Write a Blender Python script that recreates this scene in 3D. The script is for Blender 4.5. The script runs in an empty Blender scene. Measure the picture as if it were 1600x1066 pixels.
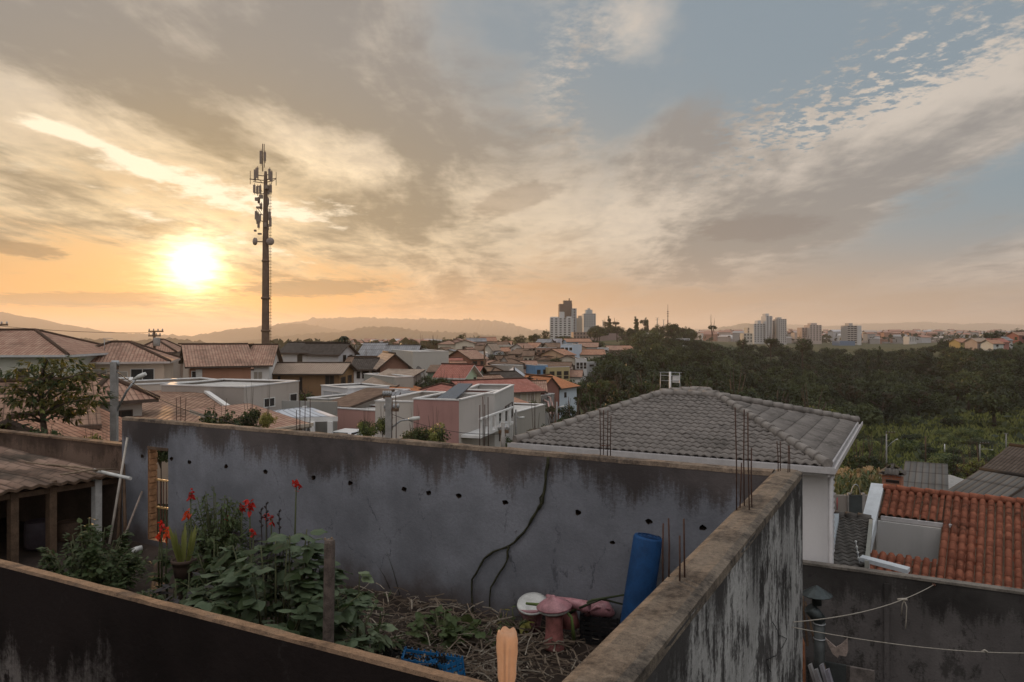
import bpy, bmesh, math, random
from mathutils import Vector, Matrix, noise as mnoise
R = math.radians
random.seed(7)
SC = bpy.context.scene
COL = SC.collection
# ---------------------------------------------------------------- camera frame used to lay the place out
F = 1180.0                      # focal length in photo pixels (1600 wide)
YAW = R(28.1)
FW = Vector((-math.sin(YAW), math.cos(YAW), 0)); RT = Vector((math.cos(YAW), math.sin(YAW), 0))
HOR = 518.0
def zv(v, d): return -(v - HOR) / F * d
def W(u, v, d): return RT * ((u - 800) / F * d) + FW * d + Vector((0, 0, zv(v, d)))
def P(u, d, z=0.0): return RT * ((u - 800) / F * d) + FW * d + Vector((0, 0, z))
def dirx(u):
    return RT * ((u - 800) / F) + FW
def onY(u, v, Y):
    k = dirx(u); return W(u, v, Y / k.y)
def onX(u, v, X):
    k = dirx(u); return W(u, v, X / k.x)
def onZ(u, v, z):
    return W(u, v, -z * F / (v - HOR))
def ud(p):
    d = p.dot(FW); return (800 + F * p.dot(RT) / d, d) if d > 0.5 else (800, 0.5)
# ---------------------------------------------------------------- objects
ORG = {}
def tag(o, label=None, cat=None, group=None, kind=None):
    if label: o['label'] = label
    if cat: o['category'] = cat
    if group: o['group'] = group
    if kind: o['kind'] = kind
    return o
def thing(name, label, cat, loc=(0, 0, 0), group=None):
    o = bpy.data.objects.new(name, None); COL.objects.link(o)
    o.location = loc; o.empty_display_size = 0.2
    ORG[o.name] = Vector(loc)
    return tag(o, label, cat, group)
class MB:
    def __init__(s): s.v = []; s.f = []; s.m = []; s.uv = []; s.sm = []
    def vert(s, p): s.v.append(tuple(p)); return len(s.v) - 1
    def face(s, pts, m=0, uv=None, smooth=False):
        b = len(s.v); s.v.extend(tuple(p) for p in pts); s.f.append(tuple(range(b, b + len(pts))))
        s.m.append(m); s.uv.append(uv); s.sm.append(smooth)
    def fidx(s, idx, m=0, uv=None, smooth=False):
        s.f.append(tuple(idx)); s.m.append(m); s.uv.append(uv); s.sm.append(smooth)
    def obox(s, o, a, b, c, m=0):
        o, a, b, c = Vector(o), Vector(a), Vector(b), Vector(c)
        k = len(s.v)
        for p in (o, o + a, o + a + b, o + b, o + c, o + a + c, o + a + b + c, o + b + c): s.v.append(tuple(p))
        fl = a.cross(b).dot(c) < 0
        for q in ((0, 3, 2, 1), (4, 5, 6, 7), (0, 1, 5, 4), (1, 2, 6, 5), (2, 3, 7, 6), (3, 0, 4, 7)):
            q = q[::-1] if fl else q
            s.f.append(tuple(k + i for i in q)); s.m.append(m); s.uv.append(None); s.sm.append(False)
    def box(s, c, sx, sy, sz, rz=0.0, m=0):      # c = centre of the bottom
        c = Vector(c); a = Vector((math.cos(rz), math.sin(rz), 0)); b = Vector((-a.y, a.x, 0))
        s.obox(c - a * sx / 2 - b * sy / 2, a * sx, b * sy, Vector((0, 0, sz)), m)
    def slab(s, pts, th, m=0, m2=None, uv=None):  # polygon with a thickness downwards
        pts = [Vector(p) for p in pts]; n = (pts[1] - pts[0]).cross(pts[2] - pts[0]).normalized()
        if n.z < 0: pts = pts[::-1]; n = -n; uv = uv[::-1] if uv else None
        lo = [p - Vector((0, 0, th)) for p in pts]; m2 = m if m2 is None else m2
        s.face(pts, m, uv); s.face(lo[::-1], m2)
        for i in range(len(pts)):
            j = (i + 1) % len(pts); s.face([pts[i], lo[i], lo[j], pts[j]], m2)
    def tube(s, pts, r, n=8, m=0, cap=True, smooth=True):
        pts = [Vector(p) for p in pts]; rr = r if isinstance(r, (list, tuple)) else [r] * len(pts)
        rings = []; up = None
        for i, p in enumerate(pts):
            t = (pts[min(i + 1, len(pts) - 1)] - pts[max(i - 1, 0)]).normalized()
            if up is None: up = Vector((0, 0, 1)) if abs(t.z) < .9 else Vector((1, 0, 0))
            x = t.cross(up).normalized(); y = x.cross(t).normalized(); up = y
            k = len(s.v)
            for j in range(n):
                a = 2 * math.pi * j / n; s.v.append(tuple(p + (x * math.cos(a) + y * math.sin(a)) * rr[i]))
            rings.append(k)
        for i in range(len(pts) - 1):
            for j in range(n):
                s.fidx((rings[i] + j, rings[i] + (j + 1) % n, rings[i + 1] + (j + 1) % n, rings[i + 1] + j), m, None, smooth)
        if cap:
            s.fidx(tuple(rings[0] + j for j in range(n))[::-1], m); s.fidx(tuple(rings[-1] + j for j in range(n)), m)
    def lathe(s, prof, c, n=20, m=0, ax=None, sx=1.0, sy=1.0, smooth=True):   # prof: [(r,z)], c centre
        c = Vector(c); k = len(s.v); M = ax or Matrix.Identity(3)
        for r, z in prof:
            for j in range(n):
                a = 2 * math.pi * j / n
                s.v.append(tuple(c + M @ Vector((r * math.cos(a) * sx, r * math.sin(a) * sy, z))))
        for i in range(len(prof) - 1):
            for j in range(n):
                s.fidx((k + i * n + j, k + i * n + (j + 1) % n, k + (i + 1) * n + (j + 1) % n, k + (i + 1) * n + j), m, None, smooth)
        s.fidx(tuple(k + j for j in range(n))[::-1], m)
        e = k + (len(prof) - 1) * n; s.fidx(tuple(e + j for j in range(n)), m)
    def build(s, name, mats, parent=None, loc=None, bevel=0.0):
        if not isinstance(mats, (list, tuple)): mats = [mats]
        if parent is not None: org = ORG[parent.name]
        elif loc is not None: org = Vector(loc)
        else:
            xs = [p[0] for p in s.v]; ys = [p[1] for p in s.v]; zs = [p[2] for p in s.v]
            org = Vector(((min(xs) + max(xs)) / 2, (min(ys) + max(ys)) / 2, min(zs)))
        me = bpy.data.meshes.new(name)
        me.from_pydata([(p[0] - org.x, p[1] - org.y, p[2] - org.z) for p in s.v], [], s.f)
        for m in mats: me.materials.append(m)
        me.polygons.foreach_set('material_index', s.m); me.polygons.foreach_set('use_smooth', s.sm)
        if any(u for u in s.uv):
            l = me.uv_layers.new(name='UVMap'); i = 0; dat = [0.0] * (2 * len(me.loops))
            for f, u in zip(s.f, s.uv):
                for k in range(len(f)):
                    if u: dat[2 * i], dat[2 * i + 1] = u[k]
                    i += 1
            l.data.foreach_set('uv', dat)
        me.update()
        o = bpy.data.objects.new(name, me); COL.objects.link(o)
        if parent is not None: o.parent = parent; ORG[o.name] = ORG[parent.name]
        else: o.location = org; ORG[o.name] = org
        if bevel:
            b = o.modifiers.new('bevel', 'BEVEL'); b.width = bevel; b.segments = 2; b.limit_method = 'ANGLE'
        return o
def copy_tree(o, parent=None):
    c = o.copy(); COL.objects.link(c); c.parent = parent
    for ch in [x for x in CHILD.get(o.name, [])]: copy_tree(ch, c)
    return c
CHILD = {}
def index_children():
    CHILD.clear()
    for o in bpy.data.objects:
        if o.parent: CHILD.setdefault(o.parent.name, []).append(o)
# ---------------------------------------------------------------- node expressions
class X:
    def __init__(s, nt, k): s.nt = nt; s.k = k
    def _m(s, op, *a, cl=False):
        n = s.nt.nodes.new('ShaderNodeMath'); n.operation = op; n.use_clamp = cl
        for i, q in enumerate((s,) + a):
            if isinstance(q, X): s.nt.links.new(q.k, n.inputs[i])
            else: n.inputs[i].default_value = q
        return X(s.nt, n.outputs[0])
    def __add__(s, o): return s._m('ADD', o)
    __radd__ = __add__
    def __sub__(s, o): return s._m('SUBTRACT', o)
    def __rsub__(s, o): return (s * -1.0) + o
    def __mul__(s, o): return s._m('MULTIPLY', o)
    __rmul__ = __mul__
    def __truediv__(s, o): return s._m('DIVIDE', o)
    def pw(s, o): return s._m('POWER', o)
    def cl(s): return s._m('ADD', 0.0, cl=True)
    def mx(s, o): return s._m('MAXIMUM', o)
    def mn(s, o): return s._m('MINIMUM', o)
    def fl(s): return s._m('FLOOR')
    def fr(s): return s._m('FRACT')
    def ab(s): return s._m('ABSOLUTE')
    def ss(s, a, b):
        n = s.nt.nodes.new('ShaderNodeMapRange'); n.interpolation_type = 'SMOOTHSTEP'
        s.nt.links.new(s.k, n.inputs[0]); n.inputs[1].default_value = a; n.inputs[2].default_value = b
        n.inputs[3].default_value = 0; n.inputs[4].default_value = 1
        return X(s.nt, n.outputs[0])
def setin(nt, n, key, val):
    i = n.inputs[key]
    if isinstance(val, X): nt.links.new(val.k, i)
    elif isinstance(val, (tuple, list)): i.default_value = tuple(val) + ((1.0,) if len(val) == 3 and len(i.default_value) == 4 else ())
    else: i.default_value = val
def comb(nt, x, y, z):
    n = nt.nodes.new('ShaderNodeCombineXYZ')
    for i, q in enumerate((x, y, z)): setin(nt, n, i, q)
    return X(nt, n.outputs[0])
def sep(nt, v):
    n = nt.nodes.new('ShaderNodeSeparateXYZ'); nt.links.new(v.k, n.inputs[0])
    return [X(nt, o) for o in n.outputs]
def noise(nt, vec, scale, detail=4.0, rough=0.55, dist=0.0, two=False):
    n = nt.nodes.new('ShaderNodeTexNoise'); n.noise_dimensions = '2D' if two else '3D'; nt.links.new(vec.k, n.inputs['Vector'])
    n.inputs['Scale'].default_value = scale; n.inputs['Detail'].default_value = detail
    n.inputs['Roughness'].default_value = rough; n.inputs['Distortion'].default_value = dist
    return X(nt, n.outputs[0])
def mix(nt, f, a, b):
    n = nt.nodes.new('ShaderNodeMix'); n.data_type = 'RGBA'
    setin(nt, n, 0, f); setin(nt, n, 6, a); setin(nt, n, 7, b)
    return X(nt, n.outputs[2])
def cmul(nt, c, k):
    n = nt.nodes.new('ShaderNodeVectorMath'); n.operation = 'SCALE'
    nt.links.new(c.k, n.inputs[0]) if isinstance(c, X) else None
    if not isinstance(c, X): n.inputs[0].default_value = c[:3]
    setin(nt, n, 3, k); return X(nt, n.outputs[0])
def cadd(nt, a, b):
    n = nt.nodes.new('ShaderNodeVectorMath'); n.operation = 'ADD'
    setin(nt, n, 0, a if isinstance(a, X) else a[:3]); setin(nt, n, 1, b if isinstance(b, X) else b[:3]); return X(nt, n.outputs[0])
def S(r, g, b):                  # sRGB 0-255 to linear
    f = lambda c: (c / 12.92 if c <= .04045 else ((c + .055) / 1.055) ** 2.4)
    return (f(r / 255), f(g / 255), f(b / 255))
def newmat(name):
    m = bpy.data.materials.new(name); m.use_nodes = True; nt = m.node_tree
    b = nt.nodes['Principled BSDF']; b.inputs['Specular IOR Level'].default_value = 0.3
    return m, nt, b
def pos(nt): return X(nt, nt.nodes.new('ShaderNodeNewGeometry').outputs['Position'])
def bump(nt, b, h, strength=.3, dist=.02):
    n = nt.nodes.new('ShaderNodeBump'); n.inputs['Strength'].default_value = strength; n.inputs['Distance'].default_value = dist
    nt.links.new(h.k, n.inputs['Height']); nt.links.new(n.outputs[0], b.inputs['Normal'])
# ================================================================ materials
MATS = {}
def plain(rgb, rough=.75, var=.18, scale=3.0, metal=0.0, bmp=0.0, name=None):
    key = ('p', rgb, rough, var, scale, metal, bmp)
    if key in MATS: return MATS[key]
    m, nt, b = newmat(name or 'surface'); p = pos(nt)
    n = noise(nt, p, scale, 5, .6); n2 = noise(nt, p, scale * 9, 3, .6)
    f = (n * .7 + n2 * .3).ss(.3, .7)
    c = mix(nt, f, tuple(x * (1 - var) for x in rgb), tuple(min(1, x * (1 + var)) for x in rgb))
    setin(nt, b, 'Base Color', c); b.inputs['Roughness'].default_value = rough; b.inputs['Metallic'].default_value = metal
    if bmp: bump(nt, b, n2, bmp, .02)
    MATS[key] = m; return m
def paint(rgb, dirt=.35):        # painted or plastered house wall with rain streaks and blotches
    key = ('w', rgb, dirt)
    if key in MATS: return MATS[key]
    m, nt, b = newmat('painted_wall'); p = pos(nt); x, y, z = sep(nt, p)
    st = noise(nt, comb(nt, x * 2.0, y * 2.0, z * .22), 1.0, 4, .65)
    bl = noise(nt, p, .7, 5, .6); fine = noise(nt, p, 14, 3, .6)
    f = ((st - .5) * 1.3 + (bl - .5) * .9 + .42).ss(.35, .95)
    c = mix(nt, f * dirt, rgb, tuple(q * .38 for q in rgb))
    c = mix(nt, (fine - .35).cl() * .5, c, tuple(min(1, q * 1.12) for q in rgb))
    setin(nt, b, 'Base Color', c); b.inputs['Roughness'].default_value = .85
    bump(nt, b, fine, .15, .01); MATS[key] = m; return m
def tiles(ca, cb, w=.22, h=.36, moss=.3, name='roof_tiles'):   # tile courses for roofs laid out in UV metres
    key = ('t', ca, cb, w, h, moss)
    if key in MATS: return MATS[key]
    m, nt, b = newmat(name)
    u, v, _ = sep(nt, X(nt, nt.nodes.new('ShaderNodeUVMap').outputs[0])); p = pos(nt)
    cu = (u * (1 / w)); cv = (v * (1 / h))
    wn = nt.nodes.new('ShaderNodeTexWhiteNoise'); wn.noise_dimensions = '3D'
    nt.links.new(comb(nt, cu.fl(), cv.fl(), 0.0).k, wn.inputs['Vector']); rnd = X(nt, wn.outputs['Value'])
    prof = (cu.fr() - .5).ab() * 2.0                      # 0 at the crown of a tile, 1 in the channel
    row = cv.fr()
    big = noise(nt, p, .45, 5, .6); mid = noise(nt, p, 2.2, 4, .6)
    c = mix(nt, (rnd * .65 + (mid - .3) * .6).cl(), ca, cb)
    c = mix(nt, (big.ss(.48, .72)) * moss, c, (.035, .032, .026))
    ch = prof.ss(.72, 1.0)
    c = mix(nt, ch * .6, c, (.02, .015, .012)); c = mix(nt, row.ss(.14, .0) * .6, c, (.02, .015, .012))
    setin(nt, b, 'Base Color', c); b.inputs['Roughness'].default_value = .9; b.inputs['Specular IOR Level'].default_value = .12
    h_ = (1.0 - prof * prof) * 1.0 + (1.0 - row) * .5
    bump(nt, b, h_, .7, .06); MATS[key] = m; return m
def mouldy(name, base, mould, top, reach, amount=.5, patch=.4, axis='x', streak=3.0, spots=.0, low=None, seed=0.0, scale=1.0):
    """plaster whose mould starts at the top edge and runs down in streaks, with free patches below"""
    m, nt, b = newmat(name); p = pos(nt); x, y, z = sep(nt, p)
    a = (x if axis == 'x' else y) + seed
    t = (top - z) * (1 / reach)
    st = noise(nt, comb(nt, a * streak * .42, z * .30, 0.0), 1.0, 6, .6)
    st2 = noise(nt, comb(nt, a * streak * 2.2, z * .5, 3.0), 1.0, 5, .65)
    fine = noise(nt, comb(nt, a, z, 7.0), 22.0, 4, .7)
    pt = noise(nt, comb(nt, a * 1.2 * scale, z * .8 * scale, 9.0), 1.3, 7, .68)
    pt2 = noise(nt, comb(nt, a * 5 * scale, z * 2.2 * scale, 2.0), 1.6, 6, .7)
    f1 = ((st - .5) * 1.9 + (st2 - .5) * .8 + (fine - .5) * .45 - t + amount + .35).ss(.25, .62)
    f2 = ((pt - .5) * 1.5 + (pt2 - .5) * .9 + (fine - .5) * .4 + patch - .5 + (st2 - .5) * .5).ss(.06, .3)
    f = f1.mx(f2)
    tone = noise(nt, comb(nt, a, z, 1.0), .8, 5, .6)
    bc = mix(nt, tone.ss(.3, .7), tuple(q * .74 for q in base), tuple(q * 1.2 for q in base))
    bc = mix(nt, fine.ss(.35, .7) * .3, bc, tuple(q * .6 for q in base))
    st3 = noise(nt, comb(nt, a * 1.3, z * .16, 5.0), 1.6, 4, .6)
    bc = mix(nt, st3.ss(.5, .8) * .35, bc, tuple(q * .55 for q in base))
    mc = mix(nt, tone.ss(.35, .65), mould, tuple(min(1, q * 2.0) for q in mould))
    c = mix(nt, f * .93, bc, mc)
    if low:
        c = mix(nt, ((z * -1.0 + low + (pt - .5) * 1.1)).ss(-.25, .45) * .75, c, (.06, .04, .03))
    vo = nt.nodes.new('ShaderNodeTexVoronoi'); vo.feature = 'DISTANCE_TO_EDGE'; vo.inputs['Scale'].default_value = .75; nt.links.new(comb(nt, a + (pt - .5) * .9, z * .8 + (pt2 - .5) * .35, 0.0).k, vo.inputs['Vector'])
    cr = X(nt, vo.outputs['Distance']).ss(.010, .002) * pt2.ss(.45, .6)
    c = mix(nt, cr * .6, c, tuple(q * .25 for q in base))
    setin(nt, b, 'Base Color', c); b.inputs['Roughness'].default_value = .95; b.inputs['Specular IOR Level'].default_value = .04
    bump(nt, b, fine * .7 + pt2 * .8 + f * .3, .5, .02); return m
def concrete_top(name, ca, cb):
    m, nt, b = newmat(name); p = pos(nt)
    n1 = noise(nt, p, 2.4, 7, .68); n2 = noise(nt, p, 20, 6, .75); n3 = noise(nt, p, 90, 2, .6)
    f = ((n1 - .5) * 3.2 + (n2 - .5) * 1.8 + .5).cl()
    c = mix(nt, f, ca, cb); c = mix(nt, n3.ss(.56, .72) * .55, c, (.02, .015, .01))
    c = mix(nt, n1.ss(.56, .68) * .6, c, (.045, .036, .028))
    setin(nt, b, 'Base Color', c); b.inputs['Roughness'].default_value = .95
    bump(nt, b, n2 * .7 + n3 * .5, .6, .03); return m
def leafmat(name, ca, cb, trans=.35, rough=.55):
    m, nt, b = newmat(name); p = pos(nt)
    oi = nt.nodes.new('ShaderNodeObjectInfo'); rnd = X(nt, oi.outputs['Random'])
    n = noise(nt, p, 1.1, 3, .6); n2 = noise(nt, p, 17, 2, .6)
    f = ((n - .5) * 1.0 + (n2 - .5) * .8 + rnd * 1.1 - .05).cl()
    c = mix(nt, f, ca, cb); setin(nt, b, 'Base Color', c); b.inputs['Roughness'].default_value = rough
    tr = nt.nodes.new('ShaderNodeBsdfTranslucent'); nt.links.new(cmul(nt, c, 1.3).k, tr.inputs['Color'])
    ms = nt.nodes.new('ShaderNodeMixShader'); ms.inputs[0].default_value = trans
    nt.links.new(b.outputs[0], ms.inputs[1]); nt.links.new(tr.outputs[0], ms.inputs[2])
    nt.links.new(ms.outputs[0], nt.nodes['Material Output'].inputs['Surface']); return m
def glassmat():
    m, nt, b = newmat('window_glass'); b.inputs['Base Color'].default_value = (.02, .022, .025, 1)
    b.inputs['Roughness'].default_value = .12; b.inputs['Specular IOR Level'].default_value = .5; return m
GLASS = glassmat()
TERRA = tiles((.33, .16, .105), (.48, .28, .19)); TERRA_OLD = tiles((.29, .16, .118), (.44, .29, .215), moss=.4)
TERRA_DK = tiles((.20, .11, .078), (.40, .26, .185), w=.24, h=.36, moss=.5); GREYT = tiles((.10, .085, .075), (.17, .145, .13), moss=.4)
PINKT = tiles((.30, .11, .085), (.42, .19, .15), moss=.15); ORANGET = tiles((.40, .15, .07), (.52, .24, .12), moss=.15)
BROWNT = tiles((.16, .10, .075), (.25, .17, .12), moss=.4); LIGHTT = tiles((.30, .22, .17), (.42, .33, .26), moss=.4)
DARKT = tiles((.055, .045, .04), (.10, .085, .075), moss=.3)
FIBRO = tiles((.20, .20, .21), (.30, .30, .31), w=.35, h=2.4, moss=.4, name='fibre_sheet'); METALR = tiles((.42, .44, .48), (.52, .54, .58), w=.5, h=6.0, moss=.12, name='metal_sheet')
WHITE = plain((.62, .61, .60), .6, .10); WOOD = plain((.11, .07, .045), .8, .4, 6, bmp=.4); WOODL = plain((.22, .16, .11), .8, .35, 8, bmp=.3)
RUST = plain((.10, .045, .03), .8, .5, 14, bmp=.4); CONC = plain((.27, .26, .25), .9, .22, 4, bmp=.3); DKMETAL = plain((.06, .055, .05), .6, .3, 5)
STEEL = plain((.32, .33, .34), .45, .15, 4, metal=.6); CABLE = plain((.03, .03, .03), .6, .1); BRICK = plain((.32, .15, .09), .9, .35, 7, bmp=.5)
SOIL = plain((.036, .025, .019), .95, .5, 2.0, bmp=.6)
# ================================================================ camera, sky, sun, air
cam = bpy.data.objects.new('camera', bpy.data.cameras.new('camera')); COL.objects.link(cam); SC.camera = cam
cam.data.sensor_width = 36; cam.data.lens = 36 * F / 1600; cam.data.clip_end = 20000; cam.data.clip_start = .05
cam.rotation_euler = (R(90), 0, YAW); cam.data.shift_y = -15 / 1600
SUN_AZ = math.atan((300 - 800) / F); SUN_EL = math.atan((518 - 415) / F * math.cos(SUN_AZ))
_k = dirx(300).normalized(); SUND = Vector((_k.x * math.cos(SUN_EL), _k.y * math.cos(SUN_EL), math.sin(SUN_EL)))
sl = bpy.data.lights.new('sun', 'SUN'); sl.energy = 3.4; sl.angle = R(.6); sl.color = (1, .56, .25)
so = bpy.data.objects.new('sun', sl); COL.objects.link(so); so.rotation_euler = SUND.to_track_quat('Z', 'Y').to_euler()
def make_world():
    w = bpy.data.worlds.new('World'); SC.world = w; w.use_nodes = True; nt = w.node_tree
    bg = nt.nodes['Background']
    tc = nt.nodes.new('ShaderNodeTexCoord'); d = X(nt, tc.outputs['Generated'])
    rot = nt.nodes.new('ShaderNodeVectorRotate'); rot.rotation_type = 'Z_AXIS'; rot.inputs['Angle'].default_value = -YAW
    nt.links.new(d.k, rot.inputs['Vector']); x, y, z = sep(nt, X(nt, rot.outputs[0]))
    A = x._m('ARCTAN2', y); E = z._m('ARCSINE'); V1 = comb(nt, A, E, 1.0); V2 = comb(nt, A * A, E * E, A * E)
    def ae(u, v):
        a = math.atan((u - 800) / F); return a, math.atan((518 - v) / F * math.cos(a))
    def blob(u, v, su, sv, rot=0.0, pw=1.0):      # soft patch at a heading and height of the sky, sizes in px, rot deg (up-right positive)
        a, e = ae(u, v)
        c, q = math.cos(R(rot)), math.sin(R(rot)); i, j = (F / su) ** 2, (F / sv) ** 2
        aa = -(c * c * i + q * q * j); bb = -(q * q * i + c * c * j); ab = -2 * c * q * (i - j)      # exponent as a quadratic form in heading and height
        k1 = (-2 * aa * a - ab * e, -2 * bb * e - ab * a, aa * a * a + bb * e * e + ab * a * e)
        n1_ = nt.nodes.new('ShaderNodeVectorMath'); n1_.operation = 'DOT_PRODUCT'; nt.links.new(V1.k, n1_.inputs[0]); n1_.inputs[1].default_value = k1
        n2_ = nt.nodes.new('ShaderNodeVectorMath'); n2_.operation = 'DOT_PRODUCT'; nt.links.new(V2.k, n2_.inputs[0]); n2_.inputs[1].default_value = (aa, bb, ab)
        return (X(nt, n1_.outputs['Value']) + X(nt, n2_.outputs['Value']))._m('EXPONENT')
    # angle to the sun
    dp = nt.nodes.new('ShaderNodeVectorMath'); dp.operation = 'DOT_PRODUCT'; nt.links.new(d.k, dp.inputs[0]); dp.inputs[1].default_value = SUND
    sa = X(nt, dp.outputs['Value']).mn(1.0)._m('ARCCOSINE')            # radians
    # clear sky: physical sky plus measured haze colours along the horizon
    sk = nt.nodes.new('ShaderNodeTexSky'); sk.sky_type = 'NISHITA'; sk.sun_disc = False
    sk.sun_elevation = SUN_EL; sk.sun_rotation = math.atan2(SUND.x, SUND.y); sk.dust_density = 2.0; sk.air_density = 1.0
    nish = cmul(nt, X(nt, sk.outputs[0]), .05)
    up = z.mx(0.0)
    hz = (up * -9.0)._m('EXPONENT'); 
    west = (sa * -1.9)._m('EXPONENT') * (1.0 - up.ss(.07, .40) * .62)
    west0 = (sa * -1.9)._m('EXPONENT')
    low = mix(nt, west0.ss(.10, .74), S(184, 164, 146), S(228, 164, 94))
    mid = mix(nt, west.ss(.10, .6), S(140, 158, 168), S(206, 176, 138))
    top = mix(nt, west.ss(.08, .5), S(141, 156, 167), S(160, 155, 144))
    clear = mix(nt, up.ss(.10, .42), mid, top); clear = mix(nt, hz.ss(.22, .75), clear, low)
    clear = mix(nt, .12, clear, nish)
    # cloud sheet: noise on a flat layer overhead, stretched along the wind
    iz = (z.mx(0.0) + .085)
    px = x / iz; py = y / iz
    pl = comb(nt, px * 1.0, py * .42, 0.0)
    wv = nt.nodes.new('ShaderNodeTexNoise'); nt.links.new(pl.k, wv.inputs['Vector']); wv.noise_dimensions = '2D'; wv.inputs['Scale'].default_value = .9; wv.inputs['Detail'].default_value = 2
    wp = nt.nodes.new('ShaderNodeVectorMath'); wp.operation = 'MULTIPLY_ADD'; nt.links.new(wv.outputs['Color'], wp.inputs[0]); wp.inputs[1].default_value = (.55, .55, 0); nt.links.new(pl.k, wp.inputs[2])
    pw_ = X(nt, wp.outputs[0])
    n1 = noise(nt, pw_, .75, 5, .58, two=True); n2 = noise(nt, pw_, 2.6, 6, .6, two=True); n3 = noise(nt, comb(nt, px + 4.3, py * .75, 4.0), 9.0, 4, .6, two=True)
    fluff = noise(nt, comb(nt, px + 8.7, py * .8, 8.0), 5.0, 5, .62, two=True)
    cover = (n1 - .5) * 1.5 + (n2 - .5) * .5 + (n3 - .5) * .22 + .50
    for (s_, u, v, su, sv, r) in COVER: cover = cover + blob(u, v, su, sv, r) * s_
    fl2 = noise(nt, comb(nt, px * 1.0 + py * .35, py * .9 - px * .3, 2.0), 17.0, 5, .66, two=True)
    for (u, v, su, sv, r, s_) in FLECKS: cover = cover + blob(u, v, su, sv, r) * (fl2 - .47) * s_
    cov = cover.ss(.28, .76)
    thick = ((n2 - .5) * 1.65 + (n1 - .5) * 1.0 + (fluff - .5) * .75 + (n3 - .5) * .35 + .50)
    for (s_, u, v, su, sv, r) in THICK: thick = thick + blob(u, v, su, sv, r) * s_
    thick = thick.ss(.02, .98)
    lit = mix(nt, west.ss(.10, .80), S(202, 192, 181), S(230, 204, 162))
    shade = mix(nt, west.ss(.08, .62), S(147, 144, 141), S(155, 141, 117))
    cl = mix(nt, thick, lit, shade)
    # low cloud is seen through the same evening haze
    cl = mix(nt, hz.ss(.30, .9) * .8, cl, low)
    sky = mix(nt, cov, clear, cl)
    rim = (1.0 - thick) * cov * ((sa * -3.6)._m('EXPONENT')) * (fluff * 2.6 - .75)
    sky = cadd(nt, sky, cmul(nt, (1.0, .80, .52), rim.mx(0.0) * .8))
    # thin bright gaps round the sun, then the sun's own glare
    gap = (fluff * .55 + n2 * .45)
    silver = blob(160, 232, 150, 13, -19) * .75 + blob(320, 292, 200, 30, -10) * .95 + blob(60, 205, 70, 16, 10) * .5 + blob(545, 322, 70, 12, 4) * .6 + blob(330, 365, 120, 22, -14) * .75 + blob(450, 400, 90, 8, -14) * .55 + blob(190, 320, 130, 12, -24) * .45 + blob(250, 262, 210, 9, -16) * .6 + blob(420, 335, 150, 16, -8) * .45 + blob(70, 300, 90, 20, -30) * .4
    sv_ = ((fluff - .5) * 2.2 + (n3 - .5) * 1.3 + silver * .85).ss(.50, 1.30) * silver.mn(1.0)
    sky = mix(nt, sv_.cl(), sky, (1.10, .94, .70))
    for (u, v, su, sv, r, s_) in BARS:          # dark low bars of cloud
        k = (blob(u, v, su, sv, r) * 1.6 + (n3 - .5) * .9 + (fluff - .5) * .6 - .35).ss(.0, .55) * s_
        sky = mix(nt, k.cl(), sky, mix(nt, west.ss(.1, .7), S(126, 121, 118), S(150, 124, 92)))
    dim = (fluff - .5) * .5 + 1.0
    disc = ((sa * (1 / .023)) * (1.0 + (fluff - .5) * 1.1)).pw(1.35) * -1.0
    sky = cadd(nt, sky, cmul(nt, (1.0, .80, .46), disc._m('EXPONENT') * 5.0))
    sky = cadd(nt, sky, cmul(nt, (1.0, .58, .16), ((sa * -9.0)._m('EXPONENT')) * .30 * dim))
    # unseen sky behind the viewer, raised to add fill light on the land
    back = (y * -1.0).ss(-.30, .7)
    sky = mix(nt, back * .85, sky, (.66, .63, .62))
    sky = cmul(nt, sky, 1.0 + z.ss(.42, .85) * 1.5)          # unseen sky overhead, boosted to lift the ambient light
    ground = z.ss(-.02, -.12)
    sky = mix(nt, ground, sky, (.05, .045, .04))
    nt.links.new(sky.k, bg.inputs['Color']); bg.inputs['Strength'].default_value = 1.0
    w.cycles.sampling_method = 'NONE'
COVER = [  # strength, u, v, su, sv, tilt
    (.85, 1470, 205, 230, 55, 21), (-.42, 1490, 80, 190, 100, 25), (.45, 380, 120, 420, 190, -6), (.35, 800, 330, 380, 120, 8), (.42, 1330, 255, 330, 62, 22), (-.75, 1170, 70, 150, 110, 25), (-.4, 960, 170, 50, 60, 60),
    (-.55, 1500, 335, 200, 50, 12), (.30, 1010, 40, 70, 70, -30), (.35, 1190, 352, 170, 36, 4), (-.35, 120, 430, 240, 50, 0), (-.1, 1000, 470, 500, 40, 0), (.25, 1500, 430, 200, 25, 10), (.3, 1080, 210, 160, 70, 12)]
FLECKS = [(1480, 90, 190, 110, 25, 1.5), (900, 110, 60, 110, -10, 1.1), (1250, 200, 160, 60, 25, 3.0)]
THICK = [(.3, 80, 50, 220, 80, -10), (.3, 1480, 220, 200, 45, 21), (.42, 380, 90, 420, 120, -8), (.38, 740, 180, 220, 150, 20), (-.5, 1000, 60, 80, 70, -40), (-.6, 1500, 110, 170, 80, 25), (.32, 1180, 355, 110, 26, 3), (.5, 1370, 275, 260, 55, 22),
    (-.3, 880, 360, 120, 60, 0), (-.45, 480, 210, 120, 40, -20), (-.35, 860, 120, 40, 100, 10), (.25, 1060, 210, 150, 70, 12), (-.3, 90, 130, 120, 60, -20), (-.35, 620, 255, 130, 30, -14), (-.3, 930, 350, 110, 30, 8), (.3, 560, 330, 90, 22, -6), (-.3, 560, 110, 60, 90, 30)]
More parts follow.
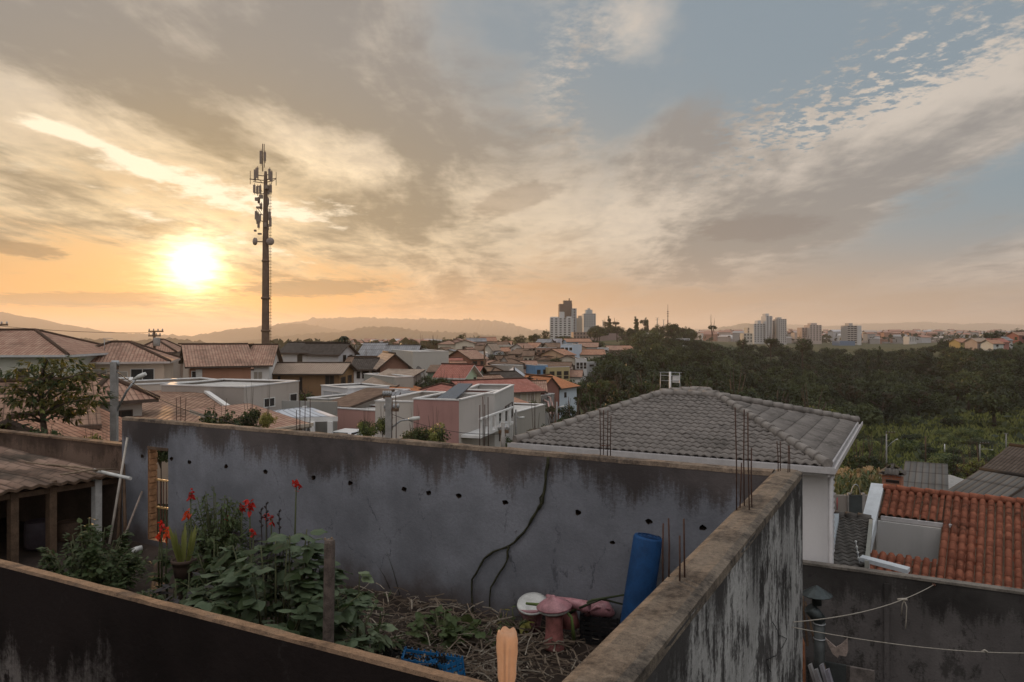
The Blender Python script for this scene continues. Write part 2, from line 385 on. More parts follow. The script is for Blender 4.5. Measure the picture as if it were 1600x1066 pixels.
BARS = [(490, 450, 110, 13, 2, .75), (25, 388, 55, 10, -5, .75), (160, 468, 150, 10, 1, .6), (265, 357, 45, 10, 6, .6), (800, 312, 70, 20, 15, .45), (1185, 357, 90, 18, 2, .55)]
make_world()
SC.view_settings.view_transform = 'Standard'; SC.view_settings.look = 'None'; SC.view_settings.exposure = 0; SC.view_settings.gamma = 1
cy = SC.cycles; cy.use_denoising = True; cy.max_bounces = 6; cy.diffuse_bounces = 2; cy.glossy_bounces = 2; cy.transmission_bounces = 4; cy.transparent_max_bounces = 6; cy.volume_bounces = 0
cy.sample_clamp_indirect = 6; cy.caustics_reflective = False; cy.caustics_refractive = False
# ================================================================ ground, hills, air
TU = [-600, 0, 300, 600, 850, 1000, 1200, 1400, 1520, 1600, 2200]
TD = [0, 8, 20, 30, 50, 80, 120, 180, 250, 350, 500, 700, 1000, 1600, 2600, 6500]
TZ = {-600: [-6, -6, -6, -6.5, -6.5, -7, -8, -9, -11, -14, -18, -24, -36, -55, -75, -110],
      0:    [-6, -6, -6, -6.5, -6.5, -7, -8, -9, -11, -14, -18, -24, -36, -55, -75, -110],
      300:  [-6, -6, -6.5, -7, -7.5, -8, -9.5, -11, -14, -17, -19, -25, -36, -55, -75, -110],
      600:  [-6, -6, -7, -8, -8.5, -9.2, -10.5, -12.5, -14, -16, -18, -22, -32, -48, -70, -100],
      850:  [-6, -6, -8, -9, -10, -11, -12, -13, -12, -9.5, -6.5, -5.5, -16, -30, -50, -80],
      1000: [-6, -6, -8, -10, -13, -18, -20, -18, -14.5, -9, -5, -2.5, -12, -22, -35, -70],
      1200: [-6, -7.6, -8.6, -11.5, -16, -22, -27, -28, -26, -21, -15, -15, -15, -20, -28, -60],
      1400: [-6, -7.6, -8.6, -11.5, -17, -23, -28, -29, -27, -21, -14.5, -15.5, -16, -20, -28, -60],
      1520: [-6, -7.6, -8.6, -11, -16, -22, -27, -28, -21, -8, -7, -9, -15, -20, -28, -60],
      1600: [-6, -7.6, -8.6, -11, -16, -22, -27, -28, -20, -6, -4, -8, -15, -20, -28, -60],
      2200: [-6, -7.6, -8.6, -11, -16, -22, -27, -28, -20, -6, -4, -8, -15, -20, -28, -60]}
def _seg(L, x):
    if x <= L[0]: return 0, 0.0
    for i in range(len(L) - 1):
        if x < L[i + 1]: return i, (x - L[i]) / (L[i + 1] - L[i])
    return len(L) - 2, 1.0
def ground(p):
    u, d = ud(p); i, a = _seg(TU, u); j, b = _seg(TD, d)
    z = lambda ii, jj: TZ[TU[ii]][jj]
    h = (z(i, j) * (1 - a) + z(i + 1, j) * a) * (1 - b) + (z(i, j + 1) * (1 - a) + z(i + 1, j + 1) * a) * b
    if d > 120: h += (mnoise.noise(Vector((p.x * .012, p.y * .012, 0)))) * min(2.5, (d - 120) * .01)
    return h
def G(u, d): p = P(u, d); p.z = ground(p); return p
def groundmat():
    m, nt, b = newmat('ground'); p = pos(nt)
    n1 = noise(nt, p, .06, 6, .62); n2 = noise(nt, p, .9, 6, .65); n3 = noise(nt, p, 6, 4, .65)
    c = mix(nt, n1.ss(.40, .58), (.028, .036, .014), (.055, .062, .022)); c = mix(nt, n2.ss(.52, .72), c, (.075, .055, .034))
    c = mix(nt, n3.ss(.4, .75) * .5, c, (.022, .026, .012))
    setin(nt, b, 'Base Color', c); b.inputs['Roughness'].default_value = .95; bump(nt, b, n3 + n2, .8, .3); return m
GROUND = groundmat()
def make_ground():
    angs = []
    a = -180.0
    while a < 180:
        angs.append(a); a += 1.5 if -45 < a < 45 else 6
    rs = [.6, 3, 5, 8, 11, 14, 18, 22, 27, 33, 40, 48, 58, 70, 82, 96, 112, 130, 150, 172, 198, 225, 255, 290, 330, 370, 420, 480, 550, 640, 760, 900, 1100, 1400, 1800, 2400, 3300, 4500, 6500, 9500, 13600]
    mb = MB(); n = len(angs)
    for r in rs:
        for a in angs:
            q = FW * (r * math.cos(R(a))) + RT * (r * math.sin(R(a))); q.z = ground(q); mb.v.append(tuple(q))
    for i in range(len(rs) - 1):
        for j in range(n): mb.fidx((i * n + j, i * n + (j + 1) % n, (i + 1) * n + (j + 1) % n, (i + 1) * n + j), 0, None, True)
    mb.fidx(tuple(range(n)), 0)
    o = mb.build('ground', GROUND, loc=(0, 0, 0)); tag(o, 'sloping green and brown ground falling into the valley', kind='structure')
make_ground()
def hillmat(name, ca, cb, s=1.0):
    m, nt, b = newmat(name); p = pos(nt)
    n1 = noise(nt, p, .012 * s, 6, .65); n2 = noise(nt, p, .08 * s, 5, .7)
    c = mix(nt, (n1 * .6 + n2 * .4).ss(.38, .62), ca, cb); setin(nt, b, 'Base Color', c); b.inputs['Roughness'].default_value = 1
    bump(nt, b, n2, 1.0, 3.0); return m
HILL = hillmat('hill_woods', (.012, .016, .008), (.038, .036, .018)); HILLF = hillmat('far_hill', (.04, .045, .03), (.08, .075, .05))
def hill(name, label, prof, D, depth, mat, rough=.0, jag=3.0, base=-125, seed=0, step=4):
    """ridge whose crest passes through the given sight lines at distance D, with long slopes in front and behind"""
    us = []; u = prof[0][0]
    while u <= prof[-1][0]: us.append(u); u += step
    mb = MB(); rows = [(-1.0, 0), (-.8, .12), (-.6, .32), (-.42, .54), (-.26, .76), (-.13, .92), (-.04, .99), (0, 1.0), (.03, .985), (.12, .9), (.4, .6), (1.0, 0)]
    for t, hh in rows:
        for u in us:
            i, a = _seg([q[0] for q in prof], u); v = prof[i][1] * (1 - a) + prof[i + 1][1] * a
            d = D + t * depth; zc = zv(v, D)
            q = P(u, D) if False else RT * ((u - 800) / F * D) + FW * (D + t * depth * (1 + .25 * math.sin(u * .013 + seed)))
            w = mnoise.noise(Vector((u * .021 + seed, t * 2.2, seed)))
            q.z = base + (zc - base) * min(1.0, max(0, hh + w * .22 * (1 - hh) * min(1, hh * 4)))
            if abs(t) < .3: q.z += (abs(mnoise.noise(Vector((u * .22, t * 9, seed)))) * 1.6 + abs(mnoise.noise(Vector((u * .6, t * 13, seed + 5)))) - .5) * jag
            mb.v.append(tuple(q))
    n = len(us)
    for i in range(len(rows) - 1):
        for j in range(n - 1): mb.fidx((i * n + j, i * n + j + 1, (i + 1) * n + j + 1, (i + 1) * n + j), 0, None, rough < .5)
    o = mb.build(name, mat, loc=P(us[n // 2], D)); tag(o, label, kind='structure'); return o
hill('hills', 'long hazy wooded ridge on the left behind the roofs', [(-500, 470), (-200, 468), (0, 489), (40, 497), (90, 508), (160, 520), (230, 523), (300, 527), (340, 520), (400, 512), (470, 506), (560, 522), (640, 545)], 6000, 1600, HILL, jag=18, seed=1, step=2)
hill('hills', 'broad flat topped wooded ridge behind the centre of town', [(330, 545), (400, 519), (450, 506), (500, 498), (560, 497), (660, 499), (740, 500), (780, 502), (830, 516), (900, 522), (1010, 528), (1100, 535)], 8000, 2000, HILL, jag=24, seed=3, step=2)
hill('hills', 'low wooded spur with pale clearings in front of the ridge', [(330, 545), (380, 535), (420, 529), (480, 523), (530, 521), (570, 513), (610, 511), (660, 519), (720, 520), (790, 526), (860, 535)], 4300, 1200, HILL, jag=14, seed=8, step=2)
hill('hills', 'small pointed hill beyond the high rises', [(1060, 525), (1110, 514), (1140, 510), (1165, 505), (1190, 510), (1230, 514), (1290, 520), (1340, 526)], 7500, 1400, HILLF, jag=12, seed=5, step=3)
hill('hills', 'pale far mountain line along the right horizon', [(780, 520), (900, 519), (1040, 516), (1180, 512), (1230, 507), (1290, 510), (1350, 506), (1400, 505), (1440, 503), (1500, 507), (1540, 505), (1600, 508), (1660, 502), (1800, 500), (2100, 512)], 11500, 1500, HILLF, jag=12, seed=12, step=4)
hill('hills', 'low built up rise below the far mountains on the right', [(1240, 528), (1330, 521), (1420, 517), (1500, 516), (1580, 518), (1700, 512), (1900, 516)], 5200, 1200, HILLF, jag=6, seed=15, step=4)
hill('hills', 'lowest hazy wooded rise behind the left roofs', [(-400, 540), (-100, 532), (40, 536), (110, 530), (200, 534), (270, 530), (330, 538), (420, 542), (520, 541), (600, 546), (700, 552)], 2300, 700, HILL, jag=9, seed=21, step=2)
def make_haze():
    mb = MB(); top = 185.0; lo = -150.0; Lr = 14000
    mb.obox((-Lr, -Lr, lo), (2 * Lr, 0, 0), (0, 2 * Lr, 0), (0, 0, top - lo))
    m = bpy.data.materials.new('haze'); m.use_nodes = True; nt = m.node_tree
    nt.nodes.remove(nt.nodes['Principled BSDF']); v = nt.nodes.new('ShaderNodeVolumePrincipled')
    v.inputs['Color'].default_value = (.95, .91, .87, 1); v.inputs['Density'].default_value = HAZE; v.inputs['Anisotropy'].default_value = .40
    nt.links.new(v.outputs[0], nt.nodes['Material Output'].inputs['Volume'])
    o = mb.build('haze', m, loc=(0, 0, lo)); tag(o, 'warm evening haze', kind='stuff')
HAZE = .000115
make_haze()
# ================================================================ the walled yard in the foreground
WT = -1.8; GZ = -4.34; RX0, RX1 = -1.62, -1.29; BY = 10.1; LX = -14.65; FY0, FY1 = 3.29, 3.37; DWY = 17.0
BLUEWALL = mouldy('grey_blue_plaster', (.205, .212, .238), (.052, .044, .042), WT, 1.05, amount=.50, patch=.22, low=-3.98)
SIDEWALL = mouldy('mouldy_white_plaster', (.33, .325, .32), (.022, .02, .02), WT, 1.3, amount=.30, patch=.66, axis='y', streak=3.5)
INSIDEWALL = mouldy('inner_plaster', (.16, .155, .165), (.03, .025, .025), WT, .9, amount=.3, patch=.3, axis='y')
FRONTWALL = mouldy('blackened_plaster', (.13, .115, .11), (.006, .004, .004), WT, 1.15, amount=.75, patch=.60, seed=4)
DARKWALL = mouldy('sooty_plaster', (.115, .105, .103), (.027, .025, .024), -4.9, 1.1, amount=.55, patch=.55, seed=9, scale=.7)
TOPC = concrete_top('wall_top_concrete', (.032, .026, .022), (.215, .172, .132)); TOPT = concrete_top('wall_top_sandy', (.07, .045, .03), (.25, .158, .10)); TOPB = concrete_top('wall_top_dark', (.06, .045, .036), (.27, .20, .145))
HOLE = plain((.035, .022, .016), .95, .4, 9)  # darker than the brick: shade inside the knocked holes put into the colour
BRICKJ = plain((.34, .19, .10), .9, .4, 9, bmp=.6)
def bool_cut(o, cutter):
    for q in (o, cutter):
        bm = bmesh.new(); bm.from_mesh(q.data); bmesh.ops.remove_doubles(bm, verts=bm.verts, dist=1e-5); bmesh.ops.recalc_face_normals(bm, faces=bm.faces); bm.to_mesh(q.data); bm.free()
    m = o.modifiers.new('cut', 'BOOLEAN'); m.operation = 'DIFFERENCE'; m.object = cutter; m.solver = 'EXACT'
    dg = bpy.context.evaluated_depsgraph_get(); me = bpy.data.meshes.new_from_object(o.evaluated_get(dg)); o.modifiers.clear(); o.data = me
    bpy.data.objects.remove(cutter)
def back_wall():
    t = thing('plastered_wall', 'long grey plastered yard wall with a row of knocked holes and black mould along its top', 'wall', (-8, BY, GZ))
    DX0, DX1, DZ1 = -13.82, -13.2, -2.35
    mb = MB(); th = .20; z0 = GZ - .6
    mb.obox((LX, BY, z0), (DX0 - LX, 0, 0), (0, th, 0), (0, 0, WT - .05 - z0))
    mb.obox((DX0, BY, DZ1), (DX1 - DX0, 0, 0), (0, th, 0), (0, 0, WT - .05 - DZ1))
    mb.obox((DX0, BY, z0), (DX1 - DX0, 0, 0), (0, th, 0), (0, 0, .7))
    mb.obox((DX1, BY, z0), (RX0 - DX1, 0, 0), (0, th, 0), (0, 0, WT - .05 - z0))
    mb2 = MB()
    mb2.obox((LX, BY, z0), (RX0 - LX, 0, 0), (0, th, 0), (0, 0, WT - .05 - z0))
    body = mb2.build('wall_body', [BLUEWALL, BRICKJ, HOLE], t)
    c = MB(); c.obox((DX0, BY - .3, z0 + .7), (DX1 - DX0, 0, 0), (0, 1, 0), (0, 0, DZ1 - z0 - .7), 1)
    rnd = random.Random(3)
    for u, v in ((222, 713), (268, 717), (296, 722), (353, 729), (415, 737), (490, 747), (547, 755), (632, 765), (670, 770), (717, 775), (789, 785), (903, 801), (1014, 815), (1098, 825), (957, 848)):
        q = onY(u, v, BY); n = 11; s = .048 if u != 957 else .035; k = len(c.v); ring = []
        for j in range(n):
            a = 2 * math.pi * j / n; r = s * rnd.uniform(.72, 1.2)
            ring.append((q.x + r * 1.15 * math.cos(a), q.z + r * .85 * math.sin(a)))
        for yy in (BY - .05, BY + .13): c.v += [(a, yy, b) for a, b in ring]
        for j in range(n): c.fidx((k + j, k + (j + 1) % n, k + n + (j + 1) % n, k + n + j), 2)
        c.fidx(tuple(range(k, k + n))[::-1], 2); c.fidx(tuple(range(k + n, k + 2 * n)), 2)
    bool_cut(body, c.build('cutter', [BLUEWALL, BRICKJ, HOLE], t))
    cp = MB(); n = 90       # rough mortar coping
    rows = []
    for i in range(n + 1):
        x = LX + (RX0 - LX) * i / n; w = [mnoise.noise(Vector((x * 2.1, k * 7.3, 0))) * .018 for k in range(4)]
        rows.append([(x, BY - .006 + w[0] * .3, WT - .055 + w[1] * .3), (x, BY + .01 + w[2] * .6, WT + w[1] * .8), (x, BY + th * .5, WT + .012 + w[3]), (x, BY + th - .01, WT + w[0]), (x, BY + th + .006, WT - .055)])
    for i in range(n):
        for j in range(4): cp.face([rows[i][j], rows[i + 1][j], rows[i + 1][j + 1], rows[i][j + 1]], 0, None, False)
    cp.build('coping', TOPB, t)
    fr = MB(); fr.obox((DX0 - .005, BY - .012, DZ1 - .05), (DX1 - DX0 + .01, 0, 0), (0, .1, 0), (0, 0, .06)); fr.build('lintel', WOOD, t)
    jb = MB()   # bare brick jamb
    for i in range(16): jb.obox((DX0 + .002, BY + .02, z0 + .72 + i * .125), (.035 + .01 * (i % 2), 0, 0), (0, .17, 0), (0, 0, .105))
    jb.build('brick_jamb', BRICKJ, t)
    g = thing('barred_gate', 'narrow rusty barred gate standing in the doorway of the plastered wall', 'gate', (DX1 - .2, BY + .14, GZ))
    gb = MB(); gx0 = DX0 + .06
    for zz in (-3.06, -3.62): gb = MB(); gb.obox((gx0, BY + .135, zz), (DX1 - gx0, 0, 0), (0, .03, 0), (0, 0, .035)); gb.build('gate_rail', plain((.42, .27, .12), .5, .2, 8), g)
    for i in range(6):
        b = MB(); b.tube([(gx0 + .03 + i * .095, BY + .15, GZ + .02), (gx0 + .03 + i * .095, BY + .15, -3.05)], .010, 6); b.build('bar', RUST, g)
back_wall()
def rough_top(name, x0, x1, y0, y1, z, parent, mat):
    mb = MB(); ny = 60; nx = 5; rows = []
    for i in range(ny + 1):
        y = y0 + (y1 - y0) * i / ny; r = []
        for j in range(nx + 1):
            x = x0 + (x1 - x0) * j / nx; e = (j in (0, nx))
            k = mnoise.noise(Vector((x * 5, y * 2.3, 1.7))) * .012 + mnoise.noise(Vector((x * 14, y * 11, 4))) * .006
            r.append((x + (k * .9 if e else 0), y, z + k - (.02 if e else 0)))
        r = [(x0 - .004 + (r[0][0] - x0) * .5, y, z - .09)] + r + [(x1 + .004 + (r[-1][0] - x1) * .5, y, z - .09)]
        rows.append(r)
    for i in range(ny):
        for j in range(nx + 2): mb.face([rows[i][j], rows[i][j + 1], rows[i + 1][j + 1], rows[i + 1][j]], 0, None, True)
    return mb.build(name, mat, parent)
def right_wall():
    t = thing('plastered_wall', 'wall with a broad brown concrete top and a white side black with mould', 'wall', ((RX0 + RX1) / 2, 6, GZ))
    mb = MB(); z0 = -9.0; y0 = 1.2; y1 = BY + .33
    mb.obox((RX0, y0, z0), (.16, 0, 0), (0, y1 - y0, 0), (0, 0, WT - .05 - z0), 1)
    mb.obox((RX0 + .16, y0, z0), (RX1 - RX0 - .16, 0, 0), (0, y1 - y0, 0), (0, 0, WT - .05 - z0), 0)
    mb.build('wall_body', [SIDEWALL, INSIDEWALL], t)
    rough_top('wall_top', RX0, RX1, y0, y1, WT, t, TOPC)
right_wall()
def front_wall():
    t = thing('plastered_wall', 'thin blackened wall crossing the bottom left of the view, its top edge lit orange', 'wall', (-6, FY0, GZ))
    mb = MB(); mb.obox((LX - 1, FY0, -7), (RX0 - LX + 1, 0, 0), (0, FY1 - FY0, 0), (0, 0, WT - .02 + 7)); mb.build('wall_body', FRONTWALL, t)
    mb = MB(); n = 160; rows = []
    for i in range(n + 1):
        x = LX - 1 + (RX0 - LX + 1) * i / n; k = mnoise.noise(Vector((x * 6, 3, 0))) * .010 + mnoise.noise(Vector((x * 19, 3, 0))) * .005; k2 = mnoise.noise(Vector((x * 3, 9, 0))) * .010
        rows.append([(x, FY0 - .004, WT - .02), (x, FY0 + .008 + k2, WT + k), (x, FY1 - .008, WT + k2), (x, FY1 + .004, WT - .02)])
    for i in range(n):
        for j in range(3): mb.face([rows[i][j], rows[i + 1][j], rows[i + 1][j + 1], rows[i][j + 1]])
    mb.build('wall_top', TOPT, t)
front_wall()
def yard_ground():
    mb = MB(); nx, ny = 70, 40; x0, x1, y0, y1 = -22, RX0, FY1, BY + .3
    for j in range(ny + 1):
        for i in range(nx + 1):
            x = x0 + (x1 - x0) * i / nx; y = y0 + (y1 - y0) * j / ny
            mb.v.append((x, y, GZ + mnoise.noise(Vector((x * .9, y * .9, 0))) * .09 - .03))
    for j in range(ny):
        for i in range(nx):
            a = j * (nx + 1) + i; mb.fidx((a, a + 1, a + nx + 2, a + nx + 1), 0, None, True)
    tag(mb.build('yard_ground', SOIL, loc=(-8, 7, GZ)), 'dark bare soil of the walled yard', kind='structure')
yard_ground()
# ---------------------------------------------------------------- starter bars
REBAR = plain((.055, .028, .021), .85, .4, 20)
def rebars(label, rods, ties=(), lean=.0):
    """rods: (foot point, height)"""
    c = sum((Vector(r[0]) for r in rods), Vector()) / len(rods)
    t = thing('starter_bars', label, 'rebar', c, 'rusty starter bars left in the wall tops'); rn = random.Random(len(label))
    for p, h in rods:
        p = Vector(p); mb = MB(); q = p + Vector((rn.uniform(-.02, .02), rn.uniform(-.02, .02), h)) * 1.0
        mb.tube([p - Vector((0, 0, .06)), p + (q - p) * .5 + Vector((rn.uniform(-.006, .006), rn.uniform(-.006, .006), 0)), q], .0066, 6); mb.build('bar', REBAR, t)
    for z in ties:
        mb = MB(); pts = [Vector(r[0]) + Vector((0, 0, z)) for r in rods]; mb.tube(pts + [pts[0]], .005, 5); mb.build('tie', RUST, t)
def topz(u, v, h): return (onZ(u, v, WT), h)
def rod(u, v0, v1):
    p = onZ(u, v0, WT); d = ud(p)[1]; return (p, (v0 - v1) / F * d)
rebars('four short rusty bars on the broad brown wall top, nearest the viewer', [rod(1036, 903, 817), rod(1045, 897, 811), rod(1062, 907, 838), rod(1070, 901, 811)])
rebars('tallest cluster of rusty bars on the broad wall top before the roof', [rod(1151, 795, 637), rod(1156, 792, 723), rod(1171, 797, 645), rod(1175, 793, 700), rod(1163, 790, 640)])
rebars('two pairs of short bars in the far corner of the walls before the gutter', [rod(1216, 737, 690), rod(1219, 736, 690), rod(1231, 739, 696), rod(1234, 738, 697)])
def brod(u, vt, dy=.1):
    p = onY(u, 600, BY + dy); p.z = WT; d = ud(p)[1]; return (p, -(vt - HOR) / F * d - WT)
rebars('four rusty bars on the grey wall before the left half of the roof', [brod(938, 640), brod(943, 641, .2), brod(949, 641), brod(954, 650, .2)], (.15,))
rebars('four rusty bars on the grey wall before the white and pink house', [brod(749.5, 633), brod(755, 620, .2), brod(757, 632), brod(763, 621, .2)])
rebars('three rusty bars on the grey wall in front of the bluish metal canopy', [brod(469, 620), brod(476, 607, .2), brod(484, 623)])
rebars('three rusty bars near the left end of the grey wall', [brod(276, 622), brod(282.5, 620, .2), brod(289, 622)], (.1,))
rebars('short bent ladder of tied bars near the metal canopy', [brod(463, 641), brod(468, 641, .2)], (.06, .14, .22))
rebars('pair of rusty bars beside the grey street pole', [brod(612, 622), brod(619, 618, .2)], (.2, .35, .5))
# ---------------------------------------------------------------- bottle over a bar on the front wall
def bottle():
    m, nt, b = newmat('sun_tinted_plastic'); b.inputs['Base Color'].default_value = (.86, .62, .40, 1); b.inputs['Roughness'].default_value = .22  # orange glow of the sun is put into the clear plastic's colour
    n = noise(nt, pos(nt), 30, 4, .6); setin(nt, b, 'Base Color', mix(nt, n.ss(.35, .7), (.68, .50, .37), (.80, .62, .47)))
    tr = nt.nodes.new('ShaderNodeBsdfTranslucent'); tr.inputs['Color'].default_value = (.75, .50, .33, 1)
    ms = nt.nodes.new('ShaderNodeMixShader'); ms.inputs[0].default_value = .62; nt.links.new(b.outputs[0], ms.inputs[1]); nt.links.new(tr.outputs[0], ms.inputs[2])
    tp = nt.nodes.new('ShaderNodeBsdfTransparent'); ms2 = nt.nodes.new('ShaderNodeMixShader'); ms2.inputs[0].default_value = .30
    nt.links.new(ms.outputs[0], ms2.inputs[1]); nt.links.new(tp.outputs[0], ms2.inputs[2]); nt.links.new(ms2.outputs[0], nt.nodes['Material Output'].inputs['Surface'])
    p = onZ(792, 1062, WT); p.y = (FY0 + FY1) / 2
    p = onY(792, 1062, (FY0 + FY1) / 2); p.z = WT; d = ud(p)[1]; H = (1064 - 969) / F * d; r = 17.5 / F * d
    t = thing('plastic_bottle', 'clear plastic bottle upside down over a rod, glowing orange in the sun', 'bottle', p)
    mb = MB(); n = 40; prof = [(.34, -.02), (.55, .05), (.74, .14), (.82, .24), (.84, .45), (.92, .62), (1.0, .74), (1.0, .84), (.93, .90), (.76, .95)]
    k0 = 0
    for fr, fz in prof:
        for j in range(n):
            a = 2 * math.pi * j / n; lob = 1.0
            dent = 1 + .06 * math.sin(fz * 23 + 2 * a) * (fz < .8) + .13 * mnoise.noise(Vector((math.cos(a) * 1.7, math.sin(a) * 1.7, fz * 5)))
            lift = .05 * H * (.5 + .5 * math.cos(5 * a + .6)) ** .6 * max(0, (fz - .8) / .15)
            mb.v.append((p.x + fr * r * math.cos(a) * dent, p.y + fr * r * math.sin(a) * dent, p.z + fz * H + lift - .0))
    for j in range(n):
        a = 2 * math.pi * j / n; mb.v.append((p.x + .35 * r * math.cos(a), p.y + .35 * r * math.sin(a), p.z + H * (.955 + .0 * a)))
    m_ = len(prof) + 1
    for i in range(m_ - 1):
        for j in range(n): mb.fidx((i * n + j, i * n + (j + 1) % n, (i + 1) * n + (j + 1) % n, (i + 1) * n + j), 0, None, True)
    mb.fidx(tuple((m_ - 1) * n + j for j in range(n)), 0, None, True)
    mb.build('bottle_body', m, t)
    mb = MB(); q = p + Vector((-.012, -.0, 0)); mb.tube([q - Vector((0, 0, .05)), q + Vector((-.003, .004, H * .82))], .006, 8); mb.build('rod', RUST, t)
bottle()
# ---------------------------------------------------------------- things lying in the yard
def yg(u, v): return onZ(u, v, GZ)
def vine():
    pts = [(857, 714), (854, 738), (852, 765), (848, 785), (838, 800), (826, 822), (808, 842), (795, 854), (772, 862), (756, 873), (747, 890), (739, 905), (737, 930), (740, 962)]
    br = [(795, 854), (793, 870), (787, 885), (776, 902), (768, 918), (765, 950)]; b2 = [(852, 760), (845, 778), (846, 792), (838, 800)]
    t = thing('dry_vine', 'dark dry creeper forked over the middle of the grey wall', 'vine', yg(760, 955)); VM = plain((.035, .035, .018), .9, .5, 12, bmp=.6)
    for nm, L, r in (('main_stem', pts, .022), ('side_stem', br, .017), ('side_stem', b2, .014)):
        q = []; 
        for i, (u, v) in enumerate(L):
            w = onY(u, v, BY - .03); q.append(w + Vector((random.uniform(-.012, .012), random.uniform(-.012, .008), 0)))
            if i < len(L) - 1: w2 = onY((u + L[i + 1][0]) / 2 + random.uniform(-1.5, 1.5), (v + L[i + 1][1]) / 2, BY - .03); q.append(w2)
        mb = MB(); mb.tube(q, [r * random.uniform(.75, 1.3) * (1 - .45 * i / len(q)) for i in range(len(q))], 7, 0); mb.build(nm, VM, t)
vine()
def foam_roll():
    m = plain((.008, .050, .145), .75, .3, 5, bmp=.3, name='blue_foam'); b = Vector(onY(985, 900, BY - .42)); b.z = GZ
    top = onY(1013, 838, BY - .26); t = thing('foam_roll', 'tall blue foam roll leaning in the corner of the walls', 'foam roll', b)
    ax = (top - b); L = ax.length; M = ax.to_track_quat('Z', 'Y').to_matrix(); r = .20
    mb = MB(); mb.lathe([(r * .9, 0), (r, .02), (r, L * .5), (r * .98, L - .03), (r * .9, L), (r * .1, L + .004)], b, 28, 0, M); mb.build('roll', m, t)
    mb = MB(); sp = [b + M @ Vector((math.cos(a) * (r * .15 + r * .72 * a / 18), math.sin(a) * (r * .15 + r * .72 * a / 18), L + .006)) for a in [i * .45 for i in range(40)]]
    mb.tube(sp, .006, 5); mb.build('roll_spiral', plain((.006, .03, .09), .8, .1), t)
foam_roll()
PINK = plain((.34, .165, .18), .3, .38, 7, name='pink_ceramic'); PINKD = plain((.28, .11, .10), .45, .4, 8); SEATW = plain((.52, .52, .50), .35, .2, 7)
def sanitary():
    # basin upside down on its column
    p = yg(866, 1013); t = thing('pedestal_basin', 'pink washbasin upside down on its pink column among the straw', 'washbasin', p)
    d = ud(p)[1]; s = d / F
    mb = MB(); h = 62 * s; mb.lathe([(.155, 0), (.15, .03), (.125, h * .35), (.12, h * .7), (.13, h)], p, 24, 0, None, 1.0, .85); mb.build('column', PINKD, t)
    mb = MB(); ax = Matrix.Rotation(R(8), 3, 'X') @ Matrix.Rotation(R(-5), 3, 'Y')
    mb.lathe([(.20, 0), (.225, .02), (.225, .05), (.20, .06)], p + Vector((0, 0, h - .035)), 28, 0, ax, 1.0, .8); mb.build('basin_rim', SEATW, t)
    mb = MB(); mb.lathe([(.22, 0), (.243, .014), (.238, .03), (.165, .085), (.085, .13), (.035, .155), (.028, .172)], p + Vector((0, 0, h + .012)), 30, 0, ax, 1.05, .85); mb.build('bowl', PINK, t)
    # toilet with white seat
    p = yg(832, 985); t = thing('toilet_bowl', 'pink toilet bowl with a closed white seat beside the grey wall', 'toilet', p); h = .36
    ax = Matrix.Rotation(R(16), 3, 'X') @ Matrix.Rotation(R(10), 3, 'Y')
    mb = MB(); mb.lathe([(.12, 0), (.12, .1), (.14, .2), (.2, h - .06), (.215, h)], p, 26, 0, None, 1.0, 1.15); mb.build('bowl', PINK, t)
    mb = MB(); mb.lathe([(.20, 0), (.22, .015), (.215, .04), (.15, .055)], p + Vector((0, .0, h + .005)), 30, 0, ax, 1.0, 1.15); mb.build('toilet_seat', SEATW, t)
    # cistern / bidet lying on its side
    p = yg(893, 985) + Vector((0, .25, .0)); t = thing('toilet_pan', 'pink toilet pan lying on its side against the grey wall', 'toilet', p)
    a = onY(858, 934, BY - .35); b = onY(915, 948, BY - .45)
    mb = MB(); dirv = (b - a); mb.tube([a - dirv * .08 + Vector((0, 0, .03)), a, a + dirv * .25 - Vector((0, 0, .01)), a + dirv * .6, b, b + dirv * .1], [.02, .045, .055, .07, .085, .05], 18); mb.build('pan', PINK, t)
    mb = MB(); mb.tube([a + dirv * .55 - Vector((0, 0, .08)), a + dirv * .55 - Vector((0, 0, .32))], [.1, .16], 16); mb.build('foot', PINKD, t)
    # crate and the broken pink lid in it
    p = yg(940, 1000); t = thing('plastic_crate', 'black plastic crate against the broad wall holding a pink ceramic piece', 'crate', p)
    BL = plain((.012, .012, .013), .5, .2, 6); mb = MB(); w, dp, hh = .52, .36, .40
    for side in range(4):
        rz = side * math.pi / 2 + .25; a = Vector((math.cos(rz), math.sin(rz), 0)); nrm = Vector((-a.y, a.x, 0)); L = w if side % 2 == 0 else dp; off = dp / 2 if side % 2 == 0 else w / 2
        for k in range(6): mb.obox(p + nrm * off - a * L / 2 + Vector((0, 0, k * hh / 6)), a * L, nrm * .012, Vector((0, 0, hh / 6 * .62)))
        for k in range(5): mb.obox(p + nrm * (off + .012) - a * L / 2 + a * (L - .03) * k / 4, a * .03, nrm * .012, Vector((0, 0, hh)))
    mb.build('crate_side', BL, t); mb = MB(); mb.box(p + Vector((0, 0, .01)), w * .95, dp * .95, .012, .25); mb.build('crate_base', BL, t)
    q = p + Vector((-.02, 0, hh - .12)); t2 = thing('ceramic_piece', 'broken pink ceramic piece standing in the black crate', 'ceramic piece', q)
    mb = MB(); mb.tube([q + Vector((-.22, 0, .02)), q + Vector((-.1, 0, .13)), q + Vector((.08, 0, .17)), q + Vector((.2, 0, .10))], [.05, .11, .12, .04], 16); mb.build('shard', PINK, t2)
    mb = MB(); mb.tube([q + Vector((-.15, -.08, .10)), q + Vector((0, -.11, .22)), q + Vector((.17, -.05, .19))], [.02, .025, .02], 8); mb.build('rim', PINK, t2)
    # cut green stalk lying over the toilets
    t = thing('cut_plant_stalk', 'cut green plant stalk lying across the pink toilets', 'plant stalk', yg(890, 1000)); GM = plain((.10, .14, .04), .6, .3, 8)
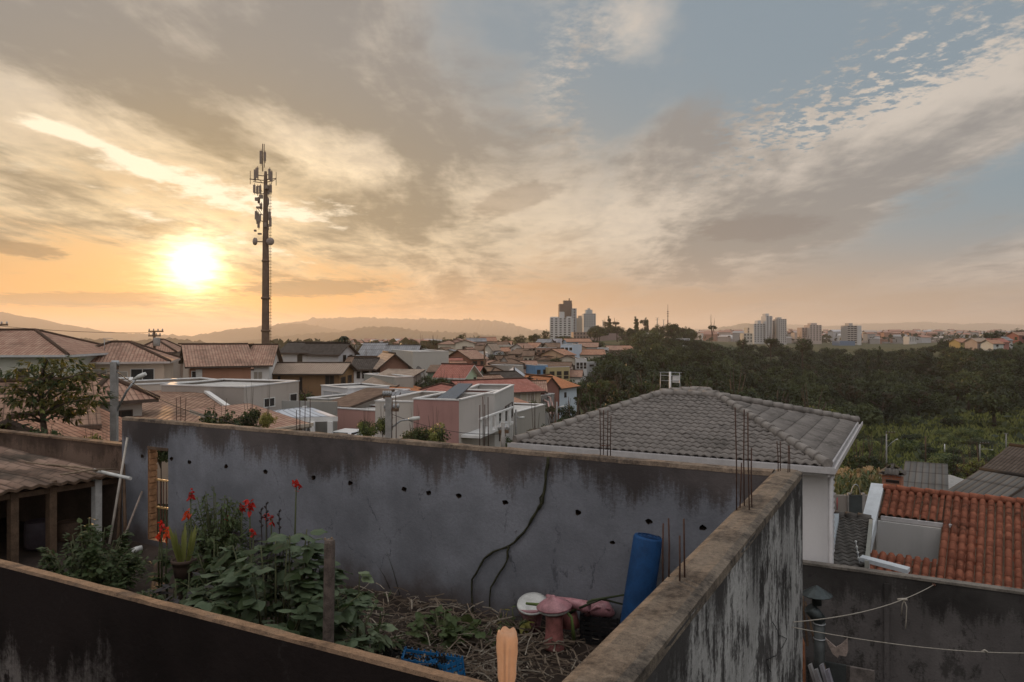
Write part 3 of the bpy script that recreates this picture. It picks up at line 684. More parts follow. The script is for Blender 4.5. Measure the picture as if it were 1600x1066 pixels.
    L = [onY(822, 943, BY - .75), onY(850, 946, BY - .72), onY(880, 950, BY - .7), onY(893, 965, BY - .72), onY(897, 1000, BY - .7)]
    mb = MB(); mb.tube(L, [.018, .026, .022, .02, .03], 8); mb.build('stem', GM, t)
    mb = MB(); mb.tube([onY(890, 958, BY - .5), onY(925, 938, BY - .45), onY(985, 928, BY - .3)], [.02, .018, .012], 8); mb.build('stem', plain((.035, .045, .018), .7, .3, 8), t)
    mb = MB(); mb.tube([onY(905, 950, BY - .55), onY(940, 936, BY - .4), onY(975, 945, BY - .3)], [.016, .018, .012], 8); mb.build('stem', plain((.03, .035, .018), .7, .3, 8), t)
sanitary()
def crates():
    def crate(label, u, v, w, dp, h, rz, mat, tilt=0):
        p = onZ(u, v, GZ + .02); t = thing('plastic_crate', label, 'crate', p); M = Matrix.Rotation(rz, 3, 'Z') @ Matrix.Rotation(tilt, 3, 'Y')
        for s in (-1, 1):
            mb = MB()
            for k in range(4): mb.obox(p + M @ Vector((-w / 2, s * dp / 2, k * h / 4)), M @ Vector((w, 0, 0)), M @ Vector((0, .012, 0)), M @ Vector((0, 0, h / 4 * .6)))
            for k in range(6): mb.obox(p + M @ Vector((-w / 2 + (w - .02) * k / 5, s * (dp / 2 + .012), 0)), M @ Vector((.02, 0, 0)), M @ Vector((0, .01, 0)), M @ Vector((0, 0, h)))
            mb.build('crate_side', mat, t); mb = MB()
            for k in range(4): mb.obox(p + M @ Vector((s * w / 2, -dp / 2, k * h / 4)), M @ Vector((.012, 0, 0)), M @ Vector((0, dp, 0)), M @ Vector((0, 0, h / 4 * .6)))
            for k in range(4): mb.obox(p + M @ Vector((s * (w / 2 + .012), -dp / 2 + (dp - .02) * k / 3, 0)), M @ Vector((.01, 0, 0)), M @ Vector((0, .02, 0)), M @ Vector((0, 0, h)))
            mb.build('crate_end', mat, t)
        mb = MB(); mb.obox(p + M @ Vector((-w / 2, -dp / 2, 0)), M @ Vector((w, 0, 0)), M @ Vector((0, dp, 0)), M @ Vector((0, 0, .012))); mb.build('crate_base', mat, t)
    BLUE = plain((.015, .11, .26), .4, .15, 5); BLK = plain((.015, .014, .014), .5, .2, 6)
    crate('bright blue plastic crate just behind the front wall, left of its black crate', 652, 1052, .42, .30, .24, .5, BLUE, .15)
    crate('bright blue plastic crate behind the front wall, nearest the upturned bottle', 697, 1064, .38, .28, .27, -.3, BLUE, -.2)
    crate('black plastic crate behind the front wall left of the blue crates', 622, 1040, .36, .3, .22, .9, BLK, .3)
    crate('black plastic crate between the two blue crates', 676, 1062, .3, .28, .24, .2, BLK, -.25)
crates()
def posts_and_poles():
    p = P(513, 8.3, GZ); mb = MB(); d = 8.3; h = -(843 - HOR) / F * d - GZ
    t = thing('wooden_post', 'weathered wooden post standing in front of the leafy shrub', 'post', p); pts = []
    mb.tube([p - Vector((0, 0, .3)), p + Vector((0, 0, h * .5)), p + Vector((.02, 0, h - .03)), p + Vector((.02, 0, h))], [.064, .062, .06, .05], 9, 0, True, False); mb.build('shaft', plain((.13, .10, .085), .9, .5, 9, bmp=.9), t)
    for i, (dx, l) in enumerate(((-.03, .09), (.0, .05), (.03, .11))):
        mb = MB(); mb.obox(p + Vector((dx - .008, -.03 + i * .02, h - .01)), (.016, 0, 0), (0, .02, 0), (0, 0, l * .3)); mb.build('splinter', WOODL, t)
    def pole(label, a, b, r, mat, cat='pole', nm='pole'):
        o = MB(); a, b = Vector(a), Vector(b); o.tube([a, (a + b) / 2 + Vector((0, 0, .01)), b], [r, r * .97, r * .9], 9)
        return tag(o.build(nm, mat, loc=a), label, cat, None)
    PALE = plain((.42, .38, .33), .6, .2, 6)
    f = lambda u, v, dy=.0: onY(u, v, BY - dy)
    pole('long pale pole leaning on the left end of the grey wall', onZ(171, 850, GZ + .12), f(199, 684, .05), .026, PALE)
    pole('short grey stick leaning against the grey wall near the gate', onZ(187, 858, GZ + .1), f(222, 768, .03), .022, plain((.25, .20, .17), .8, .3, 6))
    pole('thin brown board upright in the corner beside the shed', onZ(184, 850, GZ + .1), f(190, 720, .1), .03, WOOD)
    pole('dark brown plank upright beside the leaning poles', onZ(196, 850, GZ + .1), f(193, 725, .05), .035, WOOD)
    pole('white plastic pipe lying on the ground by the gate', onZ(206, 862, GZ + .16), onZ(222, 856, GZ + .2), .055, SEATW, 'pipe', 'drain_pipe')
    q = P(151, 15.0, GZ); mbp = MB(); mbp.box(q, .13, .13, 1.27, .2); 
posts_and_poles()
def shed():
    XE = -14.62; t = thing('open_shed', 'low open shed with a dusty worn roof at the left side of the yard', 'shed', (XE - 2.5, 7.5, GZ))
    P0, P1 = Vector((XE, 4.2, -2.78)), Vector((XE, BY + .05, -2.98)); P2, P3 = Vector((XE - 8, BY + .3, -2.62)), Vector((XE - 8, 4.2, -2.42))
    m = tiles((.16, .10, .075), (.31, .21, .16), w=.2, h=.42, moss=.85); mb = MB()
    n = 44; k = 14; g = []
    for i in range(n + 1):
        row = []
        for j in range(k + 1):
            a, b = i / n, j / k; q = (P0 * (1 - a) + P1 * a) * (1 - b) + (P3 * (1 - a) + P2 * a) * b
            q = q + Vector((0, 0, (.028 if i % 2 else -.02) + mnoise.noise(Vector((a * 8, b * 6, 0))) * .05 - (.03 if False else 0))); row.append(q)
        g.append(row)
    L1, L2 = (P1 - P0).length, 8.0
    for i in range(n):
        for j in range(k):
            mb.face([g[i][j], g[i + 1][j], g[i + 1][j + 1], g[i][j + 1]], 0, [(L1 * i / n, L2 * j / k), (L1 * (i + 1) / n, L2 * j / k), (L1 * (i + 1) / n, L2 * (j + 1) / k), (L1 * i / n, L2 * (j + 1) / k)])
            lo = Vector((0, 0, .05)); mb.face([q - lo for q in (g[i][j], g[i][j + 1], g[i + 1][j + 1], g[i + 1][j])], 1)
        mb.face([g[i][0], g[i][0] - lo, g[i + 1][0] - lo, g[i + 1][0]], 1)
    mb.build('roof', [m, WOOD], t)
    mb = MB(); mb.obox(P0 + Vector((-.25, 0, -.2)), (.1, 0, 0), P1 - P0, (0, 0, .1)); mb.build('beam', WOOD, t)
    for u, c in ((151, SEATW), (80, WOOD), (20, WOOD)):
        q = onX(u, 700, XE - .2); q.z = GZ - .1; mb = MB(); mb.box(q, .14, .14, -3.02 - GZ + .1 + (.12 if u < 100 else 0)); mb.build('post', c, t)
    mb = MB(); mb.obox((XE - 4.4, 4.2, GZ - .3), (.15, 0, 0), (0, 6.0, 0), (0, 0, 1.65)); mb.obox((XE - 8, BY - .02, GZ - .3), (7.96, 0, 0), (0, .18, 0), (0, 0, 1.66)); mb.build('back_panel', plain((.09, .065, .05), .9, .3, 2), t)
    w = thing('low_wall', 'dark weathered wall running behind the dusty shed roof', 'wall', (XE - 5, BY + .6, GZ)); mb = MB()
    mb.obox((XE - 12, BY + .5, GZ - 1), (11.9, 0, 0), (0, .18, 0), (0, 0, -2.52 - GZ + 1)); mb.build('wall_body', mouldy('old_render', (.16, .11, .085), (.05, .035, .028), -2.5, .6, .5, .45), w)
    mb = MB(); mb.obox((XE - 12, BY + .48, -2.52), (11.9, 0, 0), (0, .22, 0), (0, 0, .045)); mb.build('coping', TOPT, w)
    a, b = onY(160, 738, BY - .5), onY(204, 748, BY - .5)
    mb = MB(); mb.tube([a - (b - a) * .3, b], .036, 12); tag(mb.build('drain_pipe', SEATW, loc=a), 'white pipe sticking out from the end of the shed roof', 'pipe')
    for k, (a, b) in enumerate((((40, 722), (150, 741)), ((75, 726), (165, 738)), ((95, 742), (178, 733)))):
        a, b = onZ(a[0], a[1], -2.72), onZ(b[0], b[1], -2.86); mb = MB(); mb.tube([a, (a + b) / 2 + Vector((0, 0, .03)), b], .018, 6)
        tag(mb.build('stick', WOODL, loc=a), ['long grey stick lying on the shed roof, farthest to the left', 'dry stick on the middle of the shed roof', 'thin stick lying crosswise at the right end of the shed roof'][k], 'stick')
    # junk in the dark of the shed
    for k, (u, v, sx, sz, lab, mt) in enumerate(((60, 838, .5, .55, 'dark barrel standing in the shade of the shed', plain((.05, .04, .05), .6, .3, 4)), (108, 845, .45, .4, 'low brown drum under the shed roof', plain((.11, .07, .05), .8, .4, 4)))):
        q = onX(u, 700, XE - .9); q.z = GZ; mb = MB(); mb.lathe([(sx * .42, 0), (sx * .5, .05), (sx * .5, sz * .5), (sx * .48, sz * .95), (sx * .44, sz), (sx * .40, sz * .9)], q, 18); tag(mb.build('barrel', mt, loc=q), lab, 'barrel')
shed()
# ================================================================ houses of the town
class Fr:                       # local frame of a building: s along its front, t to the back, z up
    def __init__(s, a, b, flip=False):
        s.o = Vector((a.x, a.y, 0)); v = Vector((b.x - a.x, b.y - a.y, 0)); s.w = v.length; s.e1 = v / s.w; s.e2 = Vector((-s.e1.y, s.e1.x, 0))
        if s.e2.dot(s.o) < 0: s.e2 = -s.e2
    def __call__(s, a, b, z): return s.o + s.e1 * a + s.e2 * b + Vector((0, 0, z))
def uvq(w, l): return [(0, 0), (w, 0), (w, l), (0, l)]
def roof_face(mb, p0, p1, p2, p3, th=.14, m=0, m2=1):
    """eave p0->p1, ridge p2<-p3 (p2==p3 allowed)"""
    p0, p1, p2, p3 = map(Vector, (p0, p1, p2, p3)); e = (p1 - p0).normalized()
    f = lambda p: ((p - p0).dot(e), ((p - p0) - e * (p - p0).dot(e)).length)
    pts = [p0, p1, p2, p3] if (p2 - p3).length > .02 else [p0, p1, p2]
    mb.slab(pts, th, m, m2, [f(p) for p in pts])
def ridge(mb, pts, r=.11, m=0): mb.tube([Vector(p) + Vector((0, 0, .02)) for p in pts], r, 6, m)
FRAME_W = plain((.55, .53, .50), .5, .1); FRAME_D = plain((.07, .05, .04), .6, .2)
def window(parent, fr, face, a0, a1, z0, z1, w, D, frame=None, pane=None, name='window', detail=True):
    frame = frame or FRAME_W; pane = pane or GLASS
    if face == 'f': pt = lambda a, o, z: fr(a, -o, z)
    elif face == 'r': pt = lambda a, o, z: fr(w + o, a, z)
    else: pt = lambda a, o, z: fr(-o, a, z)
    mb = MB(); k = .05
    def bar(b0, b1, c0, c1, o0=-.02, o1=.04):
        q = pt(b0, o0, c0); mb.obox(q, pt(b1, o0, c0) - q, pt(b0, o1, c0) - q, Vector((0, 0, c1 - c0)))
    bar(a0 - k, a1 + k, z1, z1 + k); bar(a0 - k, a1 + k, z0 - k, z0, -.02, .07); bar(a0 - k, a0, z0, z1); bar(a1, a1 + k, z0, z1)
    if detail and a1 - a0 > .7: c = (a0 + a1) / 2; bar(c - k / 2, c + k / 2, z0, z1)
    o = mb.build(name, frame, parent)
    mb = MB(); q = pt(a0, -.02, z0); mb.obox(q, pt(a1, -.02, z0) - q, pt(a0, .012, z0) - q, Vector((0, 0, z1 - z0))); mb.build('pane' if name != 'door' else 'door_leaf', pane, o)
    return o
def house(label, A, B, D, ve, vb, roof='gable', rise=1.2, ov=.4, wall=(.4, .37, .33), rc=None, wins=(), name='house', cat='house', group=None, dirt=.35, sidewall=None, fascia=None, par=.45, zb=None, extra=None, ridge_in=None, aw=None):
    """A,B: (photo column, metres away) of the two front corners; ve, vb: rows of eave and foot at A (vb may be an absolute drop)"""
    a, b = P(A[0], A[1]), P(B[0], B[1]); fr = Fr(a, b); w = fr.w
    ze = zv(ve, A[1]); z0 = zv(vb, A[1]) if zb is None else zb
    c = fr(w / 2, D / 2, z0); t = thing(name, label, cat, c, group)
    mw = paint(wall, dirt); ms = paint(sidewall, dirt) if sidewall else mw; rc = rc or TERRA
    mb = MB()
    foot = min(z0, min(ground(fr(x, y, 0)) for x in (0, w) for y in (0, D))) - .4
    corners = [fr(0, 0, 0), fr(w, 0, 0), fr(w, D, 0), fr(0, D, 0)]
    zt = ze + (par if roof == 'flat' else 0)
    Z = lambda p, z: Vector((p.x, p.y, z))
    for i in range(4):
        p, q = corners[i], corners[(i + 1) % 4]; m = 0 if i % 2 == 0 else 1
        mb.face([Z(p, foot), Z(q, foot), Z(q, zt), Z(p, zt)], m)
    if roof == 'gable':
        for s in (0, w): mb.face([fr(s, 0, ze), fr(s, D, ze), fr(s, D / 2, ze + rise)], 1)
    if roof == 'gable_front':
        for y in (0, D): mb.face([fr(0, y, ze), fr(w, y, ze), fr(w / 2, y, ze + rise)], 0)
    if roof == 'shed':
        mb.face([fr(0, D, ze), fr(w, D, ze), fr(w, D, ze + rise), fr(0, D, ze + rise)], 0)
        for s in (0, w): mb.face([fr(s, 0, ze), fr(s, D, ze), fr(s, D, ze + rise)], 1)
    if roof == 'flat': mb.face([Z(p, ze) for p in corners], 2)
    mb.build('wall', [mw, ms, FLATTOP], t)
    rb = MB(); e = ov
    if roof == 'gable':
        g = rise / (D / 2) * e
        p = [fr(-e, -e, ze - g), fr(w + e, -e, ze - g), fr(w + e, D / 2, ze + rise), fr(-e, D / 2, ze + rise), fr(w + e, D + e, ze - g), fr(-e, D + e, ze - g)]
        up = Vector((0, 0, .12)); p = [q + up for q in p]
        roof_face(rb, p[0], p[1], p[2], p[3]); roof_face(rb, p[4], p[5], p[3], p[2]); ridge(rb, [p[3], p[2]])
    elif roof == 'gable_front':
        g = rise / (w / 2) * e; up = Vector((0, 0, .12))
        p = [q + up for q in (fr(-e, -e, ze - g), fr(-e, D + e, ze - g), fr(w / 2, D + e, ze + rise), fr(w / 2, -e, ze + rise), fr(w + e, D + e, ze - g), fr(w + e, -e, ze - g))]
        roof_face(rb, p[1], p[0], p[3], p[2]); roof_face(rb, p[5], p[4], p[2], p[3]); ridge(rb, [p[3], p[2]])
    elif roof == 'hip':
        h = (ridge_in if ridge_in is not None else min(D, w) / 2) ; up = Vector((0, 0, .10))
        c = [q + up for q in (fr(-e, -e, ze), fr(w + e, -e, ze), fr(w + e, D + e, ze), fr(-e, D + e, ze))]
        if w >= D: r0, r1 = fr(h, D / 2, ze + rise) + up, fr(w - h, D / 2, ze + rise) + up; fs = [(c[0], c[1], r1, r0), (c[1], c[2], r1, r1), (c[2], c[3], r0, r1), (c[3], c[0], r0, r0)]
        else: r0, r1 = fr(w / 2, h, ze + rise) + up, fr(w / 2, D - h, ze + rise) + up; fs = [(c[0], c[1], r0, r0), (c[1], c[2], r1, r0), (c[2], c[3], r1, r1), (c[3], c[0], r0, r1)]
        for f in fs: roof_face(rb, *f)
        if (r1 - r0).length > .05: ridge(rb, [r0, r1])
        if w >= D: [ridge(rb, [q, r]) for q, r in ((c[0], r0), (c[3], r0), (c[1], r1), (c[2], r1))]
        else: [ridge(rb, [q, r]) for q, r in ((c[0], r0), (c[1], r0), (c[2], r1), (c[3], r1))]
    elif roof == 'shed':
        g = rise / D * e; up = Vector((0, 0, .12))
        roof_face(rb, fr(-e, -e, ze - g) + up, fr(w + e, -e, ze - g) + up, fr(w + e, D + e, ze + rise + g) + up, fr(-e, D + e, ze + rise + g) + up)
    elif roof == 'flat':
        th = .16
        for i in range(4):
            p, q = corners[i], corners[(i + 1) % 4]; dv = (q - p).normalized(); n = Vector((-dv.y, dv.x, 0))
            if n.dot(fr(w / 2, D / 2, 0) - p) < 0: n = -n
            rb.obox(Z(p, zt) - n * .04 - dv * .04, dv * ((q - p).length + .08 - (.22 if i % 2 else 0)) , n * .2, Vector((0, 0, .07)))
    if rb.f:
        ro = rb.build('roof' if roof != 'flat' else 'parapet_cap', [rc, FRAME_D if not fascia else plain(fascia, .6, .1)] if roof != 'flat' else WHITE, t)
    if fascia and roof in ('gable', 'hip', 'shed'):
        fb = MB(); zz = ze - (rise / (D / 2) * e if roof == 'gable' else 0) - .02; fb.obox(fr(-e, -e - .09, zz), fr(w + e, 0, 0) - fr(-e, 0, 0), fr(0, .08, 0) - fr(0, 0, 0), Vector((0, 0, .13))); fb.build('gutter', plain(fascia, .5, .1), t)
    for wn in wins:
        face, a0, a1, b0, b1 = wn[:5]; kw = wn[5] if len(wn) > 5 else {}
        L = D if face in 'rl' else w; hz = ze - z0
        window(t, fr, face, a0 * L, a1 * L, z0 + b0 * hz, z0 + b1 * hz, w, D, **kw)
    if extra: extra(t, fr, w, D, ze, z0)
    return t, fr, w, ze, z0
BEIGE = (.54, .43, .34); CREAM = (.55, .48, .40); WH = (.64, .61, .59); GREYW = (.38, .36, .34); PINKW = (.40, .23, .20); GREENW = (.46, .58, .42); BLUEW = (.42, .50, .58); BROWNW = (.22, .13, .07); BRICKW = (.24, .13, .095)
DOORB = plain((.10, .04, .03), .6, .3); SHUT = plain((.30, .26, .22), .6, .2); DK = plain((.018, .016, .015), .5, .2)
dm = dict(frame=FRAME_D, pane=DK)
FLATTOP = plain((.44, .42, .40), .8, .2, 2)
# ---- left group
house('pale green house at the left edge with a broad worn tile roof', (-300, 46), (100, 47), 7.5, 558, 650, 'hip', 1.55, .5, (.48, .48, .42), TERRA_OLD, [('f', .82, .86, .45, .78, dm), ('f', .70, .75, .5, .8), ('f', .72, .77, .0, .42, dict(pane=DOORB))], fascia=(.45, .45, .45))
house('beige house with sliding balcony windows behind the street lamp pole', (92, 50), (256, 52), 6, 569, 640, 'hip', 1.3, .45, BEIGE, TERRA_OLD, [('f', .33, .44, .42, .85, dict(pane=SHUT)), ('f', .56, .64, .42, .8, dict(pane=SHUT)), ('f', .68, .9, .36, .86)], fascia=(.42, .36, .33), ridge_in=2.6)
def low_par(t, fr, w, D, ze, z0): pass
house('low wall-like building with a pale parapet below the beige balcony house', (135, 44), (205, 45), 3, 600, 650, 'flat', wall=(.45, .38, .33), name='low_building', cat='building', par=.1)
house('long low pale building between the beige house and the big worn roof', (205, 46), (352, 50), 4, 606, 650, 'flat', wall=(.50, .42, .36), name='low_building', cat='building', par=.15)  # wall colour lightened and warmed to stand in for sun flare
house('house with a white side wall and brick front below the power pole', (296, 58), (392, 60), 9, 573, 612, 'gable', 1.5, .35, (.33, .17, .11), TERRA_OLD, [('f', .04, .10, .0, .8, dict(pane=DK)), ('f', .11, .19, .0, .85, dict(pane=FRAME_W))], sidewall=(.42, .37, .33), dirt=.3)
house('white house with raised ridge vent just left of the mast foot', (330, 70), (420, 71), 9, 571, 606, 'gable', 1.7, .4, WH, TERRA_OLD, [('f', .74, .88, .18, .68, dict(pane=SHUT)), ('f', .5, .58, .2, .7)], extra=lambda t, fr, w, D, ze, z0: (lambda m: m.build('ridge_vent', BROWNT, t))((lambda m: (m.slab([fr(w * .05, D * .32, ze + 1.95), fr(w * .6, D * .32, ze + 1.95), fr(w * .6, D * .62, ze + 1.95), fr(w * .05, D * .62, ze + 1.95)], .14), m)[1])(MB())))
house('small porch house with two toned tile roof beside the white ridge vent house', (368, 63), (388, 63.5), 5, 577, 606, 'gable', .7, .4, (.42, .36, .32), TERRA, [('f', .3, .75, .3, .8, dm)])
house('pale house with a flat roof edge behind the power pole transformer', (212, 75), (270, 76), 8, 552, 580, 'hip', 1.2, .4, (.4, .33, .28), TERRA_OLD, [])
house('low terracotta roofed house seen between the vent house and the power pole', (278, 82), (330, 83), 7, 556, 580, 'gable', 1.1, .4, (.38, .3, .25), TERRA_DK, [])
# ---- big worn tile roof and the grey block house in front of it
t = thing('worn_roof_house', 'house under one big sunburnt brown tile roof just behind the grey yard wall', 'house', P(290, 36, -7.5))
mb = MB(); e0, e1, r1, r0 = W(175, 662, 30), W(392, 668, 31), W(308, 607, 44), W(196, 613, 43)
roof_face(mb, e0, e1, r1, r0, .16); mb.build('roof', [TERRA_DK, FRAME_D], t)
mb = MB()
for a, b in ((e0, e1), (e1, r1), (r0, r1), (e0, r0)):
    a2, b2 = a - Vector((0, 0, .35)), b - Vector((0, 0, .35)); mb.face([Vector((a2.x, a2.y, -9)), Vector((b2.x, b2.y, -9)), b2, a2])
mb.build('wall', paint(BEIGE), t); mb = MB(); dv = (e1 - r1); mb.obox(r1 + Vector((.0, 0, .03)), dv, RT * .28, Vector((0, 0, .12))); mb.build('verge', WHITE, t)
house('unfinished grey block house with a white flat roof edge and two small windows', (381, 41), (467, 46), 5.5, 609, 655, 'flat', wall=(.37, .325, .285), wins=[('f', .34, .52, .30, .58, dict(frame=FRAME_W, pane=DK)), ('f', .82, .95, .2, .62, dict(frame=FRAME_W, pane=DK)), ('f', .02, .06, .0, .4, dm)], name='block_house', par=.12, sidewall=(.32, .28, .25))  # grey walls tinted warm, the flare of the sun put into the colour
house('grey lean to block house with white flat top left of the two window block house', (322, 42), (380, 41.2), 1.5, 611, 655, 'flat', wall=(.38, .33, .29), name='block_house', par=.1, wins=[('f', .86, .97, .05, .45, dm)])  # same warm tint for sun flare in this wall colour
house('small white water tank house on the flat roof of the block house', (358, 47), (392, 47), 3, 601, 612, 'flat', wall=(.34, .29, .26), name='roof_room', cat='roof room', par=.08)
# ---- lower left: small hip house and long roofs
house('small white house with a hip tile roof and one dark window behind the lamp pole', (143, 31), (222, 32.5), 4.5, 632, 690, 'hip', .95, .5, (.46, .44, .41), TERRA_OLD, [('f', .34, .78, .25, .75, dm)], dirt=.25)
house('long dark tile roof of a low house behind the small tree at the left', (-160, 23), (120, 25.5), 5, 668, 735, 'gable', 1.05, .7, (.34, .28, .24), TERRA_DK, [('f', .80, .95, .2, .95, dm)], fascia=(.12, .08, .06))
house('white walled outbuilding under the end of the long dark tile roof', (104, 27), (146, 27.6), 3, 672, 720, 'flat', wall=(.44, .41, .37), name='outbuilding', cat='building', wins=[('f', .45, .85, .2, .85, dm)], par=.1)
house('low outhouse with a bright terracotta roof behind the end of the grey wall', (118, 23.5), (222, 26.5), 4.2, 699, 740, 'gable', .78, .35, (.26, .2, .16), TERRA, [('f', .2, .5, .1, .7, dm)])
# ---- white and wooden houses right of the mast
house('two storey white house with a dark hip and gable roof right of the mast', (441, 96), (527, 96), 8, 551, 580, 'gable', 1.1, .5, (.50, .49, .49), DARKT, [('f', .28, .36, .45, .85, dict(frame=FRAME_D)), ('f', .06, .2, .25, .42)], dirt=.15)
house('small white gable wing with two small windows beside the dark roofed white house', (529, 94), (554, 97), 6, 552, 578, 'gable_front', 1.05, .5, (.52, .51, .52), DARKT, [('f', .28, .44, .42, .85, dict(frame=FRAME_D)), ('f', .68, .84, .42, .85, dict(frame=FRAME_D))], dirt=.1)
house('long brown wooden house with a pale straw coloured tile roof', (424, 74), (530, 74), 6.5, 584, 614, 'gable', .8, .45, BROWNW, LIGHTT, [('f', .42, .45, .1, .8, dm), ('f', .80, .92, .35, .9, dict(frame=FRAME_D, pane=DK)), ('f', .1, .13, .1, .85, dm), ('r', .12, .4, .4, .75, dm), ('r', .6, .85, .4, .75, dm)], sidewall=(.27, .16, .075), dirt=.3)
house('small white house with dark tile roof and a square window left of the brick gable', (553, 84), (580, 84), 5, 576, 597, 'gable', .95, .5, WH, DARKT, [('f', .18, .34, .3, .75, dm), ('f', .5, .85, .3, .8, dict(frame=FRAME_D))])
house('brown house with broad dark roof slope behind the small white house', (540, 92), (588, 92), 6, 573, 592, 'gable', 1.0, .4, (.2, .12, .08), BROWNT, [])
house('dark brick gable house with pale roof edges in front of the blank grey hall', (594, 82), (638, 83), 7, 573, 598, 'gable_front', 1.3, .5, BRICKW, LIGHTT, [], fascia=None)
house('long hall with a bluish grey sheet roof behind the brick gable', (556, 125), (592, 125), 16, 561, 575, 'gable', 2.4, .3, (.36, .36, .38), FIBRO, [], name='hall', cat='hall')
house('second hall with a grey sheet roof and rooftop vents beside the blank grey hall', (594, 118), (646, 118), 14, 566, 580, 'gable', 2.4, .3, (.34, .34, .36), FIBRO, [], name='hall', cat='hall')
house('large blank light grey hall wall in the middle of the town', (645, 110), (701, 112), 16, 551, 586, 'flat', wall=(.40, .38, .35), name='hall', cat='hall', par=.1, dirt=.2)
house('brown plastered yard house with a patchy tile roof right of the white tank house', (564, 63), (616, 62), 5, 603, 632, 'shed', 1.0, .3, (.27, .23, .2), LIGHTT, [('f', .55, .98, .55, .95, dict(frame=FRAME_D, pane=plain((.3, .25, .23), .8, .2)))])
house('grey plastered block with open top beside the patchy tile roof', (617, 62), (646, 63), 6, 592, 632, 'flat', wall=(.30, .29, .26), name='block_house', par=.1)
house('long brown yard wall building below the patchy tile roof', (540, 58), (617, 57), 3, 613, 640, 'flat', wall=(.24, .2, .17), name='yard_building', cat='building', par=.05)
house('bright white tank house standing above the pink wall', (502, 56), (543, 53), 3.4, 605, 640, 'flat', wall=(.52, .51, .52), name='tank_house', cat='building', par=.1, dirt=.12, wins=[('f', .1, .8, .35, .85, dict(pane=plain((.4, .4, .42), .7, .1)))])
house('low cream building behind the bluish metal canopy', (480, 50), (513, 49), 4, 625, 652, 'flat', wall=(.44, .42, .37), name='low_building', cat='building', par=.1)
house('small house with a slanting dark slab roof above the pink wall', (512, 47), (546, 46), 3.5, 634, 652, 'shed', .7, .3, (.38, .35, .32), BROWNT, [])
house('low building with a smooth grey slab roof above the pink wall', (545, 48), (606, 48), 4.5, 640, 655, 'shed', .6, .15, (.30, .28, .28), FIBRO, [], name='low_building', cat='building')
house('low building with a pale weathered sheet roof beside the street pole', (562, 54), (612, 52), 4, 634, 655, 'shed', .7, .2, (.3, .27, .25), FIBRO, [], name='low_building', cat='building')
house('low dark roofed house with a white edge behind the pink house', (636, 60), (676, 58), 7, 626, 650, 'gable', .9, .4, (.3, .27, .26), DARKT, [], fascia=(.5, .5, .5))
house('long salmon pink yard wall building below the white tank house', (516, 46), (592, 44), 2.5, 640, 664, 'flat', wall=PINKW, name='yard_building', cat='building', par=.1, sidewall=(.5, .46, .43))
# ---- metal canopy
t = thing('canopy', 'open canopy with a bluish metal sheet roof and white posts behind the grey wall', 'canopy', P(470, 38, -7))
c = [W(372, 656, 34), W(528, 651, 36), W(480, 634, 45), W(398, 645, 44)]; mb = MB(); mb.slab(c, .22, 0, 1, [(0, 0), (6, 0), (6, 8), (0, 8)]); mb.build('roof', [METALR, WHITE], t)
for u, d in ((488, 35.4), (516, 35.7), (476, 43)):
    p = P(u, d, -8); mb = MB(); mb.box(p, .22, .22, zv(652, 35.5) + 8 - .22, YAW); mb.build('post', WHITE, t)
mb = MB(); a, b = P(440, 43.5, -8), P(526, 43, -8); mb.obox(a, b - a, FW * .2, Vector((0, 0, 4.0))); mb.build('back_panel', paint((.24, .23, .21)), t)
house('small tile roof with a pale beam in front of the metal canopy', (398, 28), (470, 30), 3.0, 676, 705, 'shed', .55, .3, (.3, .26, .22), TERRA_OLD, [], fascia=(.4, .34, .28))
# ---- pink and white modern house
def modern(t, fr, w, D, ze, z0):
    mb = MB(); q = fr(w * .18, D * .25, ze + .06); mb.slab([fr(w * .16, D * .2, ze + .1), fr(w * .62, D * .2, ze + .1), fr(w * .56, D * .75, ze + .9), fr(w * .22, D * .75, ze + .9)], .1); mb.build('solar_panel', plain((.06, .07, .09), .25, .1), t)
house('salmon pink side of the modern house with a solar panel behind its parapet', (646, 41.4), (717, 40.6), 7, 634, 690, 'flat', wall=(.36, .20, .18), wins=[], par=.35, extra=modern, dirt=.3, sidewall=(.44, .40, .37))
house('pale lower pink wing with a white parapet left of the modern house', (606, 48), (648, 47), 5, 643, 690, 'flat', wall=(.32, .2, .18), par=.12, name='house_wing', cat='house')
def balcony(t, fr, w, D, ze, z0):
    hz = ze - z0
    mb = MB(); mb.obox(fr(-.1, -1.25, z0 + hz * .30), fr(w * .98, 0, 0) - fr(-.1, 0, 0), fr(0, 1.2, 0) - fr(0, 0, 0), Vector((0, 0, .14))); mb.build('balcony_floor', WHITE, t)
    for i in range(5):
        mb = MB(); s0 = w * (.02 + i * .195); mb.obox(fr(s0, -1.25, z0 + hz * .30 + .14), fr(w * .085, 0, 0) - fr(0, 0, 0), fr(0, .1, 0) - fr(0, 0, 0), Vector((0, 0, .85))); mb.build('balustrade', WHITE, t)
    mb = MB(); mb.obox(fr(-.1, -1.27, z0 + hz * .30 + .99), fr(w, 0, 0) - fr(0, 0, 0), fr(0, .14, 0) - fr(0, 0, 0), Vector((0, 0, .09))); mb.build('rail', WHITE, t)
house('white front of the modern house with a pierced balcony, behind four rusty bars', (718, 41), (774, 47.5), 5, 645, 700, 'flat', wall=(.44, .40, .36), wins=[('f', .42, .55, .36, .85, dict(frame=FRAME_D, pane=DK)), ('f', .62, .9, .5, .8, dict(frame=FRAME_D)), ('f', .12, .2, .38, .6, dm)], par=.5, extra=balcony, dirt=.2)
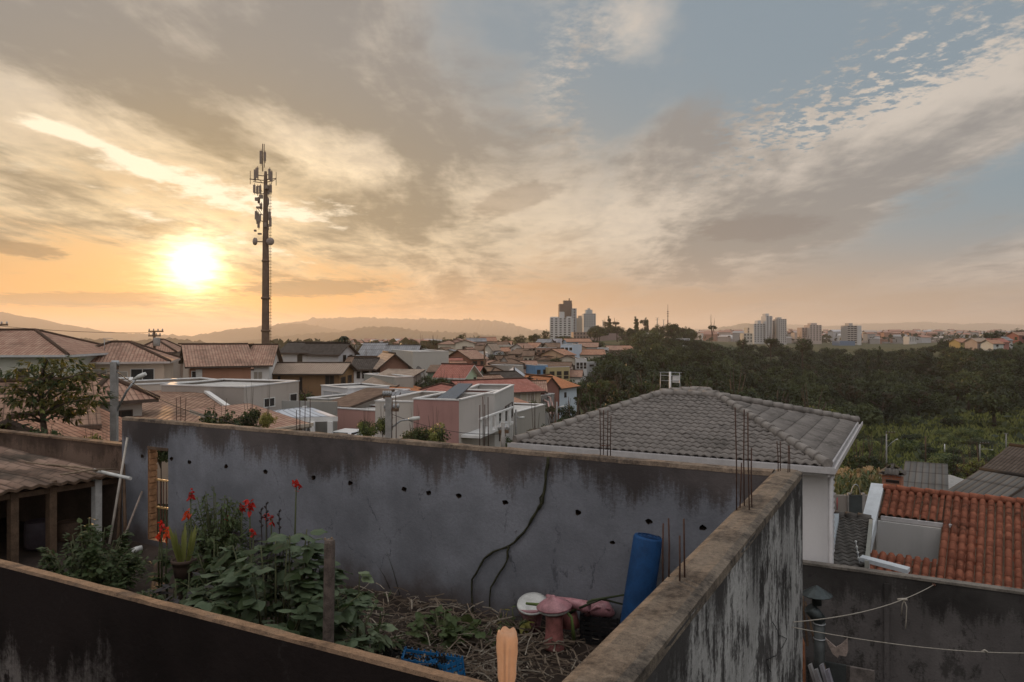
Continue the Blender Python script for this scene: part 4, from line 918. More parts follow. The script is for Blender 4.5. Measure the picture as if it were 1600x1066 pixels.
house('grey box fronted house with tall dark windows right of the pierced balcony', (773, 44.5), (803, 52), 2.5, 640, 700, 'flat', wall=(.44, .42, .40), wins=[('f', .18, .45, .42, .86, dict(frame=FRAME_D)), ('f', .5, .9, .5, .9, dict(frame=FRAME_D)), ('f', .2, .5, .1, .3, dict(frame=FRAME_D))], par=.9, dirt=.2)
house('plain grey gable end wall at the foot of the lane right of the modern house', (803, 52), (852, 58), 7, 648, 690, 'flat', wall=(.30, .28, .25), name='yard_building', cat='building', par=.1)
house('house with a salmon patch and small tile roof behind the grey box front', (806, 60), (822, 62), 6, 635, 668, 'gable', .9, .4, (.42, .2, .15), TERRA, [])
house('terracotta hip roofed house directly behind the modern house', (682, 56), (775, 58), 8, 634, 660, 'hip', 1.1, .4, (.38, .33, .28), PINKT, [('f', .2, .36, .3, .9, dict(pane=plain((.4, .45, .5), .6, .1)))])
house('house with a bright orange lean roof left of the terracotta hip', (650, 57), (708, 62), 4, 634, 660, 'shed', .9, .3, (.38, .33, .25), ORANGET, [])
house('low long house with a red roof and cream veranda wall behind the terracotta hip', (735, 73), (845, 77), 7, 616, 636, 'gable', .95, .4, (.40, .36, .29), PINKT, [('f', .62, .7, .2, .9, dict(pane=SHUT)), ('f', .8, .9, .2, .9, dict(pane=SHUT))])
house('dark brown red roof spreading below the light green house', (744, 84), (800, 86), 8, 609, 626, 'gable', 1.2, .4, (.3, .2, .17), TERRA_DK, [])
# ---- light green house
house('light green gable house with two slit windows and a pink tile roof', (723, 83), (745, 86.5), 3, 588, 612, 'gable_front', 1.1, .55, GREENW, PINKT, [('f', .15, .27, .3, .75, dm), ('f', .78, .9, .3, .8, dm)], dirt=.12, fascia=(.55, .52, .5))
house('light green wing with a pink tile roof left of the slit window gable', (692, 90), (722, 90), 7, 588, 610, 'gable', 1.2, .5, (.40, .47, .34), PINKT, [('f', .55, .65, .2, .8, dm)], dirt=.15)
house('small light green back gable behind the slit window gable', (742, 89), (757, 92), 2.5, 586, 606, 'gable_front', .9, .5, (.38, .42, .32), PINKT, [('f', .3, .5, .3, .7, dm)], dirt=.15)
house('dark green shed with a slanted edge left of the light green house', (668, 96), (690, 96), 5, 582, 606, 'shed', .6, .2, (.20, .27, .21), BROWNT, [])
house('cream house with a broad grey brown tile roof right of the light green house', (761, 102), (806, 104), 9, 594, 612, 'hip', 1.5, .4, (.36, .29, .24), BROWNT, [('f', .12, .3, .15, .8, dict(pane=SHUT)), ('f', .55, .75, .15, .8)])
house('big bluish white gable shed between the grey brown roof and the brick house', (784, 97), (823, 97), 8, 593, 612, 'gable_front', 1.15, .1, (.40, .44, .52), METALR, [('f', .25, .32, .1, .3, dm)], dirt=.1, name='shed_house', cat='shed')
house('grey gable house with a dark roof in front of the bluish white shed', (795, 88), (828, 90), 7, 600, 622, 'gable', 1.1, .45, (.30, .28, .25), DARKT, [])
house('small white lean roof house in front of the grey gable house', (816, 84), (842, 85), 5, 608, 622, 'gable_front', .7, .3, (.48, .5, .54), DARKT, [], dirt=.1)
house('low red brown house at the foot of the pink cables', (826, 80), (850, 80), 6, 612, 632, 'gable', .8, .4, (.26, .11, .09), TERRA_OLD, [('f', .25, .6, .1, .7, dict(pane=plain((.2, .09, .07), .8, .2)))])
house('brick house with an orange tile roof and pale blue plastered front', (874, 92), (901, 96), 8, 607, 630, 'gable', 1.2, .4, (.46, .52, .58), ORANGET, [('f', .28, .38, .35, .65, dm)], sidewall=(.24, .115, .09), dirt=.1)
house('brick side wing under the orange tile roof', (849, 90), (873, 91), 6, 606, 634, 'gable_front', 1.15, .25, (.22, .105, .085), ORANGET, [], dirt=.3)
house('grey yard wall house below the brick wing', (834, 78), (866, 82), 3, 622, 650, 'flat', wall=(.25, .24, .23), name='yard_building', cat='building', par=.1)
# ---- hillside houses further off: (label, u0, u1, distance, eave row, foot row, roof, rise, wall, tiles, windows)
HS = [('bright blue two bay house at the foot of the hill', 837, 856, 165, 573, 592, 'flat', .3, (.12, .23, .38), None, 2), ('mustard yellow low house beside the bright blue house', 857, 890, 165, 576, 594, 'flat', .3, (.40, .32, .17), None, 3),
 ('tall peach house with a red roof above the mustard house', 882, 898, 185, 555, 578, 'gable', 1.3, (.46, .31, .20), TERRA, 2), ('white two storey house with six windows right of the peach house', 900, 917, 180, 563, 577, 'flat', .3, (.50, .50, .50), None, 3),
 ('bluish white block house with three small windows high on the slope', 876, 895, 215, 540, 552, 'flat', .3, (.48, .54, .62), None, 3), ('narrow mint house with a red roof between dark trees', 852, 865, 190, 556, 572, 'gable', 1.2, (.36, .44, .40), TERRA, 2),
 ('red brick gable house beside the narrow mint house', 838, 851, 192, 560, 574, 'gable_front', 1.3, BRICKW, TERRA_OLD, 1), ('cream two storey house with a brown roof on the slope', 818, 832, 188, 556, 572, 'gable', 1.1, (.46, .42, .34), BROWNT, 2),
 ('white gable house with two dark windows, upper left of the cream house', 798, 817, 225, 544, 553, 'gable_front', 1.3, (.50, .47, .44), TERRA_OLD, 2), ('long terracotta roof house behind the white gable house', 819, 838, 232, 543, 551, 'gable', 1.3, (.36, .31, .27), TERRA, 2),
 ('low house with a bright white roof edge on the slope', 838, 853, 225, 545, 553, 'flat', .2, (.28, .17, .13), None, 2), ('cream house with two windows and a grey upper floor', 858, 878, 228, 543, 552, 'gable', 1.2, (.48, .42, .34), BROWNT, 2),
 ('white plastered gable shed at the foot of the dark pines', 756, 768, 215, 546, 556, 'gable_front', 1.5, (.48, .44, .38), LIGHTT, 0), ('pale pair of houses left of the white gable shed', 742, 755, 218, 548, 556, 'gable', 1.3, (.40, .35, .29), BROWNT, 1),
 ('big brick red house with a balcony roof above the light green house', 736, 760, 150, 561, 576, 'gable', 1.6, (.24, .11, .075), TERRA_OLD, 2), ('white house on top of the brick red house roof', 738, 762, 178, 553, 562, 'flat', .2, (.46, .45, .44), None, 2),
 ('small dark gabled house with white edges left of the pines', 768, 781, 172, 566, 578, 'gable_front', 1.4, (.22, .18, .15), BROWNT, 1), ('small white front house in the dark garden', 782, 793, 170, 565, 577, 'gable_front', 1.1, (.46, .44, .42), BROWNT, 1),
 ('plain grey wall house right of the white front house', 795, 818, 150, 574, 586, 'flat', .2, (.34, .31, .28), None, 0), ('brown low house behind the plain grey wall house', 794, 812, 196, 553, 561, 'gable', 1.1, (.3, .24, .2), BROWNT, 2),
 ('pale long wall house left of the brick red house', 701, 722, 160, 562, 570, 'flat', .2, (.44, .39, .34), None, 0), ('pink roofed house below the pale long wall house', 702, 724, 140, 572, 582, 'gable', 1.3, (.36, .28, .25), PINKT, 1),
 ('terracotta roofed house left above the light green house', 713, 733, 132, 578, 590, 'gable', 1.2, (.34, .27, .23), TERRA, 1), ('house with a water tank tower far left of the slope', 703, 716, 230, 550, 560, 'gable', 1.2, (.38, .33, .28), BROWNT, 1),
 ('small cream house with a flat porch left of the pale pair', 720, 734, 224, 550, 560, 'gable_front', 1.2, (.40, .34, .28), TERRA_OLD, 1), ('white roofed house in the row under the towers', 838, 858, 262, 536, 542, 'gable', 1.2, (.44, .42, .40), FIBRO, 1),
 ('low white walled house with a red roof in the trees', 952, 972, 290, 547, 554, 'gable', 1.5, (.44, .30, .25), TERRA_OLD, 2), ('white flat house left of the red roof in the trees', 935, 951, 285, 545, 553, 'flat', .5, (.48, .48, .49), None, 2),
 ('house with a terracotta roof and white porch in the trees', 974, 993, 292, 547, 553, 'gable', 1.5, (.46, .42, .40), TERRA, 2), ('small white house under the hilltop trees', 1012, 1031, 420, 521, 530, 'flat', .6, (.42, .42, .40), None, 2),
 ('bluish house half hidden among the hill trees', 1066, 1078, 380, 530, 540, 'flat', .5, (.36, .38, .40), None, 1), ('mauve house roof high on the left of the row', 770, 790, 250, 541, 548, 'gable', 1.3, (.36, .30, .27), BROWNT, 1),
 ('ochre house in the row below the pines', 786, 798, 260, 539, 546, 'gable', 1.2, (.38, .30, .22), TERRA, 1), ('pale tower house beside the row below the pines', 779, 786, 240, 541, 553, 'flat', .3, (.40, .36, .30), None, 2),
 ('white low house near the foot of the towers', 860, 872, 270, 531, 538, 'flat', .3, (.5, .48, .52), None, 1), ('grey house at the right end of the slope road', 917, 932, 200, 568, 576, 'flat', .3, (.3, .3, .3), None, 1)]
for lab, u0, u1, d, ve, vb, rf, rise, wl, rc, nw in HS:
    wins = []
    for i in range(nw):
        s = (i + .5) / nw; wins.append(('f', s - .16 / nw - .05, s + .16 / nw + .05, .4, .72, dict(frame=FRAME_D, pane=DK, detail=False)))
    if vb - ve > 13:
        for i in range(nw): s = (i + .5) / nw; wins.append(('f', s - .16 / nw - .05, s + .16 / nw + .05, .08, .3, dict(frame=FRAME_D, pane=DK, detail=False)))
    dd = random.uniform(-2, 3); house(lab, (u0, d), (u1, d + dd), random.uniform(6, 9), ve, vb, rf, rise, .4, wl, rc, wins, group='small houses on the far slope', dirt=.25, par=.25)

def more_slope_houses():
    r2 = random.Random(3); W_ = [('white', (.58, .56, .53)), ('cream', (.52, .46, .38)), ('pale pink', (.50, .36, .31)), ('peach', (.50, .36, .25)), ('grey', (.36, .35, .33)), ('pale blue', (.42, .50, .58))]; R_ = [('red tile', TERRA), ('brown tile', BROWNT), ('dark red tile', TERRA_OLD), ('grey sheet', FIBRO)]
    taken = [((h[1] + h[2]) / 2, (h[4] + h[5]) / 2) for h in HS]; n = 0; tries = 0
    while n < 58 and tries < 3000:
        tries += 1; v = r2.uniform(541, 604); u = r2.uniform(700, 925) if v < 580 else r2.uniform(748, 880); s = max(.35, (604 - v) / 62)
        d = 105 + 165 * s ** .9
        if u > 890 and v > 575 or (u > 905 and v < 548): continue
        if any(abs(u - a) < 11 and abs(v - b) < 9 for a, b in taken): continue
        taken.append((u, v)); n += 1; wn, wc = r2.choice(W_[:4] if r2.random() < .75 else W_); rn_, rm = r2.choice(R_); k = r2.uniform(5.5, 8.5) / d * F / 2; ht = r2.uniform(2.6, 4.6) / d * F
        nw = r2.choice((1, 2, 2, 3)); wins = [('f', (i + .5) / nw - .12, (i + .5) / nw + .12, .4, .72, dict(frame=FRAME_D, pane=DK, detail=False)) for i in range(nw)]
        house('small %s house with a %s roof on the far slope' % (wn, rn_), (u - k, d), (u + k, d + r2.uniform(-1.5, 1.5)), r2.uniform(5, 8), v - ht / 2, v + ht / 2, r2.choice(('gable', 'gable', 'gable_front', 'hip')), r2.uniform(.9, 1.4), .4, wc, rm, wins, group='small houses on the far slope', dirt=.25)
more_slope_houses()
# ================================================================ grey hip roof house, terracotta house and the lower yard on the right
def tile_face(mb, E0, E1, R0, R1, pitch, gauge, amp, lip, mi=0, prof=None, segs=6, jitter=.014):
    """real tile courses on a roof face: eave E0->E1, ridge R0->R1"""
    E0, E1, R0, R1 = map(Vector, (E0, E1, R0, R1)); ex = (E1 - E0).normalized(); up = (R0 - E0); up -= ex * up.dot(ex); Ls = up.length; ey = up / Ls; nz = ex.cross(ey).normalized()
    if nz.z < 0: nz = -nz
    rows = max(1, round(Ls / gauge)); g = Ls / rows; prof = prof or (lambda q: .5 + .5 * math.cos(q * 2 * math.pi))
    for r in range(rows):
        t0, t1 = r / rows, min(1.0, (r + 1.12) / rows)
        la, lb = (E0 + (R0 - E0) * t0 - E0).dot(ex), (E0 + (R0 - E0) * t1 - E0).dot(ex); ra, rb = (E1 + (R1 - E1) * t0 - E0).dot(ex), (E1 + (R1 - E1) * t1 - E0).dot(ex)
        x0, x1 = max(la, lb) - (pitch * .4 if abs(la - lb) > .01 else 0), min(ra, rb) + (pitch * .4 if abs(ra - rb) > .01 else 0)
        if x1 - x0 < .03: continue
        xs = []; i0 = math.floor(x0 / pitch * segs); i = i0
        while i / segs * pitch < x1: xs.append(min(max(i / segs * pitch, x0), x1)); i += 1
        xs.append(x1); lo = []; hi = []; bt = []
        for x in xs:
            tj = math.floor(x / pitch); jit = mnoise.noise(Vector((tj * 3.7, r * 5.1, 0))) * jitter
            h = amp * prof((x / pitch) % 1.0) + jit
            b = E0 + ex * x; q0 = b + ey * (Ls * t0 - lip * .4 * abs(jit) * 40 * .02) + nz * (h + lip); q1 = b + ey * (Ls * t1) + nz * h * .92
            k = len(mb.v); mb.v += [tuple(q0 - nz * (lip * .95)), tuple(q0), tuple(q1)]; lo.append(k)
        for a, b in zip(lo, lo[1:]):
            mb.fidx((a, b, b + 1, a + 1), mi); mb.fidx((a + 1, b + 1, b + 2, a + 2), mi, None, True)
def cap_line(mb, a, b, r=.13, L=.38, mi=0):
    a, b = Vector(a), Vector(b); n = max(1, round((b - a).length / L)); d = (b - a) / n
    for i in range(n):
        p = a + d * i; mb.tube([p + Vector((0, 0, .015)), p + d * 1.06 - Vector((0, 0, .005))], [r * 1.08, r * .94], 10, mi, True, True)
def realtile(name, ca, cb, moss, s=1.0):
    m, nt, b = newmat(name); p = pos(nt); g = nt.nodes.new('ShaderNodeTexVoronoi'); nt.links.new(p.k, g.inputs['Vector']); g.inputs['Scale'].default_value = 4.2
    cr = sep(nt, X(nt, g.outputs['Color']))[0]; n1 = noise(nt, p, .8 * s, 6, .65); n2 = noise(nt, p, 9, 5, .7); n3 = noise(nt, p, 45, 3, .7)
    c = mix(nt, (cr * .7 + (n2 - .35) * .7).cl(), ca, cb); c = mix(nt, ((n1 - .5) * 2 + (n2 - .5) * 1.5).ss(.0, .6) * moss, c, (.022, .02, .016)); c = mix(nt, n3.ss(.6, .75) * .35, c, (.05, .045, .035))
    setin(nt, b, 'Base Color', c); b.inputs['Roughness'].default_value = .95; b.inputs['Specular IOR Level'].default_value = .08; bump(nt, b, n3, .4, .01); return m
GTILE = realtile('grey_concrete_tile', (.140, .126, .117), (.212, .190, .175), .6); RTILE = realtile('red_clay_tile', (.17, .060, .038), (.31, .12, .075), .8); GCAP = realtile('grey_ridge_tile', (.19, .172, .158), (.27, .245, .225), .5); GTILE2 = realtile('dark_grey_tile', (.10, .092, .085), (.15, .14, .13), .5)
GUT = plain((.46, .44, .44), .5, .12, 3)
def grey_house():
    gz = -2.86; rz = -1.87; x0, x1, y0, y1 = -9.1, -1.62, 17.2, 26.3; ra, rb = Vector((-6.63, 21.75, rz)), Vector((-4.98, 21.75, rz))
    t = thing('hip_roof_house', 'white house with a big grey tiled hip roof behind the grey yard wall', 'house', (-5.3, 21, -9))
    a, b, c, d = Vector((x0, y0, gz)), Vector((x1, y0, gz)), Vector((x1, y1, gz)), Vector((x0, y1, gz))
    mb = MB(); pr = lambda q: (.5 + .5 * math.cos(q * 2 * math.pi)) ** .8
    tile_face(mb, a, b, ra, rb, .195, .275, .042, .024, 0, pr); tile_face(mb, b, c, rb, rb, .195, .42, .012, .022, 0, pr); tile_face(mb, c, d, rb, ra, .195, .275, .05, .03, 0, pr); tile_face(mb, d, a, ra, ra, .195, .275, .05, .03, 0, pr)
    lo = Vector((0, 0, -.06)); mb.slab([a + lo, b + lo, rb + lo, ra + lo], .05); mb.slab([b + lo, c + lo, rb + lo], .05); mb.slab([c + lo, d + lo, ra + lo, rb + lo], .05); mb.slab([d + lo, a + lo, ra + lo], .05)
    rf = mb.build('roof', GTILE, t); mb = MB(); u = Vector((0, 0, .05))
    for p, q in ((a, ra), (b, rb), (c, rb), (d, ra), (ra, rb)): cap_line(mb, p + u, q + u, .105, .40)
    pk = Vector((-5.95, 22.5, rz + .10)); 
    for p in (ra, rb, Vector((-5.9, 24.6, rz - .12))): cap_line(mb, Vector(p) + u, pk, .12, .4)
    mb.build('ridge_cap', GCAP, rf)
    mb = MB(); mb.slab([ra + u, rb + u, pk], .05); mb.slab([rb + u, Vector((-5.9, 24.6, rz - .12)), pk], .05); mb.build('ridge_peak', GTILE, rf)
    for nm, p, q, n in (('gutter', a, b, Vector((0, -1, 0))), ('gutter', b, c, Vector((1, 0, 0)))):
        mb = MB(); dv = q - p; ex = dv.normalized()
        mb.obox(p + n * .0 - ex * .1 + Vector((0, 0, -.20)), dv + ex * .22, n * .035, Vector((0, 0, .20))); mb.obox(p + n * .04 - ex * .12 + Vector((0, 0, -.13)), dv + ex * .26, n * .10, Vector((0, 0, .03))); mb.obox(p + n * .13 - ex * .14 + Vector((0, 0, -.12)), dv + ex * .30, n * .02, Vector((0, 0, .12))); mb.build(nm, GUT, t)
    WW = paint((.72, .70, .70), .16); mb = MB(); z0 = -11
    mb.obox((x0 + .5, y0 + .45, z0), (x1 - x0 - .55, 0, 0), (0, 1.3, 0), (0, 0, gz - .1 - z0)); mb.obox((x0 + .5, y0 + 1.75, z0), (x1 - x0 - 3.3, 0, 0), (0, y1 - y0 - 2.2, 0), (0, 0, gz - .1 - z0)); mb.build('wall', WW, t)
    mb = MB(); mb.obox((x0 + .2, y0 + .05, gz - .22), (x1 - x0 - .25, 0, 0), (0, .5, 0), (0, 0, .05)); mb.build('soffit', WHITE, t)
    # louvre shutter on the right side and the downpipe
    mb = MB(); n = 14
    for i in range(n): mb.obox((x1 - .045, y0 + .55, gz - .45 - i * .13), (.03, 0, -.05), (0, 1.1, 0), (0, 0, .025))
    sh = mb.build('shutter', plain((.36, .35, .36), .6, .1), t)
    mb = MB(); mb.tube([(x1 + .02, y0 + .22, gz - .1), (x1 + .02, y0 + .25, -9)], .05, 10); mb.build('downpipe', GUT, t)
    # roof aerials behind the ridge
    p = onY(1047, 612, 23.2); t2 = thing('roof_aerial', 'white post with a small wire cage standing behind the grey ridge', 'aerial', p)
    mb = MB(); mb.tube([p - Vector((0, 0, .5)), p + Vector((0, 0, .62))], .035, 10); mb.build('mast', WHITE, t2)
    for k, (zz, w) in enumerate(((.60, .36), (.5, .34), (.34, .30))):
        mb = MB(); mb.tube([p + Vector((-w, 0, zz)), p + Vector((w, .05, zz))], .011, 6); mb.build('crossbar', STEEL, t2)
    for s in (-1, 1):
        mb = MB(); mb.tube([p + Vector((s * .3, 0, .6)), p + Vector((s * .33, 0, -.3))], .012, 6); mb.build('strut', STEEL, t2)
    mb = MB(); mb.obox(p + Vector((.06, .06, .28)), (.22, 0, 0), (0, .08, 0), (0, 0, .2)); mb.build('box', WHITE, t2)
grey_house()
def dark_wall():
    t = thing('boundary_wall', 'sooty dark wall of the lower yard at the bottom right', 'wall', (4, DWY, -8)); zt = -4.88
    mb = MB(); mb.obox((-2.6, DWY, -9), (16, 0, 0), (0, .16, 0), (0, 0, zt - .05 + 9)); mb.build('wall_body', DARKWALL, t)
    mb = MB(); mb.obox((-2.6, DWY - .02, zt - .05), (16, 0, 0), (0, .2, 0), (0, 0, .05)); mb.build('coping', concrete_top('grey_coping', (.09, .08, .07), (.24, .21, .18)), t)
    mb = MB(); mb.obox((-.55, DWY - .05, -9), (.09, 0, 0), (0, .05, 0), (0, 0, zt + 8.8)); mb.build('pilaster', DARKWALL, t)
dark_wall()
def lower_yard():
    mb = MB(); mb.obox((RX1, 1, -7.95), (14, 0, 0), (0, DWY - 1, 0), (0, 0, .1)); mb.obox((-2.6, BY + .35, -7.95), (2.6 + RX1 - .004, 0, 0), (0, DWY - BY - .35, 0), (0, 0, .1))
    tag(mb.build('lower_yard_ground', plain((.06, .052, .048), .9, .4, 2, bmp=.4), loc=(2, 8, -7.9)), 'dark concrete floor of the lower yard', kind='structure')
    zf = -7.85; Y = DWY
    # chimney cap on a stove pipe
    p = onY(1276, 922, Y - .75); t = thing('chimney_cap', 'shiny metal chimney cap on a bent stove pipe before the dark wall', 'chimney cap', (p.x, p.y, zf))
    M = plain((.055, .064, .065), .5, .3, 5, metal=.7); mb = MB(); mb.lathe([(.30, -.10), (.305, -.085), (.12, .03), (.02, .09)], p, 12, 0, None, 1, 1, False); mb.build('cap', M, t)
    mb = MB(); mb.lathe([(.095, -.3), (.095, -.16), (.11, -.15), (.11, -.12), (.06, -.10)], p, 18); mb.build('collar', M, t)
    mb = MB(); mb.tube([p + Vector((-.13, -.05, -.36)), p + Vector((-.02, 0, -.5)), p + Vector((.10, .02, -.62))], [.12, .13, .11], 16); mb.build('elbow', M, t)
    mb = MB(); mb.tube([p + Vector((.05, .02, -.62)), (p.x + .05, p.y + .02, zf)], .105, 16); mb.build('stove_pipe', plain((.05, .055, .055), .5, .3, 6, metal=.4), t)
    for k, zz in enumerate((-.68, -.98)):
        mb = MB(); mb.lathe([(.112, 0), (.122, .012), (.112, .024)], (p.x + .05, p.y + .02, p.z + zz), 18); mb.build('pipe_band', STEEL, t)
    def box(nm, cat, lab, u, v, w, dpt, h, mat, rz=0, tilt=0, dy=.4, bev=.01):
        q = onY(u, v, Y - dy); q.z = zf; M = Matrix.Rotation(rz, 3, 'Z') @ Matrix.Rotation(tilt, 3, 'X'); mb = MB(); mb.obox(q + M @ Vector((-w / 2, 0, 0)), M @ Vector((w, 0, 0)), M @ Vector((0, dpt, 0)), M @ Vector((0, 0, h)))
        return tag(mb.build(nm, mat, loc=q, bevel=bev), lab, cat)
    h = lambda v, dy=.4, u=1300: onY(u, v, Y - dy).z - zf
    box('stone_slab', 'slab', 'dark square slab leaning on the foot of the dark wall, left one', 1305, 1050, .58, .05, h(1033), plain((.05, .055, .055), .4, .3, 3), 0, .08)
    box('stone_slab', 'slab', 'mottled grey slab leaning on the dark wall, right of the dark slab', 1344, 1050, .52, .05, h(1033), plain((.14, .12, .11), .7, .5, 5), 0, .08)
    cl = [(1289, 997), (1301, 1022), (1309, 1028), (1311, 1024), (1322, 1026), (1325, 1018), (1324, 998), (1313, 1008), (1306, 1012)]
    pts = [onY(u, v, Y - .5) for u, v in cl]; mb = MB(); k = len(pts); mb.v += [tuple(q) for q in pts] + [tuple(q + Vector((0, .05, 0))) for q in pts]
    mb.fidx(tuple(range(k))); mb.fidx(tuple(range(k, 2 * k))[::-1]); [mb.fidx((i, (i + 1) % k, k + (i + 1) % k, k + i)) for i in range(k)]
    tag(mb.build('broken_board', plain((.30, .24, .21), .9, .45, 10, bmp=.5), loc=pts[2]), 'pale speckled board with a broken notched edge on top of the slabs', 'board')
    # clay pieces, slats and glass stacked in the corner by the white wall
    CL = plain((.22, .085, .04), .85, .35, 6, bmp=.4)
    for k, (u, v, w, lab) in enumerate(((1247, 998, .24, 'tall brown clay piece standing farther back in the corner of the lower yard'), (1238, 1024, .26, 'tall brown clay piece with a chipped top, nearer in the corner'))):
        q = onY(u, v, Y - 1.2 - k * .9); H = q.z - zf; mb = MB(); c = Vector((q.x, q.y, zf)); prof = [(-w / 2, 0), (w / 2, 0), (w / 2 * 1.02, H * .6), (w / 2 * .92, H * .93), (w / 2 * .5, H), (-w / 2 * .6, H * .99), (-w / 2, H * .93)]
        n = len(prof); mb.v += [(c.x + a, c.y, c.z + b) for a, b in prof] + [(c.x + a, c.y + .16, c.z + b) for a, b in prof]; mb.fidx(tuple(range(n))); mb.fidx(tuple(range(n, 2 * n))[::-1]); [mb.fidx((i, (i + 1) % n, n + (i + 1) % n, n + i)) for i in range(n)]
        tag(mb.build('clay_piece', CL, loc=c), lab, 'clay piece')
    for k in range(4):
        q = onY(1262 + k * 9, 1040 + (k % 2) * 8, Y - .9 - k * .12); q2 = Vector((q.x + .35, q.y + .1, zf)); mb = MB(); mb.obox(q2, q - q2 + Vector((0, 0, .0)), Vector((.02, .10, 0)), Vector((.05, 0, .03)))
        tag(mb.build('pale_slat', plain((.34 - .04 * k, .33 - .04 * k, .33 - .03 * k), .6, .2, 6), loc=q2), ['first and leftmost pale slat leaning in the corner', 'second pale slat from the left in the leaning bundle', 'third pale slat from the left in the leaning bundle', 'rightmost pale slat of the leaning bundle'][k], 'slat', 'slats leaning in the lower yard')
    for k, (u0, v0, u1, v1) in enumerate(((1250, 900, 1262, 1010), (1258, 940, 1285, 1055), (1266, 945, 1290, 1050))):
        a, b = onY(u0, v0, Y - .25), onY(u1, v1, Y - .8); mb = MB(); mb.tube([a, b], .025, 7)
        tag(mb.build('stick', WOOD, loc=b), ['dark stick leaning against the white house wall', 'dark stick leaning beside the stove pipe, left one', 'dark stick leaning beside the stove pipe, right one'][k], 'stick')
    # clothes lines
    RP = plain((.30, .27, .23), .8, .25, 20); a = onX(1240, 972, RX1 + .01); b = onY(1459, 914, Y - .02); pts = [a + (b - a) * (i / 16) - Vector((0, 0, 4 * .13 * (i / 16) * (1 - i / 16))) for i in range(17)]
    t = thing('clothes_line', 'upper clothes line with a knotted tail, rising to the dark wall', 'clothes line', a, 'clothes lines in the lower yard'); mb = MB(); mb.tube(pts, .007, 6); mb.build('rope', RP, t)
    k = pts[11]; mb = MB(); mb.tube([k + Vector((0, 0, .02)), k + Vector((.05, 0, -.12)), k + Vector((.04, 0, -.38)), k + Vector((.03, 0, -.5))], .010, 6); mb.build('rope_tail', RP, t)
    mb = MB(); mb.tube([k + Vector((.02, 0, .02)), k + Vector((-.02, 0, -.1)), k + Vector((-.03, 0, -.27))], .009, 6); mb.build('rope_tail', RP, t); mb = MB(); mb.tube([k - Vector((.09, 0, .02)), k + Vector((.06, 0, .012))], .024, 8); mb.build('knot', RP, t)
    mb = MB(); mb.lathe([(.03, -.02), (.035, 0), (.03, .02)], b, 10); mb.build('hook', RUST, t)
    a = onX(1237, 980, RX1 + .01); b = Vector((9.5, 12.5, -5.35)); t = thing('clothes_line', 'lower clothes line sagging across to the right edge', 'clothes line', a, 'clothes lines in the lower yard'); b = W(1640, 1020, 12.0)
    pts = [a + (b - a) * (i / 16) - Vector((0, 0, 4 * .10 * (i / 16) * (1 - i / 16))) for i in range(17)]; mb = MB(); mb.tube(pts, .006, 6); mb.build('rope', RP, t); k = pts[11]; mb = MB(); mb.tube([k - Vector((.04, 0, 0)), k + Vector((0, 0, .03)), k + Vector((.04, 0, 0))], .014, 6); mb.build('knot', RP, t)
    w = [onX(1207 + 9 * math.sin(i * .5) + (14 if 3 < i < 9 else 0), 972 + i * 6.5, RX1 + .012) for i in range(13)]; mb = MB(); mb.tube(w, .004, 5); tag(mb.build('loose_wire', CABLE, loc=w[0]), 'thin loose dark wire looped down the mouldy white side of the wall', 'wire')
lower_yard()
